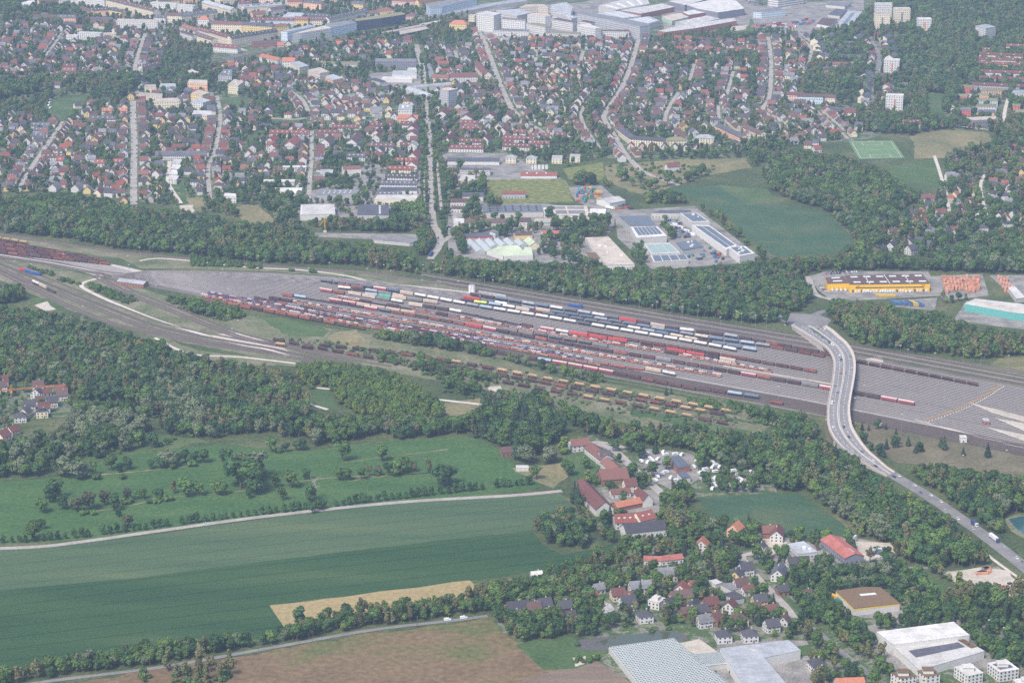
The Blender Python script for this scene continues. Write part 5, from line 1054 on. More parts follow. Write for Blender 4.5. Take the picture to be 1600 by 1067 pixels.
# houses given one by one: place in the photo, direction of the ridge in degrees, kind, wall, roof
def at(px, py): g = G(px, py); return g.x, g.y
NEARH = [(922,941,20,'g','white','red'),(965,936,15,'g','cream','darkred'),(982,938,15,'s','white','darkred'),(980,951,20,'t','white','dark'),(1007,970,15,'h','white','dark'),(1026,948,60,'f','white','white'),(1065,928,70,'g','white','red'),(1063,941,20,'l','brown','brown'),(1094,962,20,'g','yellow','dark'),
 (1082,957,80,'g','white','dark'),(1117,975,60,'g','brown','darkred'),(1100,978,20,'g','white','grey'),(850,952,20,'g','white','dark'),(858,964,70,'s','white','brown'),(882,956,20,'g','brown','dark'),(808,958,20,'l','brown','dark'),(805,967,20,'s','white','brown'),(1150,907,70,'g','yellow','dark'),(1157,921,20,'g','beige','brown'),
 (1186,946,15,'g','yellow','dark'),(1180,955,15,'s','yellow','brown'),(1130,1001,10,'h','white','dark'),(1171,1000,10,'h','white','dark'),(1097,858,75,'g','white','orange'),(1149,836,60,'t','peach','orange'),(1276,1046,15,'h','white','dark'),(1281,1056,15,'s','white','dark'),(1214,842,80,'l','white','darkred'),
 (1217,903,75,'l','white','slate'),(1246,888,12,'l','white','dark'),(1168,928,20,'s','white','darkred'),(898,940,20,'s','white','red'),(948,960,60,'s','white','white'),(1200,838,10,'g','brick','terracotta'),(1110,950,20,'g','darkred' and 'brick','darkred'),(1040,905,10,'l','concrete','grey'),(1000,926,12,'l','white','grey'),(838,906,15,'s','white','white'),(1045,948,30,'s','white','dark'),(1072,962,20,'s','brown','brown'),(1205,958,15,'s','white','darkred'),(1190,862,70,'s','white','dark'),(1165,896,20,'g','white','dark'),(1222,928,15,'s','brown','dark'),(1260,935,15,'s','white','brown'),(1140,955,70,'g','white','darkred'),(1155,975,20,'h','cream','brown'),(1205,985,20,'g','white','dark'),(1225,975,70,'s','white','brown'),(1085,920,15,'s','white','red'),(935,925,30,'s','white','grey'),(890,968,15,'s','brown','dark'),(833,958,20,'g','brown','brown')]
for px, py, a, k, wl, rf in NEARH:
    x, y = at(px, py); put(x, y, R(a), k, wl, rf if rf in ('brown','dark','terracotta','red','grey','darkred','orange','slate','white') else 'brown', 'in the village beside the greenhouses', True)
LEFTH = [(5,601,10,'g'),(3,610,10,'g'),(60,609,10,'g'),(58,620,75,'g'),(97,615,10,'h'),(97,624,10,'g'),(82,634,10,'g'),(63,630,10,'s'),(47,640,10,'g'),(40,651,80,'g'),(70,643,10,'g'),(66,651,10,'f'),(32,658,10,'h'),(20,680,60,'g'),(5,690,60,'t'),(10,681,60,'s'),(1,703,40,'g'),(72,618,40,'s')]
for px, py, a, k in LEFTH: x, y = at(px, py); put(x, y, R(a+rng.uniform(-6,6)), k, rng.choice(['white','white','cream']), rng.choice(['dark','dark','darkred','slate','brown']), 'at the left edge', True)
RIGHTH = [(1437,337,60,'g','yellow','orange'),(1455,331,10,'g','white','dark'),(1470,340,10,'t','white','darkred'),(1437,355,10,'l','white','red'),(1427,340,10,'g','brown','dark'),(1387,378,10,'h','white','dark'),(1393,392,60,'t','white','dark'),(1420,386,70,'t','white','dark'),(1423,397,40,'t','white','dark'),(1410,366,60,'g','white','dark'),
 (1395,369,10,'g','white','brown'),(1378,396,30,'g','white','dark'),(1449,390,50,'g','grey','grey'),(1478,369,50,'t','white','dark'),(1457,370,60,'g','grey','grey'),(1440,374,10,'s','white','brown'),(1535,362,10,'h','white','dark'),(1511,355,60,'g','yellow','dark'),(1530,342,60,'g','white','orange'),(1505,342,10,'g','cream','terracotta'),
 (1500,330,60,'g','white','terracotta'),(1497,325,70,'g','grey','grey'),(1520,311,80,'t','cream','orange'),(1492,308,60,'s','cream','orange'),(1527,328,10,'s','white','orange'),(1556,333,60,'g','white','orange'),(1562,343,60,'g','white','dark'),(1575,357,10,'f','white','dark'),(1585,340,40,'g','white','dark'),(1484,282,10,'t','white','grey'),
 (1491,282,10,'g','white','grey'),(1525,275,50,'g','white','dark'),(1486,316,10,'f','beige','orange'),(1518,298,10,'g','white','darkred'),(1518,290,10,'g','white','dark'),(1552,308,10,'h','white','dark'),(1555,316,10,'h','white','grey'),(1558,322,10,'h','white','brown'),(1470,348,60,'s','grey','grey'),(1277,283,80,'f','white','white'),
 (1243,293,40,'g','white','darkred'),(1248,268,10,'g','white','grey'),(1276,238,20,'g','white','red'),(1050,266,20,'l','white','darkred'),(1240,225,15,'g','white','grey'),(1282,214,70,'g','white','red'),(1304,213,15,'l','white','red'),(1260,212,60,'g','white','terracotta')]
for px, py, a, k, wl, rf in RIGHTH: x, y = at(px, py); put(x, y, R(a), k, wl, rf, 'behind the yellow depot' if py > 265 else 'in the streets beside the football pitch', True)
# rows the photo shows: (x0,y0,x1,y1,n,ridge 0 = across the view 1 = away from it,roofs,where)
ROWS = [(228,196,232,316,13,1,'dgbdt','right of the wide straight street'),(191,212,187,308,8,0,'rbdbg','left of the wide straight street'),(104,206,62,262,7,1,'dbdb','right of the left slanting street'),(80,200,30,262,7,1,'dbgd','left of the left slanting street'),
 (1005,99,1060,101,1,1,'b','near the winding street'),(1000,100,1072,103,5,1,'btdb','near the winding street'),(842,113,946,114,8,1,'rdobd','behind the sunflower field'),(838,122,930,124,8,1,'dorbd','behind the sunflower field'),(815,130,920,135,8,1,'ordtb','behind the sunflower field'),(803,142,880,146,6,1,'dbdo','behind the sunflower field'),
 (778,78,796,128,8,1,'dbdbt','right of the diagonal street'),(812,178,868,204,7,1,'dbtb','right of the diagonal street'),(790,172,830,208,6,1,'bdb','left of the diagonal street'),(970,130,950,168,5,0,'dbdd','right of the winding street'),(960,150,1000,200,5,0,'brdb','right of the winding street'),
 (1060,150,1056,190,5,0,'bdgr','right of the middle curved street'),(1030,150,1022,190,4,0,'brbd','left of the middle curved street'),(1160,80,1216,85,3,0,'brd','near the right-hand through street'),(1218,66,1220,150,9,1,'dbdbr','right of the right-hand through street'),(1187,115,1190,160,4,0,'dbr','left of the right-hand through street'),
 (1096,110,1100,150,4,0,'dbrd','near the steep side street'),(1160,115,1165,150,4,0,'rdbr','near the steep side street'),(1205,178,1245,205,6,1,'dbrb','right of the right-hand through street'),(985,233,1090,236,7,1,'dbrdb','below the cream apartment houses'),(1090,236,1150,232,3,1,'db','below the cream apartment houses'),(480,122,470,178,6,1,'dbr','near the factory street'),
 (420,125,490,150,5,1,'rdbr','near the factory street'),(520,170,560,172,3,1,'dbd','near the quiet street'),(440,75,640,72,10,0,'dbotr','left of the busy street by the station'),(450,82,600,82,9,1,'bdrd','left of the busy street by the station'),(660,85,700,80,3,0,'bd','right of the busy street by the station'),
 (352,215,355,300,7,0,'dbgr','right of the narrow street'),(305,205,312,270,5,0,'rbdr','left of the narrow street'),(255,205,300,235,5,0,'dbr','between the wide and the narrow street'),(120,170,190,215,6,0,'brdb','left of the wide straight street'),(120,262,180,300,7,0,'drbr','left of the wide straight street'),(10,250,60,285,6,0,'rdb','left of the left slanting street'),
 (1060,66,1190,70,9,0,'drbtr','below the brick factory'),(1062,82,1172,86,8,0,'rbtrd','below the brick factory'),(820,66,900,68,7,0,'dbrbd','below the white quarter'),(820,76,910,80,8,0,'bdrdg','below the white quarter'),(830,90,910,97,8,0,'dbbdr','below the white quarter'),(905,70,985,80,6,0,'drbd','below the white quarter')]
rmap = dict(d='dark', g='grey', b='brown', t='terracotta', r='red', o='orange')
for x0, y0, x1, y1, n, o, rf, where in ROWS:
    a, b = G(x0, y0), G(x1, y1); d = b-a; base = math.atan2(d.y, d.x); across = abs(d.x) > abs(d.y)
    along = base if across else base - math.pi/2
    for i in range(n):
        t = i/max(1, n-1); p = a.lerp(b, t); rot = along + (math.pi/2 if o else 0) + rng.uniform(-.06,.06)
        put(p.x + rng.uniform(-1.5,1.5), p.y + rng.uniform(-2,2), rot, rng.choice('ggtg'), rng.choice(WCH), rmap[rng.choice(rf)], where, not occ(p.x, p.y, 3, 3))
# the rest of the housing: along the streets, then filling the blocks
SKIP = ('tree-lined avenue','avenue lane','field road','lower road','trunk road','village','yard','white path','works','forest','wood road','junction','access','service','farm','meadow path','estate','town street','garden path','field path','street by the station','lane b','lane by')
for key, (pts, w) in list(ROADS.items()):
    if key.startswith(SKIP): continue
    Ls = arclen(pts)
    for s in (-1, 1):
        t = 8; pref = rng.random() < .5
        while t < Ls[-1]-6:
            p, a = at_len(pts, Ls, t); rot = a + (math.pi/2 if pref else 0) + (math.pi/2 if rng.random() < .15 else 0)
            q = p + Vector((-math.sin(a), math.cos(a), 0))*s*(w/2 + 8.5 + rng.uniform(-1,1.5))
            put(q.x, q.y, rot, rng.choice('gggtths'), rng.choice(WCH), rng.choice(RCH), ('along the ' + key)); t += rng.uniform(12.5,16.5)
TOWN = [[(-40,165),(75,190),(100,165),(200,160),(215,120),(420,175),(480,200),(660,190),(660,255),(560,255),(470,250),(440,275),(345,300),(330,312),(230,312),(190,318),(120,300),(-40,300)],
        [(-40,20),(120,20),(270,60),(225,130),(60,140),(-40,110)],[(430,5),(740,-30),(740,0),(650,8),(590,18),(480,20)],[(-60,-60),(1700,-60),(1700,-8),(1360,-8),(1260,-14),(1040,-12),(700,-10),(-60,-10)],[(430,72),(640,60),(650,90),(580,92),(560,100),(450,95)],[(360,95),(450,110),(560,130),(660,150),(660,190),(470,190),(420,150),(360,130)],
        [(660,75),(745,70),(790,165),(850,210),(860,240),(800,240),(690,215),(680,150)],[(770,62),(985,62),(975,110),(945,150),(930,180),(945,230),(860,215),(790,150)],
        [(985,70),(1245,65),(1260,110),(1240,150),(1330,175),(1350,215),(1230,225),(1150,195),(1000,215),(955,185)],[(1225,205),(1330,215),(1260,235)],[(1375,372),(1470,300),(1600,250),(1640,350),(1500,372),(1440,400),(1380,400)],
        [(1480,240),(1640,215),(1640,300),(1480,300)],[(950,62),(1000,62),(990,90),(970,90)]]
for pi, poly in enumerate(TOWN):
    g = [G(*p) for p in poly]; xs = [p.x for p in g]; ys = [p.y for p in g]; gp = [(p.x, p.y) for p in g]
    y = min(ys)
    while y < max(ys):
        x = min(xs) + rng.uniform(0, 8)
        while x < max(xs):
            xx, yy2 = x + rng.uniform(-3,3), y + rng.uniform(-5,5)
            dens = .5 if poly[0][0] in (1375,1480) else .8
            if rng.random() < dens and inpoly((xx, yy2), gp) and not occ(xx, yy2, 7, 15):
                px, py = PX(xx, yy2); best = min(((min((Vector((xx, yy2, 0))-p).length for p in pts[::6]), k) for k, (pts, w) in ROADS.items() if not k.startswith(('field','lower','trunk','village','yard','works','avenue l','white','garden'))))[1]
                put(xx, yy2, rng.choice((0, math.pi/2)) + R(rng.uniform(-8,8)) + R(-8), rng.choice('ggttghl' if py < 150 else 'ggggthsl'), rng.choice(WCH), rng.choice(RCH), 'near the ' + best)
            x += rng.uniform(13.5, 17.5)
        y += 18
HOUSES.sort(key=lambda h: -PX(h[0], h[1])[1])
rn = dict(brown='brown', dark='dark', terracotta='salmon', red='red', grey='grey', darkred='maroon', orange='orange', slate='slate', white='white')
kn = dict(g='gabled', t='tall gabled', h='hip-roofed', s='small', l='long', f='flat-roofed')
vis = [h for h in HOUSES if -5 < PX(h[0], h[1], 5)[0] < 1605 and -8 < PX(h[0], h[1], 5)[1] < 1075]
for i, (x, y, rot, k, wl, rf, where) in enumerate(vis[:300]):
    if i < 80: o = near_house(k, wl, rf, (x, y, 0), rot)
    else:
        d = house_meshes(k, wl, rf); o = empty('house', (x, y, 0), rot); obj('wall', d['wall'], o); r = obj('roof', d['roof'], o); obj('chimney', d['chimney'], r)
    tag(o, f'{kn[k]} {wl} house with {rn[rf]} roof {where}', 'house', 'houses of the town')
# the many small houses further off, as one object
mb = MB(); mlist = []; mi = {}
def mid(m):
    if m.name not in mi: mi[m.name] = len(mlist); mlist.append(m)
    return mi[m.name]
for (x, y, rot, k, wl, rf, where) in vis[300:]:
    d = house_meshes(k, wl, rf); M = Matrix.Translation((x, y, 0)) @ Matrix.Rotation(rot, 4, 'Z')
    a = mid(WM(wl)); b = mid(RM(rf)); c = mid(MATS['window_glass']); mb.add(d['src'][0], M, {0: a}); mb.add(d['src'][1], M, {0: b})
    cr, sr = math.cos(rot), math.sin(rot)
    for side, u, z, dist in d['spots']:
        an = side*math.pi/2; nx, ny = math.sin(an), -math.cos(an)
        if (nx*sr + ny*cr) > .1 or rng.random() < .35: continue
        X, Y = (u*math.cos(an) + nx*(dist+.04), u*math.sin(an) + ny*(dist+.04)); t = (math.cos(an)*.6, math.sin(an)*.6)
        mb.poly([(X-t[0],Y-t[1],z),(X+t[0],Y+t[1],z),(X+t[0],Y+t[1],z+1.3),(X-t[0],Y-t[1],z+1.3)], [(0,1,2,3)], c, M)
stuff(mb.build('far_houses', mlist), 'many small gabled houses of the far town', 'houses')
print('houses', len(HOUSES), len(vis))

# ================================================================== ROLLING STOCK
mat('tank_white', (.64,.60,.555), var=.12, scale=.3, inst=.1, rough=.5); mat('tank_tan', (.50,.41,.33), var=.14, scale=.3, inst=.1); mat('tank_grey', (.30,.32,.35), var=.18, scale=.3, inst=.2); mat('tank_blue', (.115,.155,.215), var=.15, scale=.3, inst=.25)
mat('tank_dark', (.12,.125,.14), var=.25, scale=.3, inst=.2); mat('tank_sky', (.33,.41,.48), var=.1, scale=.3); mat('tank_lime', (.58,.66,.16), var=.1, scale=.3)
mat('wagon_brown', (.125,.066,.062), var=.25, scale=.3, inst=.3); mat('wagon_dark', (.085,.055,.055), var=.25, scale=.3, inst=.2); mat('wagon_red', (.44,.075,.065), var=.12, scale=.3, inst=.15); mat('wagon_rust', (.235,.092,.072), var=.25, scale=.3, inst=.25)
mat('wagon_orange', (.62,.23,.10), var=.15, scale=.3, inst=.1); mat('wagon_maroon', (.33,.08,.11), var=.15, scale=.3, inst=.1); mat('wagon_pale', (.60,.47,.42), var=.1, scale=.3, inst=.08); mat('wagon_tan', (.50,.40,.32), var=.12, scale=.3, inst=.1)
mat('wagon_green', (.10,.40,.28), var=.15, scale=.3); mat('wagon_yellow', (.52,.33,.15), var=.2, scale=.4, inst=.15); mat('wagon_grey', (.21,.20,.20), var=.2, scale=.3, inst=.15); mat('underframe', (.045,.038,.036), var=.2); mat('loco_blue', (.035,.10,.34), var=.08, rough=.5); mat('loco_red', (.55,.05,.05), var=.08, rough=.5)
mat('cargo_dark', (.08,.065,.06), var=.3, scale=.5)
def bogie(): 
    b = MB()
    for x in (-.9,.9):
        for y in (-.75,.75): b.cyl((x,y-.07,.6),(x,y+.07,.6),.45,.45,8)
    b.box(-1.5,1.5,-.95,.95,.5,.9); return b.mesh('bogie', MATS['underframe'])
BOG = bogie()
WPRO = {}
def wag(name, parts, L):
    r = empty(name); r.location = (0,-5000,-500)
    for pn, me in parts: obj(pn, me, r)
    for s in (-1, 1): obj('bogie', BOG, r, (s*(L/2-2.6),0,.2))
    return r, L
def frame(L, h0=.95, h1=1.25, w=1.25): return MB().box(-L/2+.6,L/2-.6,-w,w,h0,h1).box(-L/2,L/2,-.12,.12,h0,h1-.05).mesh('underframe', MATS['underframe'])
def tank(m, L=16.4, r=1.5):
    b = MB(); n = 14; xs = [(-L/2+.7,.05),(-L/2+.78,.75),(-L/2+1.2,.97),(-L/2+1.8,1),(L/2-1.8,1),(L/2-1.2,.97),(L/2-.78,.75),(L/2-.7,.05)]
    for x, f in xs:
        for i in range(n): a = 2*math.pi*i/n; b.v.append((x, r*f*math.cos(a), 2.85+r*f*math.sin(a)))
    for k in range(len(xs)-1):
        for i in range(n): j = (i+1)%n; b.f.append((k*n+i,k*n+j,(k+1)*n+j,(k+1)*n+i)); b.m.append(0)
    me = b.mesh('tank_barrel', MATS[m])
    d = MB().cyl((0,0,4.2),(0,0,4.65),.55,.5,10).box(-2.2,2.2,-.35,.35,4.33,4.42).mesh('manhole_walkway', MATS['wagon_grey'])
    return wag('tank_wagon', [('tank_barrel', me), ('manhole_walkway', d), ('underframe', frame(L))], L)
def openw(m, L=14.6, load=True):
    b = MB(); w, z0, z1 = 1.4, 1.25, 3.25; x = L/2-.5; t = .1
    for a in ((-x,x,-w,-w+t),(-x,x,w-t,w),(-x,-x+t,-w,w),(x-t,x,-w,w)): b.box(*a, z0, z1)
    for i in range(9): 
        xx = -x+2*x*(i+.5)/9
        for s in (-1,1): b.box(xx-.08,xx+.08,s*w-.07,s*w+.07,z0,z1+.05)
    return wag('open_wagon', [('body', b.mesh('body', MATS[m])), ('load', MB().box(-x+t,x-t,-w+t,w-t,z0,z1-.9 if load else z0+.15).mesh('load', MATS['cargo_dark'])), ('underframe', frame(L))], L)
def hopper(m, L=12.6, top='cargo_dark'):
    b = MB(); x1, x0, w1, w0 = L/2-.9, L/2-3.2, 1.42, .8; zt, zb = 3.5, 1.3
    T = [(-x1,-w1,zt),(x1,-w1,zt),(x1,w1,zt),(-x1,w1,zt)]; Bm = [(-x0,-w0,zb),(x0,-w0,zb),(x0,w0,zb),(-x0,w0,zb)]; Md = [(-x1,-w1,2.6),(x1,-w1,2.6),(x1,w1,2.6),(-x1,w1,2.6)]
    b.poly(T+Md, [(4,5,1,0),(5,6,2,1),(6,7,3,2),(7,4,0,3)]); b.poly(Md+Bm, [(4,5,1,0),(5,6,2,1),(6,7,3,2),(7,4,0,3),(7,6,5,4)])
    for s in (-1,1): b.box(s*(L/2-.75)-.3,s*(L/2-.75)+.3,-1.2,1.2,1.25,2.0)
    return wag('hopper_wagon', [('body', b.mesh('body', MATS[m])), ('load', MB().box(-x1+.1,x1-.1,-w1+.1,w1-.1,2.75,3.15).mesh('load', MATS[top])), ('underframe', frame(L))], L)
def covered(m, L=17, roofm=None, h=4.1):
    b = MB(); w = 1.42; x = L/2-.4; n = 8; b.box(-x,x,-w,w,1.15,h-.7)
    r = MB(); pr = [(w*1.02*math.cos(math.pi*i/n), h-.7+.75*math.sin(math.pi*i/n)) for i in range(n+1)]
    for (y0,z0),(y1,z1) in zip(pr[:-1],pr[1:]): r.face([(-x-.05,y0,z0),(x+.05,y0,z0),(x+.05,y1,z1),(-x-.05,y1,z1)])
    for s in (-1,1): r.face([(s*(x+.05),y,z) for y,z in pr])
    for i in range(7): xx = -x+2*x*(i+.5)/7; b.box(xx-.06,xx+.06,-w-.04,w+.04,1.2,h-.75)
    return wag('covered_wagon', [('body', b.mesh('body', MATS[m])), ('roof', r.mesh('roof', MATS[roofm or m])), ('underframe', frame(L))], L)
def flatw(m, L=18.5):
    b = MB().box(-L/2+.4,L/2-.4,-1.4,1.4,1.1,1.4)
    s = MB()
    for i in range(8):
        xx = -L/2+1+ (L-2)*i/7
        for y in (-1.35,1.35): s.box(xx-.06,xx+.06,y-.06,y+.06,1.4,2.5)
    for e in (-1,1): s.box(e*(L/2-.5)-.06,e*(L/2-.5)+.06,-1.35,1.35,1.4,2.3)
    return wag('flat_wagon', [('deck', b.mesh('deck', MATS[m])), ('stakes', s.mesh('stakes', MATS[m])), ('underframe', frame(L,.8,1.1))], L)
def carrier(m, L=14.4):
    lo = MB().box(-L/2+.15,L/2-.15,-1.4,1.4,.75,.95); up = MB(); x = L/2-.2
    for s in (-1,1): up.box(-x,x,s*1.4-.1,s*1.4+.1,2.62,2.9)
    up.box(-x,x,-1.3,1.3,2.66,2.78); po = MB()
    for i in range(6):
        xx = -x+.2+(2*x-.4)*i/5
        for s in (-1,1): po.box(xx-.13,xx+.13,s*1.4-.09,s*1.4+.09,.9,2.7)
    for s in (-1,1):
        po.box(-x,x,s*1.42-.05,s*1.42+.05,.9,1.35)
        for k in range(5):
            a = -x+.2+(2*x-.4)*k/5; q = -x+.2+(2*x-.4)*(k+1)/5
            po.cyl((a,s*1.4,.95),((a+q)/2,s*1.4,1.9),.09,.09,4) if k in (0,4) else None
    return wag('car_carrier_wagon', [('lower_deck', lo.mesh('lower_deck', MATS['underframe'])), ('upper_deck', up.mesh('upper_deck', MATS[m])), ('side_posts', po.mesh('side_posts', MATS[m]))], L)
WT = {'W':(tank('tank_white'),'white tank wagon'),'T':(tank('tank_tan'),'tan tank wagon'),'G':(tank('tank_grey'),'grey tank wagon'),'B':(tank('tank_blue'),'dark blue tank wagon'),'D':(tank('tank_dark'),'black tank wagon'),'S':(tank('tank_sky'),'pale blue tank wagon'),'Y':(tank('tank_lime'),'lime green tank wagon'),
      'O':(openw('wagon_brown'),'brown open wagon'),'r':(openw('wagon_rust'),'rust-red open wagon'),'K':(covered('wagon_dark',15),'dark brown covered wagon'),'R':(covered('wagon_red',21.5,h=4.4),'bright red covered wagon'),'k':(covered('wagon_rust',15),'rust-red covered wagon'),
      'P':(covered('wagon_maroon',17,'wagon_pale'),'maroon wagon with pale roof'),'t':(covered('wagon_tan',18,h=4.3),'tan covered wagon'),'n':(covered('wagon_green',15),'green covered wagon'),'g':(covered('wagon_grey',18),'grey covered wagon'),
      'H':(hopper('wagon_brown'),'brown hopper wagon'),'h':(hopper('wagon_rust'),'rust-red hopper wagon'),'y':(hopper('wagon_yellow',12.2,'wagon_tan'),'yellow hopper wagon'),'F':(flatw('wagon_dark'),'empty dark flat wagon'),'f':(flatw('wagon_red'),'red flat wagon'),'C':(carrier('wagon_orange'),'orange car-carrier wagon'),'c':(carrier('wagon_maroon'),'maroon car-carrier wagon')}
WCAT = {'C':'car carrier','c':'car carrier'}
ZT = {1:(300,400,6.154),2:(500,410,6.154),3:(700,440,6.154),4:(900,460,6.154),5:(1060,490,6.154),6:(1060,570,6.154),7:(1290,540,5.161),8:(820,540,6.154),'b':(400,534,4),'e':(0,267,4)}
CARS_ON = []; used = {}
def train(zs, pat, where, dy=1.9, gap=.9):
    """wagons along a line of the photo; the pattern is cycled or cut to the length of the train"""
    pts = []
    for z, x, y in zs: ox, oy, s = ZT[z]; pts.append(G(ox+x/s, oy+y/s+dy))
    pts = smooth(pts, 10); Ls = arclen(pts); s = 0; i = 0
    while i < 400:
        ch = pat[i % len(pat)]; i += 1
        if ch == ' ': 
            s += 14
            if s > Ls[-1]: break
            continue
        (proto, L), nm = WT[ch]
        if s + L*.6 > Ls[-1]: break
        p, a = at_len(pts, Ls, min(s + L/2, Ls[-1]-.1)); q = PX(p.x, p.y)
        o = proto if ch not in used else copy_tree(proto); used[ch] = 1
        o.location = (p.x, p.y, .3); o.rotation_euler = (0, 0, a)
        tag(o, f'{nm} {where}', WCAT.get(ch, 'wagon'), 'wagons ' + where)
        if ch in 'Cc':
            for dk, z in ((1, 2.79+.3), (0, .96+.3)):
                for j in (-1, 0, 1):
                    c = p + Vector((math.cos(a), math.sin(a), 0))*(j*4.75 + rng.uniform(-.1,.1)); CARS_ON.append((c.x, c.y, z, a, dk, nm, where))
        s += L + gap
T1W = 'in the long white tank train'
train([(1,1235,240),(2,650,272),(2,1505,425),(3,905,342),(3,1430,432),(4,875,423),(4,1290,495),(5,640,376)], 'DDDDPBtWWWWGSWWWWWWDWWWWWWWWWWWWWTTWR', T1W)
train([(3,215,128),(3,1430,325),(4,945,335),(5,460,215),(5,1440,395)], 'KKBDGBWDGWDRKtKWKKGKKrKOKOKrRRY', 'in the mixed train beside the through tracks')
train([(3,150,160),(3,1020,300),(4,270,250),(4,1275,425),(5,285,240),(5,840,315),(5,1480,430)], 'RDWDGtBBBGDBBGBGTBBSGrKrOrrOHFFF', 'in the second mixed train from the top')
train([(7,250,132),(7,1245,325)], 'HHHHHHHHHHHH', 'in the hopper train right of the bridge')
train([(3,120,188),(3,530,240),(3,1000,325),(3,1550,415),(4,680,355),(4,1320,475),(5,860,378)], 'KYSWtODDDDDDWGBTTKBBSRRR', 'in the third mixed train from the top')
train([(2,175,228),(2,445,258)], 'kkK', 'at the top left siding end')
train([(2,170,248),(2,480,280),(2,870,350)], 'WKGgTnr', 'in the short train behind the white tank train')
train([(1,1230,328),(2,240,305)], 'PkgnK', 'at the upper left start of the sidings'); train([(2,430,310),(2,1215,402)], 'SntgtPg', 'in the short train with the green wagon'); train([(2,275,300),(2,860,402)], 'ttgWBg', 'in the short train with tan wagons')
train([(2,170,332),(2,385,372),(2,880,448)], 'CCOFOFtFOK', 'in the short train behind two car carriers'); train([(2,855,406),(2,1280,472),(2,1600,533),(3,520,382),(3,900,458)], 'tKKWFFFFOFWPn', 'in the train of flat wagons')
train([(2,890,456),(2,1600,580),(3,700,452),(3,1350,562),(4,245,458),(4,950,574),(5,905,565)], 'CCKCCCCCCCCCCCCCCCCCKCCCCCCCCCCCCCCCCCCCCCC', 'in the upper long car-carrier train')
train([(3,1340,495),(4,700,470),(5,100,350),(5,1330,565)], 'OOrOOOrOOOrrOOOOrO', 'in the long train of brown open wagons'); train([(3,890,455),(3,1480,550),(4,510,462)], 'PWRRRKtt', 'in the bright red train'); train([(4,620,492),(4,1080,573),(4,1515,648)], 'OrRRKtWB', 'in the short mid-yard train')
train([(1,865,375),(2,230,405),(2,1280,582),(3,1345,642),(4,730,614),(5,705,600),(5,1440,725),(7,740,480)], 'kSFFKFPDrkOrOrRPKKKkOKOOKkOOgOOOOOPkKKgPOKKPPgr'+'c'*16+'KffffffKKFFFkkkFF', 'in the longest mixed train')
train([(2,90,364),(2,980,508)], 'PPttttt', 'in the pale-roofed train'); train([(3,530,462),(3,1050,548),(3,1600,640)], 'ggDDDDgggt', 'in the grey train in mid yard')
train([(1,740,408),(1,915,435),(2,560,522),(3,0,452),(3,1600,738),(4,1350,778)], 'KK'+'C'*45, 'in the middle long car-carrier train'); train([(1,600,412),(2,280,522),(2,1510,727),(3,290,542)], 'KOrgOOOFOOKOOOOrr', 'in the brown train between car trains')
train([(1,150,358),(1,900,492),(2,0,492),(2,480,572),(2,1600,757),(3,0,514),(3,1010,690),(3,1440,778)], 'c', 'in the maroon car-carrier train'); train([(4,0,622),(4,480,703),(4,690,727),(4,1000,790)], 'fffftWOF', 'in the train of red flat wagons')
train([(1,90,380),(1,1470,642),(2,240,582),(2,1600,792),(3,380,603),(3,1440,797),(4,210,692)], 'C', 'in the lowest long car-carrier train'); train([(1,130,430),(1,640,520),(1,1420,662),(1,1600,694),(2,500,660)], 'rrkkKkkkkKkFFF', 'in the train along the grass edge')
train([(8,-500,20),(8,0,117),(8,580,217),(8,1600,412),(6,220,237),(6,850,332)], 'KKKOOSPPPPOOrOOOOOSBBkt', 'in the train at the lower yard edge'); train([(6,880,355),(6,1015,382)], 'rr', 'on the tracks beside the bushes')
for nm, pat, where in (('s1','    HHHHHrrhyHh'+'y'*30,'on the uppermost overgrown siding'), ('s2','y H          HHHHOHHhrHKKKhhhyyKKKKKKK','on the middle overgrown siding'), ('s3',' OHhHHrHKHHhHhHHHHHhHyyhHyyyOHOHKHKHy','on the lowest overgrown siding')):
    g = SID[nm]; ZT['g'] = (0,0,1); train([('g', *PX(p.x, p.y)) for p in g[::12]+[g[-1]]], pat, where, dy=0, gap=5.5 if nm != 's2' else 3.5)
for r in range(6):
    train([('e',-300,395+14*r-(40 if r else 30)),('e',0,443+13*r),('e',540+28*r,538+9*r)], rng.choice(['OOrO','OKOr','rOOO']), f'in the {ordn(r)} brown wagon row at left', gap=.5)
train([('e',-200,395),('e',0,425),('e',185,455)], 'y', 'behind the brown wagon rows', gap=1); train([('e',205,695),('e',345,760)], 'WtFF', 'in the short train on the curve at left')
train([(8,-1150,-130),(8,-400,10)], 'OFKOFKOF', 'behind the lower yard bushes')
def loco(m, label, px, py, ang):
    r = empty('locomotive', G(px, py)); r.rotation_euler = (0,0,ang); L = 17.5; tag(r, label, 'locomotive')
    b = MB(); prof = [(-L/2,1.2),(-L/2,2.3),(-L/2+.9,3.6),(L/2-.9,3.6),(L/2,2.3),(L/2,1.2)]
    for s in (-1,1): b.face([(x, s*1.45, z) for x, z in prof])
    for (x0,z0),(x1,z1) in zip(prof, prof[1:]+prof[:1]): b.face([(x0,-1.45,z0),(x1,-1.45,z1),(x1,1.45,z1),(x0,1.45,z0)])
    b.build('body', MATS[m], r); MB().box(-5.5,5.5,-1.1,1.1,3.6,3.95).build('roof_equipment', MATS['wagon_grey'], r); w = MB()
    for s in (-1,1): MB().poly([(s*(L/2-.06)+s*.02,-1.1,2.45),(s*(L/2-.06)+s*.02,1.1,2.45),(s*(L/2-.8)+s*.02,1.1,3.45),(s*(L/2-.8)+s*.02,-1.1,3.45)],[(0,1,2,3)]).build('windscreen', MATS['window_glass'], r)
    for s in (-1,1): obj('bogie', BOG, r, (s*5,0,.2))
_, a = at_len(mg, arclen(mg), 1200)
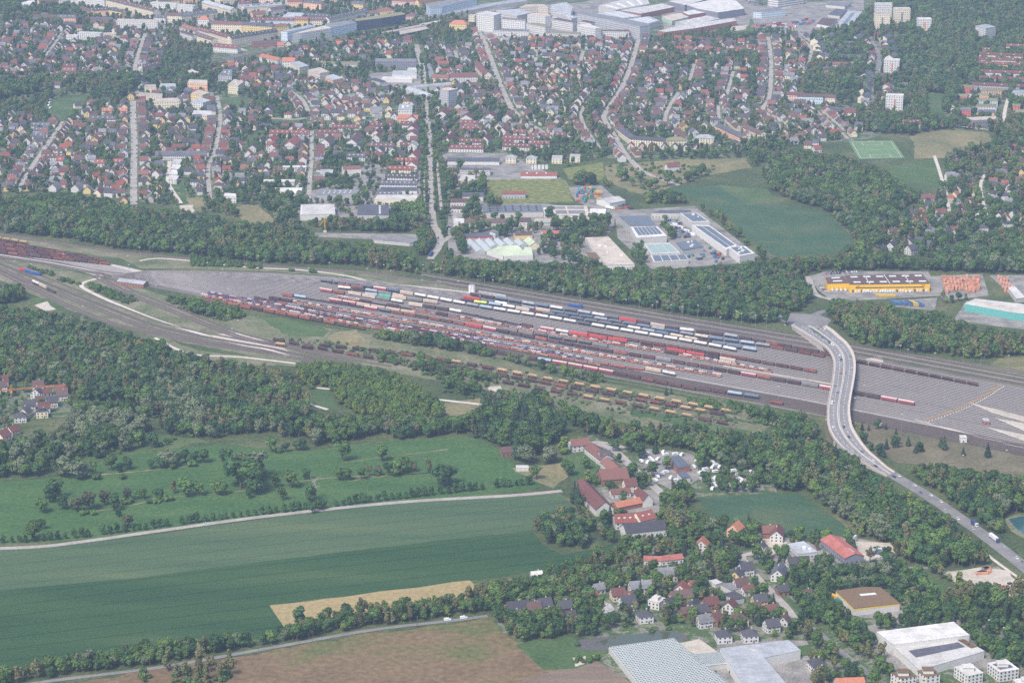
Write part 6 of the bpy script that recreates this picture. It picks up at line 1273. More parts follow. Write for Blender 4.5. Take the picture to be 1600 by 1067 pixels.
loco('loco_blue', 'bright blue locomotive on the through tracks', 899, 480, a); loco('loco_red', 'red locomotive on the curve at the left', 40, 424.5, -.55); loco('loco_blue', 'blue locomotive behind the red one', 48, 427, -.55); loco('loco_blue', 'last blue locomotive of the three at the left', 55, 429.5, -.55)

# ================================================================== CARS
for n, c in dict(white=(.75,.75,.75), silver=(.45,.46,.48), black=(.04,.04,.05), blue=(.08,.16,.34), red=(.5,.05,.05), grey=(.2,.21,.23), orange=(.7,.22,.04), yellow=(.75,.5,.04)).items(): mat('car_'+n, c, rough=.3, var=.03, spec=.5)
mat('tyre', (.03,.03,.03), var=.1)
def car_src(L=4.4, W=1.8, van=False):
    b = MB(); g = MB(); x, y = L/2, W/2
    if van: prof = [(-x,.35),(-x,2.1),(x*.35,2.15),(x*.62,1.35),(x,1.1),(x,.35)]
    else: prof = [(-x,.35),(-x,.9),(-x*.8,.98),(x*.45,.98),(x*.95,.8),(x,.35)]
    for s in (-1,1): b.face([(a,s*y,z) for a,z in (prof if s < 0 else reversed(prof))])
    for (x0,z0),(x1,z1) in zip(prof, prof[1:]+prof[:1]): b.face([(x0,-y,z0),(x0,y,z0),(x1,y,z1),(x1,-y,z1)])
    if van: g.poly([(x*.37,-y*.85,2.1),(x*.37,y*.85,2.1),(x*.63,y*.85,1.42),(x*.63,-y*.85,1.42)],[(0,1,2,3)])
    else:
        c0 = [(-x*.75,y*.92,.98),(x*.42,y*.92,.98)]; c1 = [(-x*.5,y*.75,1.45),(x*.12,y*.75,1.45)]
        lo = [(-x*.78,-y*.93,.98),(x*.44,-y*.93,.98),(x*.44,y*.93,.98),(-x*.78,y*.93,.98)]; hi = [(-x*.5,-y*.76,1.42),(x*.1,-y*.76,1.42),(x*.1,y*.76,1.42),(-x*.5,y*.76,1.42)]
        g.poly(lo+hi, [(0,1,5,4),(1,2,6,5),(2,3,7,6),(3,0,4,7)]); b.poly([(p[0],p[1],1.425) for p in hi]+[(p[0]*.97,p[1]*.97,1.5) for p in hi],[(4,5,6,7),(0,1,5,4),(1,2,6,5),(2,3,7,6),(3,0,4,7)])
    return b, g
CB, CG_ = car_src(); VB, VG = car_src(5.6, 2.0, True)
_cm = {}
WHEEL = MB().cyl((0,-.1,0),(0,.1,0),.33,.33,10).mesh('wheel', MATS['tyre'])
def car(col, loc, rot, label, group, van=False, parts=True, share=False):
    k = (col, van, parts); src = (VB, VG) if van else (CB, CG_)
    if k not in _cm: _cm[k] = (src[0].mesh('body', MATS['car_'+col]), src[1].mesh('windows', MATS['window_glass'])) if parts else (MB().add(src[0]).add(src[1], remap={0:1}).mesh('car', [MATS['car_'+col], MATS['window_glass']]), None)
    nm = 'van' if van else 'car'
    if not van: NCAR[0] += 1
    if parts:
        r = empty(nm, loc, rot); obj('body', _cm[k][0], r); obj('windows', _cm[k][1], r); x = (1.8 if van else 1.35)
        for sx in (-x, x):
            for sy in (-.8,.8): obj('wheel', WHEEL, r, (sx,sy,.33))
    else: r = obj(nm, _cm[k][0], None, loc, rot)
    return tag(r, label, nm, group, share)
CARS_ON = [c for c in CARS_ON if -10 < PX(c[0], c[1], c[2])[0] < 1610]; cols = ['white']*8+['silver']*3+['black']*3+['blue']*3+['grey']*2+['red']
PEND = []      # cars waiting for the choice of the 300 that show largest
for c in CARS_ON:
    k = rng.choice(cols); PEND.append((PX(c[0], c[1])[1] - (0 if c[4] else 400), k, (c[0],c[1],c[2]-.3), c[3], f'new {k} car on an upper deck {c[6]}', f'new {k} cars on upper decks {c[6]}'))
NCAR = [0]
def settle_cars():
    PEND.sort(key=lambda c: -c[0]); n = 300 - NCAR[0]
    for _, k, loc, rot, lb, gr in PEND[:n]: car(k, loc, rot, lb, gr, parts=False, share=True)
    mb = MB(); names = ['white','silver','black','blue','grey','red']; ml = [MATS['car_'+n] for n in names]+[MATS['window_glass']]
    for _, k, loc, rot, lb, gr in PEND[n:]:
        M = Matrix.Translation(loc) @ Matrix.Rotation(rot,4,'Z'); mb.add(CB, M, {0:names.index(k)}); mb.add(CG_, M, {0:6})
    stuff(mb.build('small_cars', ml), 'the many other small cars parked in the town and loaded on the car trains', 'cars')
# ================================================================== THE ROAD BRIDGE
mat('bridge_concrete', (.44,.40,.37), var=.1, scale=.3); mat('bridge_parapet', (.56,.48,.42), var=.07, scale=.4); mat('guard_rail', (.62,.57,.52), var=.06); mat('deck_asphalt', (.24,.225,.22), var=.2, scale=.12, detail=7, stretch=(1.6,.3,1))
LE = [(1237,509,3.5),(1256,520,5.5),(1275,532,7),(1289,542,8),(1298,553,8.5),(1302,566,8.5),(1301,583,8.5),(1299,599,8.5),(1295,620,8.5),(1292,640,8),(1293,664,7.5),(1300,681,7),(1311,695,6),(1328,709,4.5),(1350,724,3),(1372,737,1.2),(1386,745,.3)]
RE = [(1291,510,3.5),(1303,518,5.5),(1313,527,7),(1323,536,8),(1331,547,8.5),(1336,560,8.5),(1337,578,8.5),(1334,600,8.5),(1330,622,8.5),(1328,641,8),(1331,664,7.5),(1337,677,7),(1346,691,6),(1357,705,4.5),(1372,718,3),(1388,732,1.2),(1398,738,.3)]
def s3(l): return smooth([G(*p) for p in l], 7.0)
def resamp(P, n):
    Ls = arclen(P); return [at_len(P, Ls, Ls[-1]*i/n*.9999)[0] for i in range(n+1)]
NB = 90; BL, BR = resamp(s3(LE), NB), resamp(s3(RE), NB)
org = G(1312,600); br = empty('road_bridge', org); tag(br, 'curved concrete road bridge crossing all the railway tracks', 'bridge')
def across(i, u, dz=0): p = BL[i].lerp(BR[i], u); return Vector((p.x, p.y, p.z+dz)) - org
def ribbon(u0, u1, z0, z1, i0=0, i1=NB, mb=None, step=1):
    mb = mb or MB()
    for i in range(i0, i1, step):
        j = min(i+step, i1); a, b, c, d = across(i,u0,z1), across(i,u1,z1), across(j,u1,z1), across(j,u0,z1)
        mb.face([a,b,c,d])
        if z0 != z1:
            A_, B_, C_, D_ = across(i,u0,z0), across(i,u1,z0), across(j,u1,z0), across(j,u0,z0)
            mb.face([A_,D_,C_,B_]); mb.face([A_,a,d,D_]); mb.face([B_,C_,c,b])
    return mb
ribbon(.0,1.,-1.5,0).build('deck', MATS['bridge_concrete'], br)
ribbon(.085,.915,.02,.03).build('carriageway', MATS['deck_asphalt'], br)
for u0, u1, nm in ((0,.085,'parapet'),(.915,1.,'parapet')): ribbon(u0,u1,.03,.28).build('kerb_walk', MATS['bridge_parapet'], br); 
ribbon(0,.018,.28,1.5).build('parapet', MATS['bridge_parapet'], br); ribbon(.982,1.,.28,1.5).build('parapet', MATS['bridge_parapet'], br)
for u in (.475,.525): ribbon(u-.011,u+.011,.5,.85).build('guard_rail', MATS['guard_rail'], br)
ribbon(.49,.51,.035,.12).build('median_strip', MATS['street'], br)
ln = MB()
for u in (.28,.72):
    for i in range(0, NB-1, 2): ribbon(u-.006,u+.006,.04,.045,i,i+1,ln)
for u in (.1,.46,.54,.9): ribbon(u-.004,u+.004,.04,.045,0,NB,ln)
ln.build('lane_markings', MATS['white_line'], br)
for i in range(0, NB+1, 6):
    c = across(i,.5); 
    if c.z < 2.2: continue
    for u in (.22,.78): p = across(i,u); MB().cyl((p.x,p.y,-org.z),(p.x,p.y,p.z-1.5),.75,.75,10).build('pier', MATS['bridge_concrete'], br)
    a, b = across(i,.08,-1.5), across(i,.92,-1.5); 
    MB().poly([a+Vector((0,0,-.9)), b+Vector((0,0,-.9)), a, b, *[q+Vector((.5,1.3,0)) for q in (a+Vector((0,0,-.9)), b+Vector((0,0,-.9)), a, b)]], [(0,1,3,2),(4,6,7,5),(0,4,5,1),(0,2,6,4),(1,5,7,3)]).build('cross_beam', MATS['bridge_concrete'], br)
def abut(i0, i1):
    mb = MB()
    for i in range(i0, i1):
        for u in (.01,.99):
            a, b = across(i,u,-1.4), across(i+1,u,-1.4); mb.face([a, b, Vector((b.x,b.y,0)), Vector((a.x,a.y,0))])
    for i in (i0, i1):
        a, b = across(i,.01,-1.4), across(i,.99,-1.4); mb.face([a, b, Vector((b.x,b.y,0)), Vector((a.x,a.y,0))])
    mb.build('abutment', MATS['bridge_concrete'], br)
abut(0, 16); abut(72, NB)
gm = MB(); 
for i in range(2, 14): ribbon(.40,.50,.05,.1,i,i+1,gm)
gm.build('median_grass', MATS['grass'], br)
mark([v + org for v in [across(i,0) for i in range(0,NB+1,3)] + [across(i,1) for i in range(NB,-1,-3)]], 2, 3)
# vehicles on the bridge and the road
def on_bridge(px, py):
    best = None
    for i in range(NB):
        for u in (.19,.36,.64,.81):
            q = across(i,u)+org; X, Y = PX(q.x,q.y,q.z); d = (X-px)**2+(Y-py)**2
            if best is None or d < best[0]: best = (d, i, u, q)
    _, i, u, q = best; t = across(i+1,u)-across(i,u); return Vector((q.x,q.y,q.z+.04)), math.atan2(t.y,t.x)
for px, py, c, van in ((1300,541,'white',True),(1312,554,'white',False),(1314.5,562,'black',False),(1312,570,'silver',False),(1311,584,'red',False),(1327,559,'grey',False),(1307,604,'grey',False),(1309.5,615,'blue',False),(1303,619,'silver',False),(1301.5,632,'white',True),(1304,666,'white',False),(1318,667.5,'black',False),(1324.5,682.5,'black',False),(1346,706.5,'grey',False),(1361,721,'white',False),(1272,521,'blue',False),(1286,530,'blue',False),(1296,534,'black',False),(1368,732,'black',False),(1283,512,'red',False),(1287,514,'white',False),(1279,514,'grey',False)):
    p, a = on_bridge(px, py); car(c, p, a, f'{c} {"van" if van else "car"} driving on the curved bridge', 'vehicles on the bridge', van)
tp, tw = ROADS['trunk road south of the bridge']; TL = arclen(tp)
def on_road(key, px, py, side):
    pts, w = ROADS[key]; g = G(px, py); i = min(range(len(pts)-1), key=lambda k: (pts[k]-g).length); t = pts[i+1]-pts[i]; a = math.atan2(t.y,t.x); n = Vector((-math.sin(a),math.cos(a),0))
    return pts[i]+n*side+Vector((0,0,.12)), a
for px, py, c, s in ((1383,732,'grey',3),(1387,735,'silver',3),(1394,748,'black',-2),(1397,745,'white',3),(1419,759,'white',3),(1427,770,'blue',-2),(1444,774,'white',3),(1464,787,'white',3),(1475,796,'silver',-3),(1499,813,'white',-3),(1514,828,'silver',-3),(1570,856,'silver',3),(1581,872,'white',2),(1590,878,'grey',3)):
    p, a = on_road('trunk road south of the bridge', px, py, s); car(c, p, a, f'{c} car on the road south of the bridge', 'cars on the road south of the bridge')
mat('lorry_curtain', (.72,.72,.74), var=.05); mat('lorry_blue', (.05,.08,.20), var=.05)
def lorry(loc, rot, label, boxm, cabm, L=12.5):
    r = empty('lorry', loc, rot); tag(r, label, 'lorry')
    MB().box(-L/2,L/2,-1.25,1.25,1.1,3.8).build('cargo_box', MATS[boxm], r); MB().box(L/2+.5,L/2+2.7,-1.2,1.2,.6,3.3).build('cab', MATS[cabm], r)
    MB().box(L/2+2.68,L/2+2.76,-1.1,1.1,1.9,2.9).build('windscreen', MATS['window_glass'], r); MB().box(-L/2,L/2+2.4,-.5,.5,.6,1.1).build('chassis', MATS['underframe'], r)
    for x in (-L/2+1.2,-L/2+2.4,L/2+1.6):
        for y in (-1.05,1.05): MB().cyl((x,y-.15,.5),(x,y+.15,.5),.5,.5,10).build('wheel', MATS['tyre'], r)
p, a = on_road('trunk road south of the bridge',1519,822,3); lorry(p, a, 'dark box lorry with white top on the road south of the bridge', 'lorry_blue','car_white',7)
p, a = on_road('trunk road south of the bridge',1545,841,3); lorry(p, a, 'long white lorry on the road south of the bridge', 'lorry_curtain','lorry_blue')
p, a = on_road('tree-lined avenue',676,400,2); lorry(p, a, 'dark blue lorry waiting where the avenue ends at the wood', 'lorry_blue','car_white')
p, a = on_road('field road',325,827,0); car('white', p, a, 'white car alone on the pale field road', 'cars on country roads')
p, a = on_road('lower road',711,968,1); car('white', p, a, 'white van parked on the lower road, left of two', 'cars on country roads', True); p, a = on_road('lower road',719.5,966.5,1); car('white', p, a, 'larger white van parked on the lower road, right of two', 'cars on country roads', True)
# parked cars
ncar = [0]
def parked(label, pts, group, n, ang, van=.1, jit=.6, cs=('white','silver','black','grey','blue','red','white','black'), share=True):
    a, b = G(*pts[0]), G(*pts[1])
    for i in range(n):
        if rng.random() < .15: continue
        p = a.lerp(b, (i+.5)/n); c = rng.choice(cs); v = rng.random() < van
        loc, ro_ = (p.x+rng.uniform(-jit,jit), p.y+rng.uniform(-jit,jit), .12), ang + rng.uniform(-.06,.06) + (math.pi if rng.random() < .5 else 0)
        if v: car(c, loc, ro_, f'{c} van {label}', group + f' {c} van', True, False, True)
        else: PEND.append((PX(p.x,p.y)[1]+5, c, loc, ro_, f'{c} car {label}', group + f' {c} car'))
def row_on(key, side, n, where, off=None):
    pts, w = ROADS[key]; Ls = arclen(pts)
    for i in range(n):
        if rng.random() < .25: continue
        p, a = at_len(pts, Ls, Ls[-1]*(i+.5)/n); nn = Vector((-math.sin(a),math.cos(a),0)); p = p+nn*side*(w/2-1.2); c = rng.choice(('white','silver','black','grey','blue','white','red'))
        PEND.append((PX(p.x,p.y)[1]+5, c, (p.x,p.y,.12), a, f'{c} car parked {where}', f'parked cars {where} {c}'))
for s in (-1,1):
    row_on('wide straight street', s, 26, 'along the wide straight street'); row_on('left slanting street', s, 9, 'along the left slanting street'); row_on('narrow meadow street', s, 8, 'along the narrow street'); row_on('diagonal street behind the avenue', s, 14, 'along the diagonal street')
    row_on('winding street by the trees', s, 10, 'along the winding street'); row_on('right-hand through street', s, 9, 'along the right-hand through street'); row_on('dark winding road', s, 9, 'along the dark winding road')
    row_on('quiet street', s, 8, 'along the quiet street'); row_on('avenue lane', s, 8, 'in the avenue lanes')
for px, py, k in ((684,372,'black'),(686,381,'blue'),(679,340,'grey'),(673,275,'white'),(674,300,'black'),(675,312,'blue'),(671,222,'silver'),(667,190,'black')):
    p, a = on_road('tree-lined avenue',px,py,rng.choice((-2.5,2.5))); car(k, p, a, f'{k} car driving on the tree-lined avenue', 'cars on the avenue')
ax = R(8)
for lb, pts, n, an in (('in the car park behind the white halls',((560,293),(575,291)),6,1.5),('in the garden centre car park',((850,372),(905,372)),10,1.2),('in the garden centre car park',((855,384),(900,382)),10,1.2),('in the garden centre car park',((852,396),(890,394)),8,1.2),
    ('behind the yellow depot',((1288,425),(1345,425.5)),14,1.5),('behind the yellow depot',((1290,428),(1330,428)),10,1.5),('left of the yellow depot',((1278,443),(1292,458)),7,.2),('beside the brown workshop roof',((1293,955),(1316,960)),5,1.0),('in front of the warehouse wing',((1418,945),(1430,953)),4,.8),
    ('in the village works yard',((1180,865),(1190,880)),6,.6),('beside the L-shaped hall',((1140,1046),(1165,1066)),8,.9),('beside the red metal workshop roof',((1283,870),(1322,888)),8,.5),('at the estate beside the farm road',((1005,735),(1030,725)),6,.6),('in the yard below the shop hall',((620,316),(640,325)),6,1.4),('at the works entrance',((700,353),(706,362)),4,.5),
    ('in the upper truck yard',((1180,40),(1230,36)),14,.7),('in the upper truck yard',((1175,45),(1225,44)),14,.7),('in the upper truck yard',((1200,50),(1240,42)),10,.7),('at the top car park',((1165,2),(1195,8)),10,.7),('at the top car park',((1168,6),(1198,3)),10,.7)):
    parked(lb, pts, 'cars ' + lb, n, an, van=.15)

# trucks, containers, caravans
def boxcar(name, label, cat, px, py, L, W, H, m, rot, group, share=True):
    r = empty(name, G(px,py), rot); tag(r, label, cat, group, share)
    b = MB().box(-L/2,L/2,-W/2,W/2,.35,H)
    for i in range(5): x = -L/2+L*(i+.5)/5; b.box(x-.07,x+.07,-W/2-.05,W/2+.05,.4,H-.05)
    b.build('body', MATS[m], r); return r
mat('swap_orange', (.58,.28,.18), var=.14, inst=.12); mat('swap_blue', (.09,.16,.30), var=.1, inst=.2); mat('swap_red', (.36,.09,.07), var=.1, inst=.2); mat('swap_yellow', (.62,.42,.09), var=.08); mat('swap_green', (.08,.23,.17), var=.1, inst=.2); mat('swap_teal',(.08,.30,.36), var=.1, inst=.2)
for i in range(17):   # delivery lorries docked at the depot
    u = [0,.05,.1,.16,.2, .33,.355,.38,.405, .5,.525,.55,.575,.6,.625, .76,.8][i]; px = 1296+u*155
    if i < 5: px = 1299+i*6.8
    r = empty('parcel_lorry', G(px, 455.5 if i >= 5 else 453.5), R(-84)); tag(r, 'yellow parcel lorry docked at the depot front', 'lorry', 'parcel lorries at the depot', True)
    MB().box(-3.6,3.2,-1.2,1.2,1,3.7).build('cargo_box', MATS['swap_yellow'], r); MB().box(3.4,5.2,-1.1,1.1,.5,2.8).build('cab', MATS['car_white'], r); MB().box(-3.6,5,-.5,.5,.5,1).build('chassis', MATS['underframe'], r)
    for x in (-2.2,4.2):
        for y in (-1,1): MB().cyl((x,y-.14,.45),(x,y+.14,.45),.45,.45,8).build('wheel', MATS['tyre'], r)
ci = 0
for r_ in range(9):
    for k in range(11):
        px = 1474 + k*5.2 + r_*.8; py = 434 + r_*3.0 + k*.25
        if not inpoly((px,py), [(1474,432),(1500,431),(1525,434),(1535,450),(1520,458),(1490,452),(1480,462),(1463,445)]) or rng.random() < .12: continue
        z = 0; boxcar('container', 'orange container in the crowded container yard beside the depot', 'container', px, py, 6, 2.4, rng.choice((2.6,2.6,4.9)), 'swap_orange', R(rng.choice((75,75,15))), 'orange containers beside the depot'); ci += 1
for k in range(16): boxcar('container', 'orange container in the right-hand yard behind the white shed', 'container', 1560+k%4*4.5+k//4*3.5, 437+k//4*6.5+k%4*.8, 6, 2.4, rng.choice((2.6,4.8)), 'swap_orange', R(78), 'orange containers at the right edge')
for k in range(9): boxcar('trailer', f'{["blue","blue","blue","blue","blue","yellow","yellow","blue","blue"][k]} trailer parked in the row below the depot', 'trailer', [1397,1402,1411,1419,1421.5,1425,1429,1434,1438][k], 475+k*.3, 13, 2.6, 3.6, 'swap_yellow' if k in (5,6) else 'swap_blue', R(-68), 'trailers below the depot')
for k in range(6): boxcar('container', 'yellow container on the grass strip in front of the depot', 'container', 1373+k*4.4, 463+k%2, 6, 2.4, 2.6, 'swap_yellow', R(8), 'yellow containers in front of the depot')
for k in range(46):
    px, py = 903+rng.uniform(0,1)*34, 297+rng.uniform(0,1)*20
    if occ(*at(px,py), 3, 1): continue
    boxcar('container', None or 'coloured container in the crowded yard left of the white tent hall', 'container', px, py, 6, 2.4, rng.choice((2.6,5.0)), rng.choice(['swap_blue','swap_red','swap_blue','swap_green','swap_orange','swap_teal','swap_yellow']), R(rng.choice((10,95,80))), 'containers left of the white tent hall')
for k in range(26):
    px, py = 962+rng.uniform(0,26), 321+rng.uniform(0,7); boxcar('skip_container', 'dark skip container behind the solar hall pair', 'container', px, py, 5, 2.2, rng.choice((1.6,2.4)), rng.choice(['swap_blue','wagon_dark','swap_green','swap_red','wagon_dark']), R(rng.choice((0,60,100))), 'skips behind the solar hall pair')
for k in range(96):
    px, py = [(1040+rng.uniform(0,34), 344+rng.uniform(0,30)), (1108+rng.uniform(0,40), 384+rng.uniform(0,26)), (1060+rng.uniform(0,22), 352+rng.uniform(0,20))][k % 3] if k > 33 else [(1055+rng.uniform(0,45), 396+rng.uniform(0,12)), (1115+rng.uniform(0,30), 383+rng.uniform(8,20)), (1042+rng.uniform(0,20), 352+rng.uniform(0,12))][k % 3]
    if occ(*at(px,py), 3, 1): continue
    boxcar('skip_container', 'skip container in the recycling yard', 'container', px, py, 5.5, 2.3, rng.choice((1.6,2.6)), rng.choice(['swap_blue','swap_blue','wagon_dark','swap_red','swap_green']), R(rng.choice((20,110,70))), 'skips in the recycling yard')
for k in range(22): boxcar('plough_frame', 'orange machine in the diagonal row beside the warehouse', 'machine', 1531+k//2*3.2+(k%2)*2.5, 989+k//2*2.6+(k%2)*1.2, 3.6, 2.0, 1.7, 'swap_orange', R(30), 'orange machines beside the warehouse')
for k in range(16): boxcar('skip_container', 'orange container in the gravel storage yard', 'container', 1528+rng.uniform(0,16), 888+rng.uniform(0,9), 5, 2.2, 2.4, rng.choice(['swap_orange','car_white','swap_orange','wagon_grey']), R(rng.uniform(-40,40)), 'containers in the gravel storage yard')
for k in range(26): boxcar('skip_container', 'small storage crate in the gravel storage yard', 'crate', 1525+rng.uniform(0,62), 911+rng.uniform(0,14), 3.5, 2.0, 1.5, rng.choice(['car_white','wagon_rust','wagon_grey','wagon_dark','car_silver']), R(rng.uniform(-60,60)), 'crates in the gravel storage yard')
for k in range(26): boxcar('skip_container', 'crate in the yard beside the red metal workshop roof', 'crate', 1355+rng.uniform(0,38), 856+rng.uniform(0,12), 3.5, 2.0, 1.6, rng.choice(['car_white','swap_green','wagon_grey','wagon_dark','swap_blue','swap_yellow']), R(rng.uniform(-60,60)), 'crates beside the red metal roof')
boxcar('site_cabin', 'white and orange site cabin behind the red metal roof', 'cabin', 1334, 846, 6, 2.6, 5, 'car_white', R(60), 'site cabins', False); boxcar('trailer', 'yellow trailer beside the brown workshop roof', 'trailer', 1303, 935, 8, 2.6, 3.4, 'swap_yellow', R(-50), 'trailers in the lower right yard', False); boxcar('trailer', 'green trailer beside the brown workshop roof', 'trailer', 1312, 942, 8, 2.6, 3.2, 'swap_green', R(-50), 'trailers in the lower right yard', False)
p = G(953,327); lorry(p, R(-40), 'long white lorry parked beside the white tent halls', 'lorry_curtain','swap_yellow')
for k in range(5): boxcar('tipper_trailer', 'white trailer in the recycling yard', 'trailer', 1046+k*9, 352+k*3+rng.uniform(-2,6), 9, 2.5, 3.2, 'car_white', R(-50), 'white trailers in the recycling yard')
for px0, py0, px1, py1, n, a in ((1178,44,1225,38,18,.5),(1200,44,1245,36,14,.5),(1236,48,1245,38,6,1.2),(1252,40,1262,30,5,.4),(1262,40,1270,33,5,.2)):
    for i in range(n):
        px, py = px0+(px1-px0)*(i+.5)/n+rng.uniform(-2,2), py0+(py1-py0)*(i+.5)/n+rng.uniform(-1.5,1.5); boxcar('box_truck', 'truck in the crowded truck yard at the top right', 'truck', px, py, 8, 2.5, 3.2, rng.choice(['swap_orange','swap_blue','car_white','swap_red','wagon_grey','wagon_dark','swap_orange']), a+rng.uniform(-.3,.3), 'trucks in the top right yard')
# caravans
cvb = MB(); pr = [(-2.9,.6),(-3.0,1.6),(-2.6,2.55),(2.3,2.6),(2.9,1.7),(2.9,.6)]
for s in (-1,1): cvb.face([(x,s*1.15,z) for x,z in pr])
for (x0,z0),(x1,z1) in zip(pr,pr[1:]+pr[:1]): cvb.face([(x0,-1.15,z0),(x0,1.15,z0),(x1,1.15,z1),(x1,-1.15,z1)])
CVM = cvb.mesh('body', MATS['car_white']); CVW = MB().box(-1.6,1.5,-1.2,1.2,1.5,2.0).mesh('window_band', MATS['window_glass'])
def caravan(px, py, rot, label, group):
    r = empty('caravan', G(px,py), rot); tag(r, label, 'caravan', group, True); obj('body', CVM, r); obj('window_band', CVW, r)
    for y in (-1.05,1.05): obj('wheel', WHEEL, r, (0,y,.33))
spots = [(1004,713),(1010,710),(1016,718),(1022,716),(1028,719),(1036,708),(1040,712),(1043,709),(1055,711),(1065,712),(1002,722),(1012,724),(1020,722),(1027,746),(1033,742),(1040,739),(1024,752),(1048,748),(1055,752)]
spots += [(1085+7*i+rng.uniform(-2,2), 726+rng.uniform(-8,6)) for i in range(5)] + [(1090+rng.uniform(0,30), 733+rng.uniform(0,20)) for _ in range(26)] + [(1110+rng.uniform(0,14), 724+rng.uniform(0,8)) for _ in range(6)] + [(1130+rng.uniform(0,18), 735+rng.uniform(0,8)) for _ in range(8)] + [(1168+rng.uniform(0,14), 737+rng.uniform(0,5)) for _ in range(5)] + [(1112+rng.uniform(0,14), 756+rng.uniform(0,12)) for _ in range(6)] + [(1140+rng.uniform(0,40), 748+rng.uniform(0,14)) for _ in range(9)]
for px, py in spots:
    if not occ(*at(px,py), 2, 1): caravan(px, py, R(rng.choice((20,70,110))+rng.uniform(-10,10)), 'white caravan on the caravan lot beside the farm road', 'caravans on the lot beside the farm road'); g = G(px,py); mark_line([g,g],6,1)
for k in range(14): 
    px, py = 890+rng.uniform(0,26), 822+rng.uniform(0,12); caravan(px, py, R(rng.uniform(0,180)), 'white caravan among the trees beside the crop field', 'caravans among the garden trees')
for px, py in ((62,163),(78,158),(78,162),(77,166),(79,170)): caravan(px, py, R(70), 'white caravan on the small meadow at the far left', 'caravans on the far left meadow')
# ================================================================== CRANES, MASTS, POLES
mat('crane_orange', (.66,.24,.09), var=.08); mat('crane_yellow', (.75,.42,.05), var=.08); mat('mast_grey', (.26,.27,.28), var=.1); mat('lamp_head', (.5,.5,.48), var=.05); mat('wood_pole', (.16,.12,.09), var=.2)
def lattice(mb, a, b, w, n, r=.09):
    r *= .6; w *= .75
    a, b = Vector(a), Vector(b); d = (b-a).normalized(); s = d.orthogonal().normalized(); t = d.cross(s); cs = [(s+t)*w/2,(s-t)*w/2,(-s-t)*w/2,(-s+t)*w/2]
    for c in cs: mb.cyl(a+c, b+c, r*1.3, r*1.3, 4)
    for i in range(n):
        p, q = a.lerp(b,i/n), a.lerp(b,(i+1)/n)
        for k in range(4): mb.cyl(p+cs[k], q+cs[(k+1)%4], r, r, 3)
    return mb
c0 = G(20,652); tc_ = empty('tower_crane', c0); tag(tc_, 'orange tower crane with long horizontal jib above the left settlement', 'crane'); top = 26.5
lattice(MB(),(0,0,0),(0,0,top),1.6,16,.12).build('mast', MATS['mast_grey'], tc_); e = G(103,602,top)-c0; e.z = top; d = Vector((e.x,e.y,0)).normalized()
lattice(MB(),(0,0,top+.8),(e.x,e.y,top+.8),1.5,34,.12).build('jib', MATS['crane_orange'], tc_); lattice(MB(),(0,0,top+.8),tuple(-d*13+Vector((0,0,top+.8))),1.5,8,.12).build('counter_jib', MATS['crane_orange'], tc_)
MB().box(-1,1,-1,1,top-2.6,top-.1).build('cabin', MATS['crane_orange'], tc_); lattice(MB(),(0,0,top+1),(0,0,top+6),1.0,4,.1).build('tower_head', MATS['crane_orange'], tc_); p = -d*11; MB().box(p.x-1.2,p.x+1.2,p.y-1,p.y+1,top-1.5,top+.2).build('counterweight', WM('concrete'), tc_)
MB().tube([(0,0,top+6),(e.x*.6,e.y*.6,top+1.5)],.08,4).build('stay_cable', MATS['mast_grey'], tc_)
c1 = G(508,363); yc = empty('folding_crane', c1); tag(yc, 'yellow folding tower crane at the dirt yard in the wood', 'crane'); MB().box(-2,2,-2,2,0,1.6).build('base_ballast', WM('concrete'), yc); lattice(MB(),(0,0,1.5),(0,0,16),1.3,10,.14).build('mast', MATS['crane_yellow'], yc)
lattice(MB(),(0,0,16),(-7,1,7.5),1.1,8,.12).build('folded_jib', MATS['crane_yellow'], yc); lattice(MB(),(0,0,16),(.8,0,21),.9,4,.12).build('jib_tip', MATS['crane_yellow'], yc)
ch = G(222.5,123); cm = empty('chimney_mast', ch); tag(cm, 'tall white slender mast among the far left houses', 'mast'); MB().cyl((0,0,0),(0,0,29),.9,.6,12).build('shaft', MATS['trim_white'], cm); MB().cyl((0,0,26),(0,0,28.5),1.4,1.4,12).build('antenna_ring', MATS['mast_grey'], cm)
LMP = {}
def lampmast(px, py, h, label='thin grey lighting mast beside the railway tracks', group='lighting masts along the railway', name='lighting_mast'):
    r = empty(name, G(px,py)); tag(r, label, 'lamp mast', group, True)
    if h not in LMP: LMP[h] = (MB().cyl((0,0,0),(0,0,h),.17,.10,6).mesh('pole', MATS['mast_grey']), MB().box(-.9,.9,-.4,.4,h,h+.5).mesh('lamp_head', MATS['lamp_head']))
    obj('pole', LMP[h][0], r); obj('lamp_head', LMP[h][1], r)
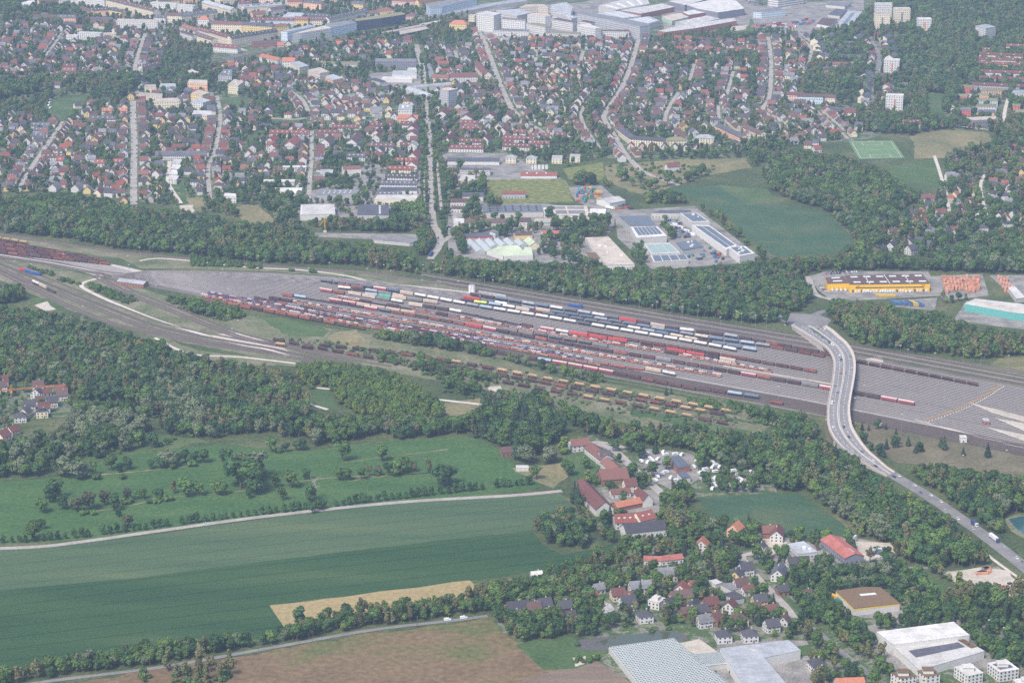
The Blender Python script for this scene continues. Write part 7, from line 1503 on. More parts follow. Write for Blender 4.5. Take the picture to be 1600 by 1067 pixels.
for px, py, h in [(588,428,14),(600,430,12),(632,437,17),(661,444,22),(677,436,19),(689,443,17),(716,473,24),(747,448,12),(757,449,14),(770,465,20),(805,454,16),(831,462,20),(850,463,18),(879,476,17),(905,474,20),(907,478,24),(953,484,20),(978,488,14),(999,497,20),(1019,494,12),(1026,489,12),(1048,499,16),(1066,505,18),(1090,512,24),(1150,512,18),(1158,516,18),(1125,525,20),(1180,525,22),(1197,525,22),(1226,528,14),(1240,530,16),(1300,560,20),
   (574,450,22),(611,453,22),(660,465,20),(750,491,20),(413,437,22),(483,449,22),(515,432,16),(386,413,14),(404,413,10),(348,437,12),(356,466,10),(50,437,18),(24,430,16),(100,413,12),(219,405,14),(200,419,14),(202,425,8),(345,444,12),(460,462,16),(720,548,12),(1080,580,12),(1165,600,12),(1216,626,14),(1335,644,14),(1349,650,30),(1408,680,20),(1330,590,10),(1406,567,18),(1418,570,16),(1460,573,14),(1532,574,14),(1575,580,16),(1505,560,10),(1290,672,10),(130,492,10),(244,460,10),(363,528,10),(372,512,8)]: lampmast(px, py, h)
for px, py in ((60,1066),(150,1053.5),(234,1042.5),(320,1029),(404,1018.5),(488,1003.5),(652,979.5)):
    r = empty('utility_pole', G(px,py)); tag(r, 'wooden utility pole beside the lower road', 'pole', 'poles along the lower road', False); MB().cyl((0,0,0),(0,0,8.5),.16,.11,6).build('pole', MATS['wood_pole'], r); MB().box(-.8,.8,-.06,.06,7.8,8.0).build('crossarm', MATS['wood_pole'], r); MB().cyl((0,0,8.5),(0,0,9),.12,.12,6).build('insulator', MATS['lamp_head'], r)
for px, py in ((1521,978),(1544,988),(1568,1000),(1572,720),(1504,728)): lampmast(px, py, 10, 'street lamp with pale head beside the warehouse yard' if py > 900 else 'lamp mast on the dry meadow', 'street lamps at the right', 'street_lamp')
# the yellow retarders across the sorting sidings and grey point machines
rt = MB().box(-2.6,2.2,-1.0,1.0,.62,.9).mesh('retarder', mat('retarder_paint', (.40,.28,.16), var=.3)); rb = MB().box(3.8,4.4,-1.0,1.0,.5,1.2).mesh('retarder_cabinet', MATS['trim_white'])
tnum = 0; yy = Y0+5.3
while yy < Y1-8:
    y1000 = PX(G(1000,540).x, yy)[1]; x = 1440 + (1560-1440)*((yat(1440,578)-0)-(yat(1440,y1000)))/(yat(1440,578)-yat(1440,505))*1.0
    tt_ = (x-1440)/120; x += 9*math.sin(math.pi*min(1,max(0,tt_)))
    p, q = G(x, yat(x,y1000)), G(x+10, yat(x+10,y1000)); r = empty('rail_retarder', p, math.atan2((q-p).y,(q-p).x)); tag(r, 'yellow rail brake in the diagonal row across the sidings', 'rail brake', 'yellow rail brakes across the sidings')
    obj('brake_beam', rt, r); obj('cabinet', rb, r); yy += 5.3
# goal posts on the pitches
gpm = MB().tube([(-3.66,0,0),(-3.66,0,2.44),(3.66,0,2.44),(3.66,0,0)],.12,5).mesh('goal_frame', MATS['trim_white'])
for px, py, a, lb in ((1361,222.6,0,'white goal at the far end of the football pitch'),(277.5,305,0,'white goal on the narrow meadow, nearer one'),(275.5,296,0,'white goal on the narrow meadow, farther one')):
    o = obj('goal', gpm, None, G(px,py), a); tag(o, lb, 'goal')

settle_cars()
# ================================================================== VEGETATION
leaf_mat('leaf_green', (.046,.104,.028), (.105,.164,.040), .32)
leaf_mat('leaf_dark', (.029,.074,.028), (.062,.117,.038), .3)
leaf_mat('leaf_light', (.095,.155,.030), (.155,.20,.042), .24)
leaf_mat('leaf_olive', (.101,.118,.047), (.168,.155,.068), .25)
leaf_mat('leaf_silver', (.101,.134,.068), (.158,.184,.100), .2)
leaf_mat('leaf_conifer', (.029,.060,.032), (.054,.084,.038), .25)
leaf_mat('leaf_copper', (.068,.078,.040), (.10,.102,.054), .2)
mat('bark', (.12,.095,.075), var=.25, scale=1.5); mat('dead_wood', (.36,.31,.26), var=.15, scale=1.5)
def crown_mb(H, Rr, base, shape, n, size, seed, rag=.2):
    r = random.Random(seed); mb = MB(); lobes = []
    ch = H - base
    if shape == 'round': k = 9
    elif shape == 'tall': k = 7
    elif shape == 'cone': k = 7
    else: k = 6
    for i in range(k):
        t = (i+.5)/k
        if shape == 'round':
            a = r.uniform(0, 6.28); z = base + ch*(.22+.6*r.random()); f = math.sqrt(max(.05, 1-((z-base)/ch*2-1)**2)); d = Rr*.58*f*r.uniform(.5,1.05); lobes.append((d*math.cos(a), d*math.sin(a), z, Rr*r.uniform(.34,.52), ch*r.uniform(.16,.24)))
        elif shape == 'tall': z = base + ch*(.1+.82*t); lobes.append((r.uniform(-.3,.3)*Rr, r.uniform(-.3,.3)*Rr, z, Rr*(.85-.45*t)*r.uniform(.75,1.1), ch*.16))
        elif shape == 'cone': z = base + ch*(.06+.9*t); lobes.append((0, 0, z, Rr*(1.0-.88*t), ch*.11))
        else: a = r.uniform(0,6.28); d = Rr*r.uniform(.2,.75); lobes.append((d*math.cos(a), d*math.sin(a), H*r.uniform(.25,.6), Rr*r.uniform(.35,.55), H*r.uniform(.28,.42)))
    if shape == 'round': lobes.append((0,0,base+ch*.55,Rr*.62,ch*.36))
    wts = [l[3]*l[3] for l in lobes]
    for _ in range(n):
        l = r.choices(lobes, wts)[0]; u = r.uniform(-1,1) if shape != 'round' else max(-1, min(1, r.gauss(.25,.55))); a = r.uniform(0,6.283); q = math.sqrt(1-u*u); f = 1 + r.uniform(-rag, rag*.6)
        nrm = Vector((q*math.cos(a), q*math.sin(a), u)); p = Vector((l[0]+nrm.x*l[3]*f, l[1]+nrm.y*l[3]*f, max(.15, l[2]+nrm.z*l[4]*f)))
        d = (nrm + Vector((r.uniform(-1,1), r.uniform(-1,1), r.uniform(-.6,1)))*.5).normalized(); t1 = d.orthogonal().normalized(); t1 = Matrix.Rotation(r.uniform(0,6.28), 3, d) @ t1; t2 = d.cross(t1); s = size*r.uniform(.6,1.25)
        mb.face([p-t1*s, p+t2*s*.8, p+t1*s*.9, p-t2*s*.85])
    for l in lobes:      # inner mass of each bough
        k0 = len(mb.v); m, nn = 4, 7
        for i in range(m+1):
            ph = math.pi*i/m
            for j in range(nn):
                th = 2*math.pi*j/nn; f = .74*r.uniform(.82,1.1); mb.v.append((l[0]+l[3]*f*math.sin(ph)*math.cos(th), l[1]+l[3]*f*math.sin(ph)*math.sin(th), max(.1, l[2]+l[4]*f*math.cos(ph))))
        for i in range(m):
            for j in range(nn): mb.f.append((k0+i*nn+j, k0+(i+1)*nn+j, k0+(i+1)*nn+(j+1)%nn, k0+i*nn+(j+1)%nn)); mb.m.append(0)
    return mb
def trunk_mb(H, base, Rr, seed):
    r = random.Random(seed); mb = MB(); top = base + (H-base)*.55; mb.cyl((0,0,0),(r.uniform(-.2,.2),r.uniform(-.2,.2),base),.035*H,.024*H,7); mb.cyl((0,0,base),(0,0,top),.024*H,.008*H,6)
    for i in range(4):
        a = 6.28*i/4+r.uniform(-.4,.4); z = base*r.uniform(.8,1.1)+.3; mb.cyl((0,0,z),(math.cos(a)*Rr*.55,math.sin(a)*Rr*.55,z+(H-base)*.38),.013*H,.004*H,5)
    return mb
SPEC = {}       # kind -> list of (crown mb, trunk mb, leaf material)
def spec(kind, m, variants): SPEC[kind] = [(crown_mb(*v), trunk_mb(v[0], v[2], v[1], v[6]), m) for v in variants]
spec('broad', 'leaf_green', [(12,4.9,2.2,'round',420,.78,1),(13,4.5,2.6,'round',420,.76,2),(10.5,4.6,1.8,'round',400,.76,3),(14,5.2,3.0,'round',440,.82,4)])
spec('dark', 'leaf_dark', [(12.5,4.7,2.0,'round',420,.78,5),(11,4.6,2.0,'round',400,.76,6)])
spec('light', 'leaf_light', [(9,3.4,1.2,'round',330,.66,7),(10,3.5,1.4,'tall',330,.66,8)])
spec('olive', 'leaf_olive', [(14,3.4,3,'tall',330,.7,9),(13,3.7,3,'round',340,.72,10)])
spec('willow', 'leaf_silver', [(12,5.6,1.4,'round',440,.8,11),(11,5.2,1.2,'round',430,.78,12)])
spec('conifer', 'leaf_conifer', [(15,3.2,1.0,'cone',400,.72,13),(17,3.4,1.2,'cone',420,.74,14)])
spec('copper', 'leaf_copper', [(11,4.4,2.2,'round',380,.76,15)])
spec('bush', 'leaf_green', [(3.4,2.6,.1,'bush',150,.55,16),(2.6,2.9,.1,'bush',150,.55,17),(4.2,2.8,.2,'bush',170,.6,18)])
spec('greybush', 'leaf_silver', [(3.2,2.7,.1,'bush',150,.55,19)])
spec('young', 'leaf_dark', [(6.5,2.3,.9,'tall',230,.5,20),(5.5,2.4,.9,'round',210,.5,21),(7.0,2.5,1.0,'round',230,.5,22)])
KH = {k: [max(p[2] for p in c.v) for c, t, m in vs] for k, vs in SPEC.items()}
PROTO = bpy.data.collections.new('tree_kinds'); IDX = {}; n_ = 0
for kind, vs in SPEC.items():
    IDX[kind] = []
    for (c, t, m) in vs:
        j = MB().add(c).add(t, remap={0:1}); o = bpy.data.objects.new(f'kind_{n_:02d}', j.mesh('tree', [MATS[m], MATS['bark']])); PROTO.objects.link(o); IDX[kind].append(n_); n_ += 1
ng = bpy.data.node_groups.new('scatter_trees', 'GeometryNodeTree')
ng.interface.new_socket('Geometry', in_out='INPUT', socket_type='NodeSocketGeometry'); ng.interface.new_socket('Geometry', in_out='OUTPUT', socket_type='NodeSocketGeometry')
N, L = ng.nodes, ng.links; gi, go = N.new('NodeGroupInput'), N.new('NodeGroupOutput'); ip = N.new('GeometryNodeInstanceOnPoints'); ci_ = N.new('GeometryNodeCollectionInfo')
ci_.inputs['Collection'].default_value = PROTO; ci_.inputs['Separate Children'].default_value = True; ci_.inputs['Reset Children'].default_value = True
ip.inputs['Pick Instance'].default_value = True
def na(name, t): a = N.new('GeometryNodeInputNamedAttribute'); a.data_type = t; a.inputs['Name'].default_value = name; return a.outputs[0]
L.new(gi.outputs[0], ip.inputs['Points']); L.new(ci_.outputs[0], ip.inputs['Instance']); L.new(na('kind','INT'), ip.inputs['Instance Index']); L.new(na('turn','FLOAT_VECTOR'), ip.inputs['Rotation']); L.new(na('size','FLOAT_VECTOR'), ip.inputs['Scale']); L.new(ip.outputs[0], go.inputs[0])
NT = [0]
def mass(name, pts, label, cat='trees'):
    """one object for a wood: points that carry tree kinds; pts = (x, y, kind index, turn, sx, sz)"""
    if not pts: return
    me = bpy.data.meshes.new(name); me.from_pydata([(p[0], p[1], 0) for p in pts], [], [])
    a = me.attributes.new('kind','INT','POINT'); a.data.foreach_set('value', [p[2] for p in pts])
    a = me.attributes.new('turn','FLOAT_VECTOR','POINT'); a.data.foreach_set('vector', [v for p in pts for v in (0,0,p[3])])
    a = me.attributes.new('size','FLOAT_VECTOR','POINT'); a.data.foreach_set('vector', [v for p in pts for v in (p[4],p[4],p[5])])
    o = obj(name, me); o.modifiers.new('trees','NODES').node_group = ng; stuff(o, label, cat); NT[0] += len(pts); return o
def scatter(polys, sp, kinds, smin=.72, smax=1.6, bits=255, clear=1.6, keep=1.0, top=True, seed=3):
    """jittered trees in photo polygons; a tree is kept if foot and crown lie inside what the photo shows"""
    r = random.Random(seed); ks = [k for k, w in kinds]; ws = [w for k, w in kinds]; out = []
    for px in polys:
        pp = [(px[i], px[i+1]) for i in range(0, len(px), 2)]; g = [G(*p) for p in pp]; x0, x1 = min(p.x for p in g), max(p.x for p in g); y0, y1 = min(p.y for p in g), max(p.y for p in g); row = 0; y = y0
        while y < y1:
            x = x0 + (sp*.5 if row % 2 else 0)
            while x < x1:
                X, Y = x + r.uniform(-.42,.42)*sp, y + r.uniform(-.42,.42)*sp
                if r.random() < keep and not occ(X, Y, clear, bits):
                    k = r.choices(ks, ws)[0]
                    if len(ks) >= 5:      # stands of one kind inside a mixed wood
                        nz = math.sin(X/41+seed)*math.cos(Y/57-seed*1.7) + .8*math.sin((X+.6*Y)/83+seed)
                        if nz > .65 and r.random() < .6: k = r.choice(('olive','light','olive','broad'))
                        elif nz < -.75 and r.random() < .5: k = r.choice(('dark','dark','willow'))
                    v = r.randrange(len(SPEC[k])); s = smin + (smax-smin)*r.betavariate(1.6, 2.0); q = PX(X, Y)
                    if inpoly(q, pp) and (not top or inpoly(PX(X, Y, .85*s*KH[k][v]), pp)): out.append((X, Y, IDX[k][v], r.uniform(0,6.28), s*r.uniform(.92,1.08), s*r.uniform(.88,1.12), k, v))
                x += sp
            y += sp*.87; row += 1
    return out
# single trees the photo shows, foot point in the photo and height in metres
_tm = {}
def tree(kind, px, py, h, label, group, name=None, share=False, wide=1.0, xy=None, v=None):
    v = rng.randrange(len(SPEC[kind])) if v is None else v; c, t, m = SPEC[kind][v]
    if (kind, v) not in _tm: _tm[(kind, v)] = (c.mesh('crown', MATS[m]), t.mesh('trunk', MATS['bark']), max(p[2] for p in c.v))
    cm_, tm_, H = _tm[(kind, v)]; g = G(px, py) if xy is None else Vector((*xy, 0)); s = h/H
    o = empty(name or {'bush':'bush','greybush':'bush','conifer':'conifer','willow':'willow'}.get(kind, 'tree'), g, rng.uniform(0, 6.28)); o.scale = (s*wide, s*wide, s)
    obj('crown', cm_, o)
    if 'bush' not in kind: obj('trunk', tm_, o)
    return tag(o, label, 'bush' if 'bush' in kind else 'tree', group, share)
MT = [(174,734,15,'broad'),(186,737,9,'dark'),(198,733,12,'dark'),(145,742,13,'broad'),(236,731,9,'dark'),(249,731,11,'dark'),(262,728,16,'willow'),(275,726,12,'broad'),(290,721,12,'dark'),(306,722,11,'dark'),(318,722,14,'broad'),(347,719,11,'dark'),(358,720,13,'dark'),(18,740,13,'broad'),(38,744,13,'broad'),(55,742,12,'dark'),
 (105,744,18,'willow'),(120,748,17,'willow'),(90,742,14,'dark'),(133,745,12,'willow'),(78,783,16,'dark'),(86,778,18,'dark'),(99,794,13,'dark'),(66,800,14,'broad'),(140,795,17,'copper'),(121,798,13,'copper'),(112,796,10,'olive'),(178,796,15,'dark'),(164,788,14,'copper'),(200,780,11,'copper'),(215,778,8,'broad'),(225,778,9,'broad'),(245,779,10,'dark'),(254,774,8,'conifer'),
 (272,770,13,'olive'),(291,775,18,'broad'),(311,773,12,'broad'),(338,771,12,'broad'),(347,772,12,'broad'),(376,762,30,'dark'),(388,768,28,'broad'),(399,770,24,'dark'),(381,742,22,'olive'),(394,748,26,'willow'),(368,736,16,'olive'),(405,765,15,'dark'),(360,734,11,'copper'),(389,777,8,'dark'),(424,705,13,'broad'),(448,705,9,'dark'),(463,703,9,'dark'),(474,702,11,'dark'),
 (535,719,19,'broad'),(597,720,17,'broad'),(430,760,13,'broad'),(455,761,15,'broad'),(441,780,12,'broad'),(478,748,10,'dark'),(488,783,15,'dark'),(530,749,12,'broad'),(541,749,11,'broad'),(564,748,11,'broad'),(577,743,11,'olive'),(591,742,9,'copper'),(606,740,11,'dark'),(622,738,13,'broad'),(633,738,15,'broad'),(644,736,11,'olive'),(649,736,10,'olive'),
 (669,737,14,'olive'),(685,757,17,'dark'),(693,759,20,'dark'),(703,755,17,'dark'),(499,796,10,'broad'),(505,795,9,'dark'),(52,843,18,'broad'),(63,826,9,'dark'),(185,806,8,'dark'),(200,823,12,'copper'),(488,800,9,'dark'),(620,740,8,'bush'),(590,742,4,'bush'),(150,748,6,'bush'),(192,747,5,'bush'),(233,785,4,'bush'),(245,784,4,'bush'),(262,781,5,'bush'),(130,803,4,'bush'),(145,803,5,'bush'),(200,785,5,'bush'),(436,706,5,'bush'),(300,727,5,'bush'),(270,731,5,'bush'),(375,748,6,'bush'),
 (838,748,13,'broad'),(888,742,15,'broad'),(860,722,16,'willow'),(820,722,17,'willow'),(836,712,19,'broad'),(880,708,17,'light'),(918,755,13,'light'),(930,757,10,'broad'),(915,732,12,'broad'),(958,704,11,'dark'),(985,706,19,'broad'),(999,715,15,'dark'),(990,743,12,'broad'),(1019,745,14,'broad'),(1013,758,11,'light'),(1041,733,13,'broad'),(1024,708,13,'conifer'),
 (466,976,15,'dark'),(1098,752,10,'dark')]
wn = dict(broad='green broadleaf tree', dark='dark green broadleaf tree', willow='silvery willow', copper='thin brownish tree', olive='loose olive-green tree', conifer='dark conifer', bush='low bush', light='light green tree')
for px, py, h, k in MT:
    where = 'on the big green meadow' if (px < 760 and py < 830) else 'on the farm meadow by the white caravans' if py < 765 and px > 800 else 'at the tan wheat strip'
    if k in ('broad','dark','willow') and h > 15 and px < 760: sz = 'large '
    elif h < 10 and k != 'bush': sz = 'small '
    else: sz = ''
    tree(k, px, py+1, h*1.04, f'{sz}{wn[k]} {where}', 'single trees ' + where, wide=1.3 if k == 'willow' else 1.12)
# the bare dead tree on the meadow
dt = empty('dead_tree', G(493,781)); tag(dt, 'tall bare grey dead tree on the green meadow', 'tree'); r_ = random.Random(4); mb = MB(); mb.cyl((0,0,0),(.3,0,9),.75,.5,8); mb.build('trunk', MATS['dead_wood'], dt); mb = MB()
for i in range(16):
    z = 6+i*.8; a = r_.uniform(0,6.28); l = r_.uniform(3,6.5)*(1-.02*i); e = (math.cos(a)*l, math.sin(a)*l, z+r_.uniform(1.5,4)); mb.cyl((.2,0,z),e,.26,.06,5)
    for j in range(3): b2 = r_.uniform(0,6.28); mb.cyl(e,(e[0]+math.cos(b2)*2,e[1]+math.sin(b2)*2,e[2]+r_.uniform(.3,2)),.09,.03,4)
mb.cyl((.3,0,9),(.1,.2,20),.5,.12,7); mb.build('limbs', MATS['dead_wood'], dt)
# the row of young trees along the field road
line = smooth([G(*p) for p in [(0,848),(55,846),(130,839),(250,824),(400,805),(550,788),(690,772),(826,757)]], 6); LL = arclen(line); s = 3
while s < LL[-1]:
    p, a = at_len(line, LL, s)
    if rng.random() > .06: tree('young', 0, 0, rng.uniform(5.8,10.2), 'small compact young tree in the row along the pale field road', 'young trees along the field road', 'young_tree', True, 1.0, (p.x+rng.uniform(-.6,.6), p.y+rng.uniform(-.6,.6)))
    s += rng.uniform(5.2,7.0)
# avenue trees
for (x0,y0,x1,y1,n) in ((660,200,659,330,17),(684,205,697,330,22),(666,200,668,330,18),(676,200,681,335,18),(690,340,694,372,6),(658,90,663,190,20),(664,80,673,190,20)):
    for i in range(n):
        t = (i+.5)/n; px, py = x0+(x1-x0)*t, y0+(y1-y0)*t; tree(rng.choice(['broad','light','dark']), px, py, rng.uniform(7,12), 'street tree lining the avenue', 'street trees of the avenue', 'street_tree', True)
# small pines on the dry meadow right of the bridge
for px, py, h in [(1347,673,9),(1357,673,7),(1372,670,10),(1384,671,7),(1348,694,12),(1362,704,8),(1385,702,11),(1398,700,12),(1402,694,8),(1419,697,11),(1430,708,9),(1437,706,10),(1441,706,9),(1475,703,15),(1470,699,11),(1373,712,12),(1380,714,11),(1400,679,7),(1543,715,15),(1505,712,9),(1331,668,8),(1271,672,9),(1273,685,9),(1041,618,9),(1049,616,7)]:
    tree('conifer' if h % 2 else 'dark', px, py, h, 'small dark pine on the dry meadow beside the bridge' if px > 1300 else 'small dark pine beside the lower yard bushes', 'pines beside the bridge', 'pine_tree', True, 1.1)
# the woods
MIX = [('broad',5),('dark',3.2),('olive',1.7),('light',1.3),('willow',.4),('copper',.12),('conifer',.15)]
W1 = [(0,306,125,300,225,322,312,332,362,346,400,350,462,342,490,360,500,374,585,380,640,392,655,410,674,406,690,408,700,396,735,405,790,405,850,408,905,412,992,418,1095,418,1180,406,1240,400,1290,402,1288,425,1262,440,1270,466,1240,494,1195,488,1235,508,1180,508,1125,500,1025,487,960,474,900,466,800,450,720,440,650,429,550,416,400,411,275,397,200,393,100,374,0,363,-40,360,-40,300)]
def wood(name, polys, sp, kinds, label, **k): p = scatter(polys, sp, kinds, **k); mass(name, p, label); return p
wood('woodland', W1 + [(614,336,660,300,667,345,681,368,676,396,656,402,642,388,656,366,655,350), (694,380,720,396,735,405,700,412,690,402), (462,342,512,337,575,341,650,350,655,364,600,363,500,361)], 7.3, MIX, 'belt of mixed woodland between the railway yard and the town', seed=1)
wood('woodland', [(1195,238,1260,234,1330,247,1365,257,1382,264,1418,294,1458,302,1420,322,1390,352,1372,372,1388,396,1440,404,1500,375,1540,356,1640,352,1640,428,1540,428,1452,424,1285,424,1215,404,1310,397,1338,374,1292,330,1240,316,1205,300,1195,280), (990,300,1050,296,1128,332,1182,382,1215,402,1180,412,1160,384,1110,345,1085,322,1062,320,1010,318), (900,262,945,276,985,300,960,300,940,290,890,292)], 7.3, MIX+[('willow',.6)], 'mixed woodland around the teal field and the yellow depot', seed=2)
wood('woodland', [(1250,486,1290,470,1310,466,1395,474,1400,482,1470,488,1530,512,1600,520,1660,520,1660,562,1560,566,1480,556,1400,549,1345,540,1322,522,1300,505), (1470,450,1570,470,1500,476,1400,470)], 6.9, MIX+[('light',2)], 'bushy woodland right of the bridge head', seed=3)
wood('woodland', [(0,478,60,484,120,492,180,516,240,528,272,546,330,556,400,570,456,574,468,590,478,612,486,642,476,662,440,674,350,682,300,692,268,692,250,672,262,652,215,642,190,628,130,634,112,612,70,600,25,598,0,606,-60,606,-60,476), (0,440,40,446,52,462,30,474,0,476,-60,476,-60,430)], 7.1, MIX+[('olive',2.2)], 'large mixed wood at the left below the railway curve', seed=4)
wood('woodland', [(255,640,300,612,330,660,300,690,268,690), (190,690,140,720,90,700,110,668,180,660,240,668)], 7.0, [('willow',3),('bush',1)], 'silvery willow thicket beside the left wood', seed=5, top=False)
wood('woodland', [(458,572,500,562,560,566,620,582,660,604,690,628,692,652,640,658,560,648,500,618,470,600)], 4.6, [('light',5),('broad',1)], 'dense plantation of light green young trees', seed=6, smin=.7, smax=1.0)
wood('woodland', [(345,672,420,664,500,648,545,652,610,648,690,652,742,648,738,678,690,682,620,690,600,678,545,690,490,700,484,688,400,682)], 6.9, [('broad',4),('dark',3),('willow',1),('olive',1)], 'band of trees along the top of the big meadow', seed=7)
wood('woodland', [(735,645,778,614,830,614,872,640,892,662,872,690,850,706,802,720,770,705,742,684)], 7.1, [('conifer',4),('dark',3),('broad',3)], 'dark wood with spruces between the meadow and the farm', seed=8)
wood('woodland', [(735,612,790,606,850,612,905,638,960,656,1010,660,1070,660,1135,672,1200,680,1270,685,1318,700,1345,724,1372,742,1392,752,1440,782,1480,806,1530,842,1590,888,1640,925,1640,990,1560,962,1480,958,1450,938,1425,912,1410,892,1425,884,1400,870,1345,840,1330,818,1290,790,1255,770,1215,768,1205,745,1140,730,1090,722,1050,704,990,695,930,686,890,664,870,640,800,640,760,640)], 7.5, MIX+[('conifer',.4)], 'long wood running from the sidings down to the right edge', seed=9)
wood('woodland', [(1262,790,1300,750,1360,775,1400,820,1420,862,1380,850,1340,830,1300,800)], 8, [('willow',5),('broad',1)], 'silvery willows in front of the diagonal wood', seed=10)
wood('woodland', [(1392,728,1450,722,1520,732,1640,748,1640,802,1600,802,1562,810,1572,838,1640,868,1640,890,1560,842,1500,798,1450,770,1410,748)], 7.1, MIX, 'wood right of the lower road', seed=11)
wood('woodland', [(1150,680,1210,668,1230,640,1268,644,1280,668,1270,688,1200,690)], 7.1, MIX, 'clump of trees between the sidings and the bridge', seed=12)
wood('hedgerow', [(-30,1050,60,1030,160,1008,250,1000,330,985,400,990,440,975,520,945,560,938,640,935,720,925,762,905,850,900,890,888,960,884,975,925,930,962,900,985,870,1002,805,1008,788,985,765,956,700,966,575,981,400,1012,250,1038,75,1060,-30,1085)], 5.6, MIX, 'thick hedge of tall trees along the lower road', seed=13, smin=.6, smax=1.25)
wood('woodland', [(826,812,850,798,880,786,906,800,918,822,932,838,912,858,870,858,840,846), (870,770,900,752,930,775,925,800,890,790)], 7.3, MIX, 'clump of garden trees at the corner of the crop field', seed=14, clear=2.5)
wood('woodland', [(878,768,900,745,935,772,950,800,930,812,895,790)], 5.6, [('conifer',6),('dark',1)], 'dark spruce clump at the end of the field road', seed=15)
wood('woodland', [(1050,745,1120,770,1190,765,1215,770,1215,776,1095,780,1060,800,1020,795,1030,770), (1040,770,1100,800,1130,830,1090,850,1040,840,1030,805), (1120,800,1180,818,1215,824,1195,838,1150,830)], 7.3, MIX, 'trees between the caravans and the triangular field', seed=16)
wood('garden_trees', [(998,370,1012,371,1020,408,1002,417,985,400), (898,402,945,415,935,422,885,412), (846,372,908,372,905,410,840,402), (1030,344,1041,347,1060,376,1046,379), (895,362,935,356,962,368,912,372)], 7.0, MIX, 'trees between the beige hall and the recycling yard', seed=40, smin=.5, smax=1.1, keep=.62, clear=1.8, top=False, bits=7)
# bushes and thickets of the railway land
wood('thicket', [(252,462,280,461,330,468,362,478,382,498,350,502,300,490,265,476), (340,475,372,478,384,494,370,500)], 4.6, [('bush',3),('broad',1.6),('greybush',1),('light',.6)], 'thicket between the curve and the car trains', seed=17, bits=1)
wood('thicket', [(548,524,620,512,700,524,780,545,860,566,940,582,968,597,930,600,860,584,780,562,700,549,640,539,580,530)], 5.2, [('light',1.5),('broad',2.5),('greybush',1),('bush',2),('willow',.6)], 'long strip of bushy trees along the lower yard edge', seed=18, bits=1)
wood('thicket', [(138,438,160,446,205,460,218,470,200,476,160,462,140,452), (40,412,75,420,100,430,80,432,45,422), (90,430,130,442,125,446,95,440)], 4.4, [('bush',3),('greybush',1),('broad',.6)], 'bushes inside the railway curve', seed=19, bits=1)
wood('thicket', [(430,530,520,548,640,575,760,596,900,630,1000,655,1150,672,1150,650,1040,624,900,598,800,578,690,558,560,540,470,530)], 5.0, [('bush',4),('greybush',1.6)], 'low bushes growing between the overgrown sidings', seed=20, bits=0, keep=.3, smin=.5, smax=.95, top=False)
wood('thicket', [(1060,618,1110,622,1160,640,1150,650,1090,634), (1105,620,1120,622,1118,632,1102,630), (1130,622,1166,630,1180,640,1140,640), (1170,630,1215,642,1210,668,1165,655), (960,606,1000,612,1000,622,960,616)], 4.6, [('bush',3),('broad',1),('greybush',1)], 'bushes at the right end of the sidings', seed=21, bits=0)
wood('thicket', [(640,548,700,560,800,590,760,606,690,600,640,575,560,560,520,548), (690,590,760,600,740,625,690,612)], 5.5, [('bush',3),('broad',1)], 'scrub below the sidings', seed=22, keep=.45, bits=1)
wood('thicket', [(300,398,360,410,400,418,300,416), (385,414,400,416,400,420,385,420), (405,416,412,417,411,421,404,420), (450,421,460,422,460,426,450,426), (485,423,496,424,495,428,484,428), (1180,424,1190,424,1188,430)], 4.5, [('bush',1)], 'bushes along the top of the yard', seed=23, bits=0, keep=.6, top=False)
wood('thicket', [(1335,655,1500,690,1640,716,1640,745,1500,735,1400,722,1360,700), (1475,715,1530,708,1540,735,1490,738), (1560,720,1640,722,1640,745,1570,740)], 7, [('bush',3),('dark',1)], 'scattered bushes on the dry meadow', seed=24, keep=.22)
wood('thicket', [(215,1045,240,1042,240,1064,220,1066), (255,1048,360,1040,360,1075,260,1078), (330,1036,360,1036,362,1062,335,1064)], 5, [('bush',3),('olive',1)], 'bushes on the brown field at the bottom', seed=25, keep=.5, bits=0, top=False)
wood('thicket', [(945,256,1060,250,1150,262,1060,290,1010,302,975,295)], 8, [('bush',3),('broad',1),('greybush',1)], 'scattered bushes on the rough meadow', seed=26, keep=.35, bits=1)
wood('thicket', [(120,620,190,622,250,640,240,668,180,690,120,712,90,700,110,650)], 5.5, [('bush',4),('greybush',2),('broad',1)], 'scrub beside the left settlement', seed=27, keep=.5, bits=1)
wood('thicket', [(0,690,60,672,200,660,300,690,180,712,60,742,-40,752,-40,700)], 6.9, [('bush',2),('broad',2),('dark',1),('willow',1)], 'hedge between the left settlement and the meadow', seed=28, keep=.55, bits=3)
wood('hedgerow', [(880,1030,930,1000,1068,985,1070,982,1040,978,900,1002), (890,1022,935,1018,936,1036,892,1040), (952,1012,1010,1075,1000,1085,945,1020)], 6, [('bush',3),('dark',1)], 'bushes round the pond and the greenhouse', seed=29, keep=.5, bits=3)
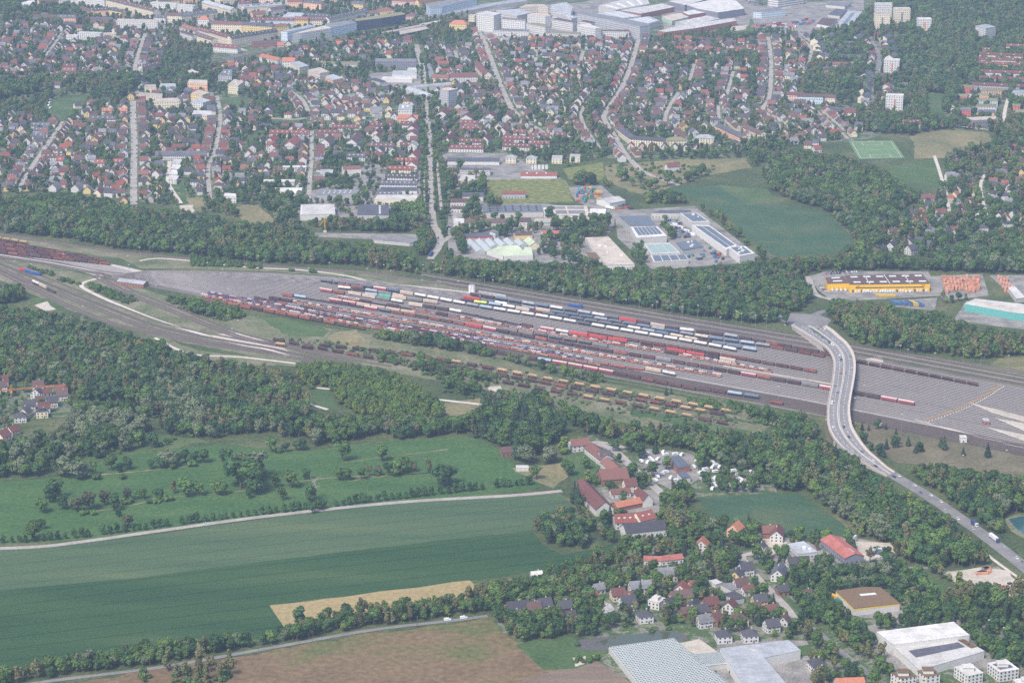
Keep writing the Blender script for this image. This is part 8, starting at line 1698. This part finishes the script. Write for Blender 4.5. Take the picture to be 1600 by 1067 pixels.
# garden trees: those in front as single trees, those of the far town as one mass
VG = [(1225,952,1300,958,1335,972,1362,1000,1392,1048,1398,1066,1365,1050,1300,1008,1262,978), (770,945,850,900,980,850,1040,842,1120,822,1200,825,1290,845,1345,842,1400,880,1420,905,1470,945,1560,960,1640,990,1640,1060,1390,1000,1370,975,1290,960,1270,1000,1390,1060,1390,1090,1250,1090,1270,1040,1240,1000,1130,990,1080,985,1060,975,960,985,900,1000,800,990), (1505,1000,1545,1005,1600,1040,1560,1035), (900,800,960,800,1010,835,1040,848,1000,862,950,850,920,830), (930,690,960,700,1010,750,1000,790,950,800,940,770), (1080,715,1205,745,1190,770,1100,770)]
gt = scatter(VG, 7.4, [('broad',5),('dark',4),('light',1),('conifer',.7),('willow',.5),('copper',.4),('olive',.5)], seed=30, clear=2.2, keep=.95, top=False, smin=.6, smax=1.15, bits=23)
gt.sort(key=lambda t: -PX(t[0], t[1])[1]*t[5]**.4); nsingle = 150
for t in gt[:nsingle]:
    q = PX(t[0], t[1]); where = 'by the bottom apartment houses' if q[1] > 985 else 'among the village gardens' if q[0] < 1180 else 'around the village workshops'
    H = max(p[2] for p in SPEC[t[6]][t[7]][0].v); tree(t[6], 0, 0, H*t[5], f'{wn[t[6]]} {where}', f'garden trees {where} {t[6]}', share=True, xy=(t[0], t[1]), v=t[7])
mass('garden_trees', gt[nsingle:], 'the many garden trees of the village in the lower right')
wood('garden_trees', [(-40,690,18,690,30,655,112,650,110,606,60,596,-40,600)], 8, MIX+[('bush',2)], 'garden trees of the left settlement', seed=31, smin=.5, smax=1.0, keep=.34, clear=2, top=False)
wood('garden_trees', [(1375,400,1372,372,1470,300,1480,240,1640,210,1640,360,1540,362,1450,402), (1195,300,1290,265,1330,270,1300,290,1220,300)], 8.5, MIX+[('conifer',.6),('bush',1.5)], 'garden trees of the settlement behind the depot', seed=32, keep=.72, clear=1.6, top=False)
wood('garden_trees', [(-60,-30,400,-40,400,60,330,70,330,110,420,90,480,66,480,200,660,190,660,330,560,336,470,300,400,345,312,332,225,318,120,300,-60,305), (480,66,740,20,745,70,800,170,690,260,660,255,640,170,560,150,480,140), (690,200,800,165,860,210,945,245,900,262,800,250,690,240)], 8.6, MIX+[('conifer',.7),('bush',1.5)], 'garden and street trees of the left half of the town', seed=33, smin=.5, smax=1.15, keep=.8, clear=1.8, top=False)
wood('garden_trees', [(690,255,760,285,755,320,850,335,960,355,920,395,840,370,720,400,690,330), (560,340,660,330,655,362,600,362), (400,285,480,270,480,340,440,350,400,350)], 8.4, MIX+[('bush',1)], 'trees between the halls of the industrial estate', seed=34, keep=.62, clear=1.9, top=False, bits=23)
wood('garden_trees', [(466,262,560,256,660,258,660,346,610,346,470,348)], 8.4, MIX, 'trees between the halls left of the avenue', seed=39, smin=.5, smax=1.05, keep=.42, clear=1.9, top=False, bits=23)
wood('garden_trees', [(745,65,1030,62,1160,52,1240,70,1260,115,1370,165,1340,215,1230,232,1180,262,1120,250,1000,250,940,245,860,215,790,160), (1035,40,1250,55,1240,62,1040,62)], 8.8, MIX+[('conifer',.8),('bush',1.5),('copper',.3)], 'garden and street trees of the middle of the town', seed=35, smin=.5, smax=1.15, keep=.72, clear=1.8, top=False)
wood('garden_trees', [(1240,60,1370,20,1380,-30,1700,-40,1700,215,1590,235,1545,205,1440,215,1340,205,1370,165,1260,112)], 7.4, MIX+[('conifer',.6)], 'dense trees among the tower blocks and apartment rows at the right', seed=36, keep=.85, clear=1.5, top=False)
wood('garden_trees', [(60,-40,745,-50,745,8,690,22,640,34,560,40,520,58,470,66,400,72,320,60,270,48,200,44,150,30,60,10)], 8.5, MIX, 'street trees between the city blocks at the top', seed=38, smin=.5, smax=1.1, keep=.5, top=False, bits=23)
wood('woodland', [(-60,125,60,118,120,120,220,128,300,118,330,108,330,140,260,140,215,135,170,165,140,150,100,135,0,158,-60,160), (915,130,960,98,985,110,960,140,940,175,960,215,945,240,915,205,912,175), (985,95,1050,88,1120,95,1180,88,1200,102,1120,108,1000,108,980,112), (75,0,140,30,115,45,60,40,0,40,0,20), (1450,60,1500,60,1500,180,1450,150)], 7.3, MIX+[('dark',3)], 'tree belts inside the far town', seed=37, clear=1.6, top=False)
print('mass trees', NT[0], 'single', len(gt[:nsingle]))
# ================================================================== AIR, LIGHT, LABELS
hz_m = bpy.data.materials.new('haze'); hz_m.use_nodes = True; nt = hz_m.node_tree
for n in list(nt.nodes): nt.nodes.remove(n)
ou = nt.nodes.new('ShaderNodeOutputMaterial'); pv = nt.nodes.new('ShaderNodeVolumePrincipled'); nt.links.new(pv.outputs[0], ou.inputs['Volume'])
pv.inputs['Color'].default_value = (.55,.69,1.0,1); pv.inputs['Density'].default_value = HAZE; pv.inputs['Anisotropy'].default_value = .0
for m in (hz_m,):
    try: m.cycles.homogeneous_volume = True
    except Exception: pass
hz = MB().box(-10000,10000,-10000,10000,-1,752).build('haze', hz_m); stuff(hz, 'thin pale summer haze over the whole landscape', 'haze')
EL, AZ = R(52), R(215)      # sun high, behind the camera to the left (azimuth from +Y towards +X)
w = bpy.data.worlds.new('World'); S.world = w; w.use_nodes = True; nt = w.node_tree; bg = nt.nodes['Background']
sky = nt.nodes.new('ShaderNodeTexSky'); sky.sky_type = 'NISHITA'; sky.sun_disc = False; sky.sun_elevation = EL; sky.sun_rotation = AZ; sky.air_density = 1.2; sky.dust_density = 3.0; sky.altitude = 500
nt.links.new(sky.outputs[0], bg.inputs[0]); bg.inputs[1].default_value = SKY
sd = bpy.data.lights.new('sun', 'SUN'); sd.energy = SUN; sd.angle = R(16); sd.color = (1.0,.93,.83)
so = bpy.data.objects.new('sun', sd); COL.objects.link(so)
dirn = Vector((math.sin(AZ)*math.cos(EL), math.cos(AZ)*math.cos(EL), math.sin(EL))); so.rotation_euler = (-dirn).to_track_quat('-Z', 'Y').to_euler(); so.location = (0,-800,1500)
S.view_settings.view_transform = 'Standard'; S.view_settings.look = 'None'; S.view_settings.exposure = EXPO; S.view_settings.gamma = 1
S.render.engine = 'CYCLES'; cy = S.cycles; cy.max_bounces = 5; cy.diffuse_bounces = 2; cy.glossy_bounces = 2; cy.transmission_bounces = 2; cy.volume_bounces = 1; cy.transparent_max_bounces = 4; cy.use_denoising = DENOISE; cy.sample_clamp_indirect = 4
# unused wagon kinds
for ch, ((o, L_), nm) in WT.items():
    if ch not in used:
        for c in KIDS.get(o.name, []): bpy.data.objects.remove(c)
        bpy.data.objects.remove(o)
# labels: where a look is shared by several things, say which one by its order from the left
seen_ = {}
for o, share in THINGS:
    if share: continue
    seen_.setdefault(o['label'], []).append(o)
for lb, os_ in seen_.items():
    if len(os_) < 2: continue
    os_.sort(key=lambda o: PX(o.location.x, o.location.y)[0])
    for i, o in enumerate(os_): o['label'] = f'{lb}, {ordn(i)} from left'
for o, sh in THINGS:
    if len(o['label'].split()) > 16: print('LONG', len(o['label'].split()), o['label'])
mx_ = max((len(o['label'].split()), o['label']) for o, s in THINGS); print('longest label', mx_)
print('things', len(THINGS), 'objects', len(bpy.data.objects))
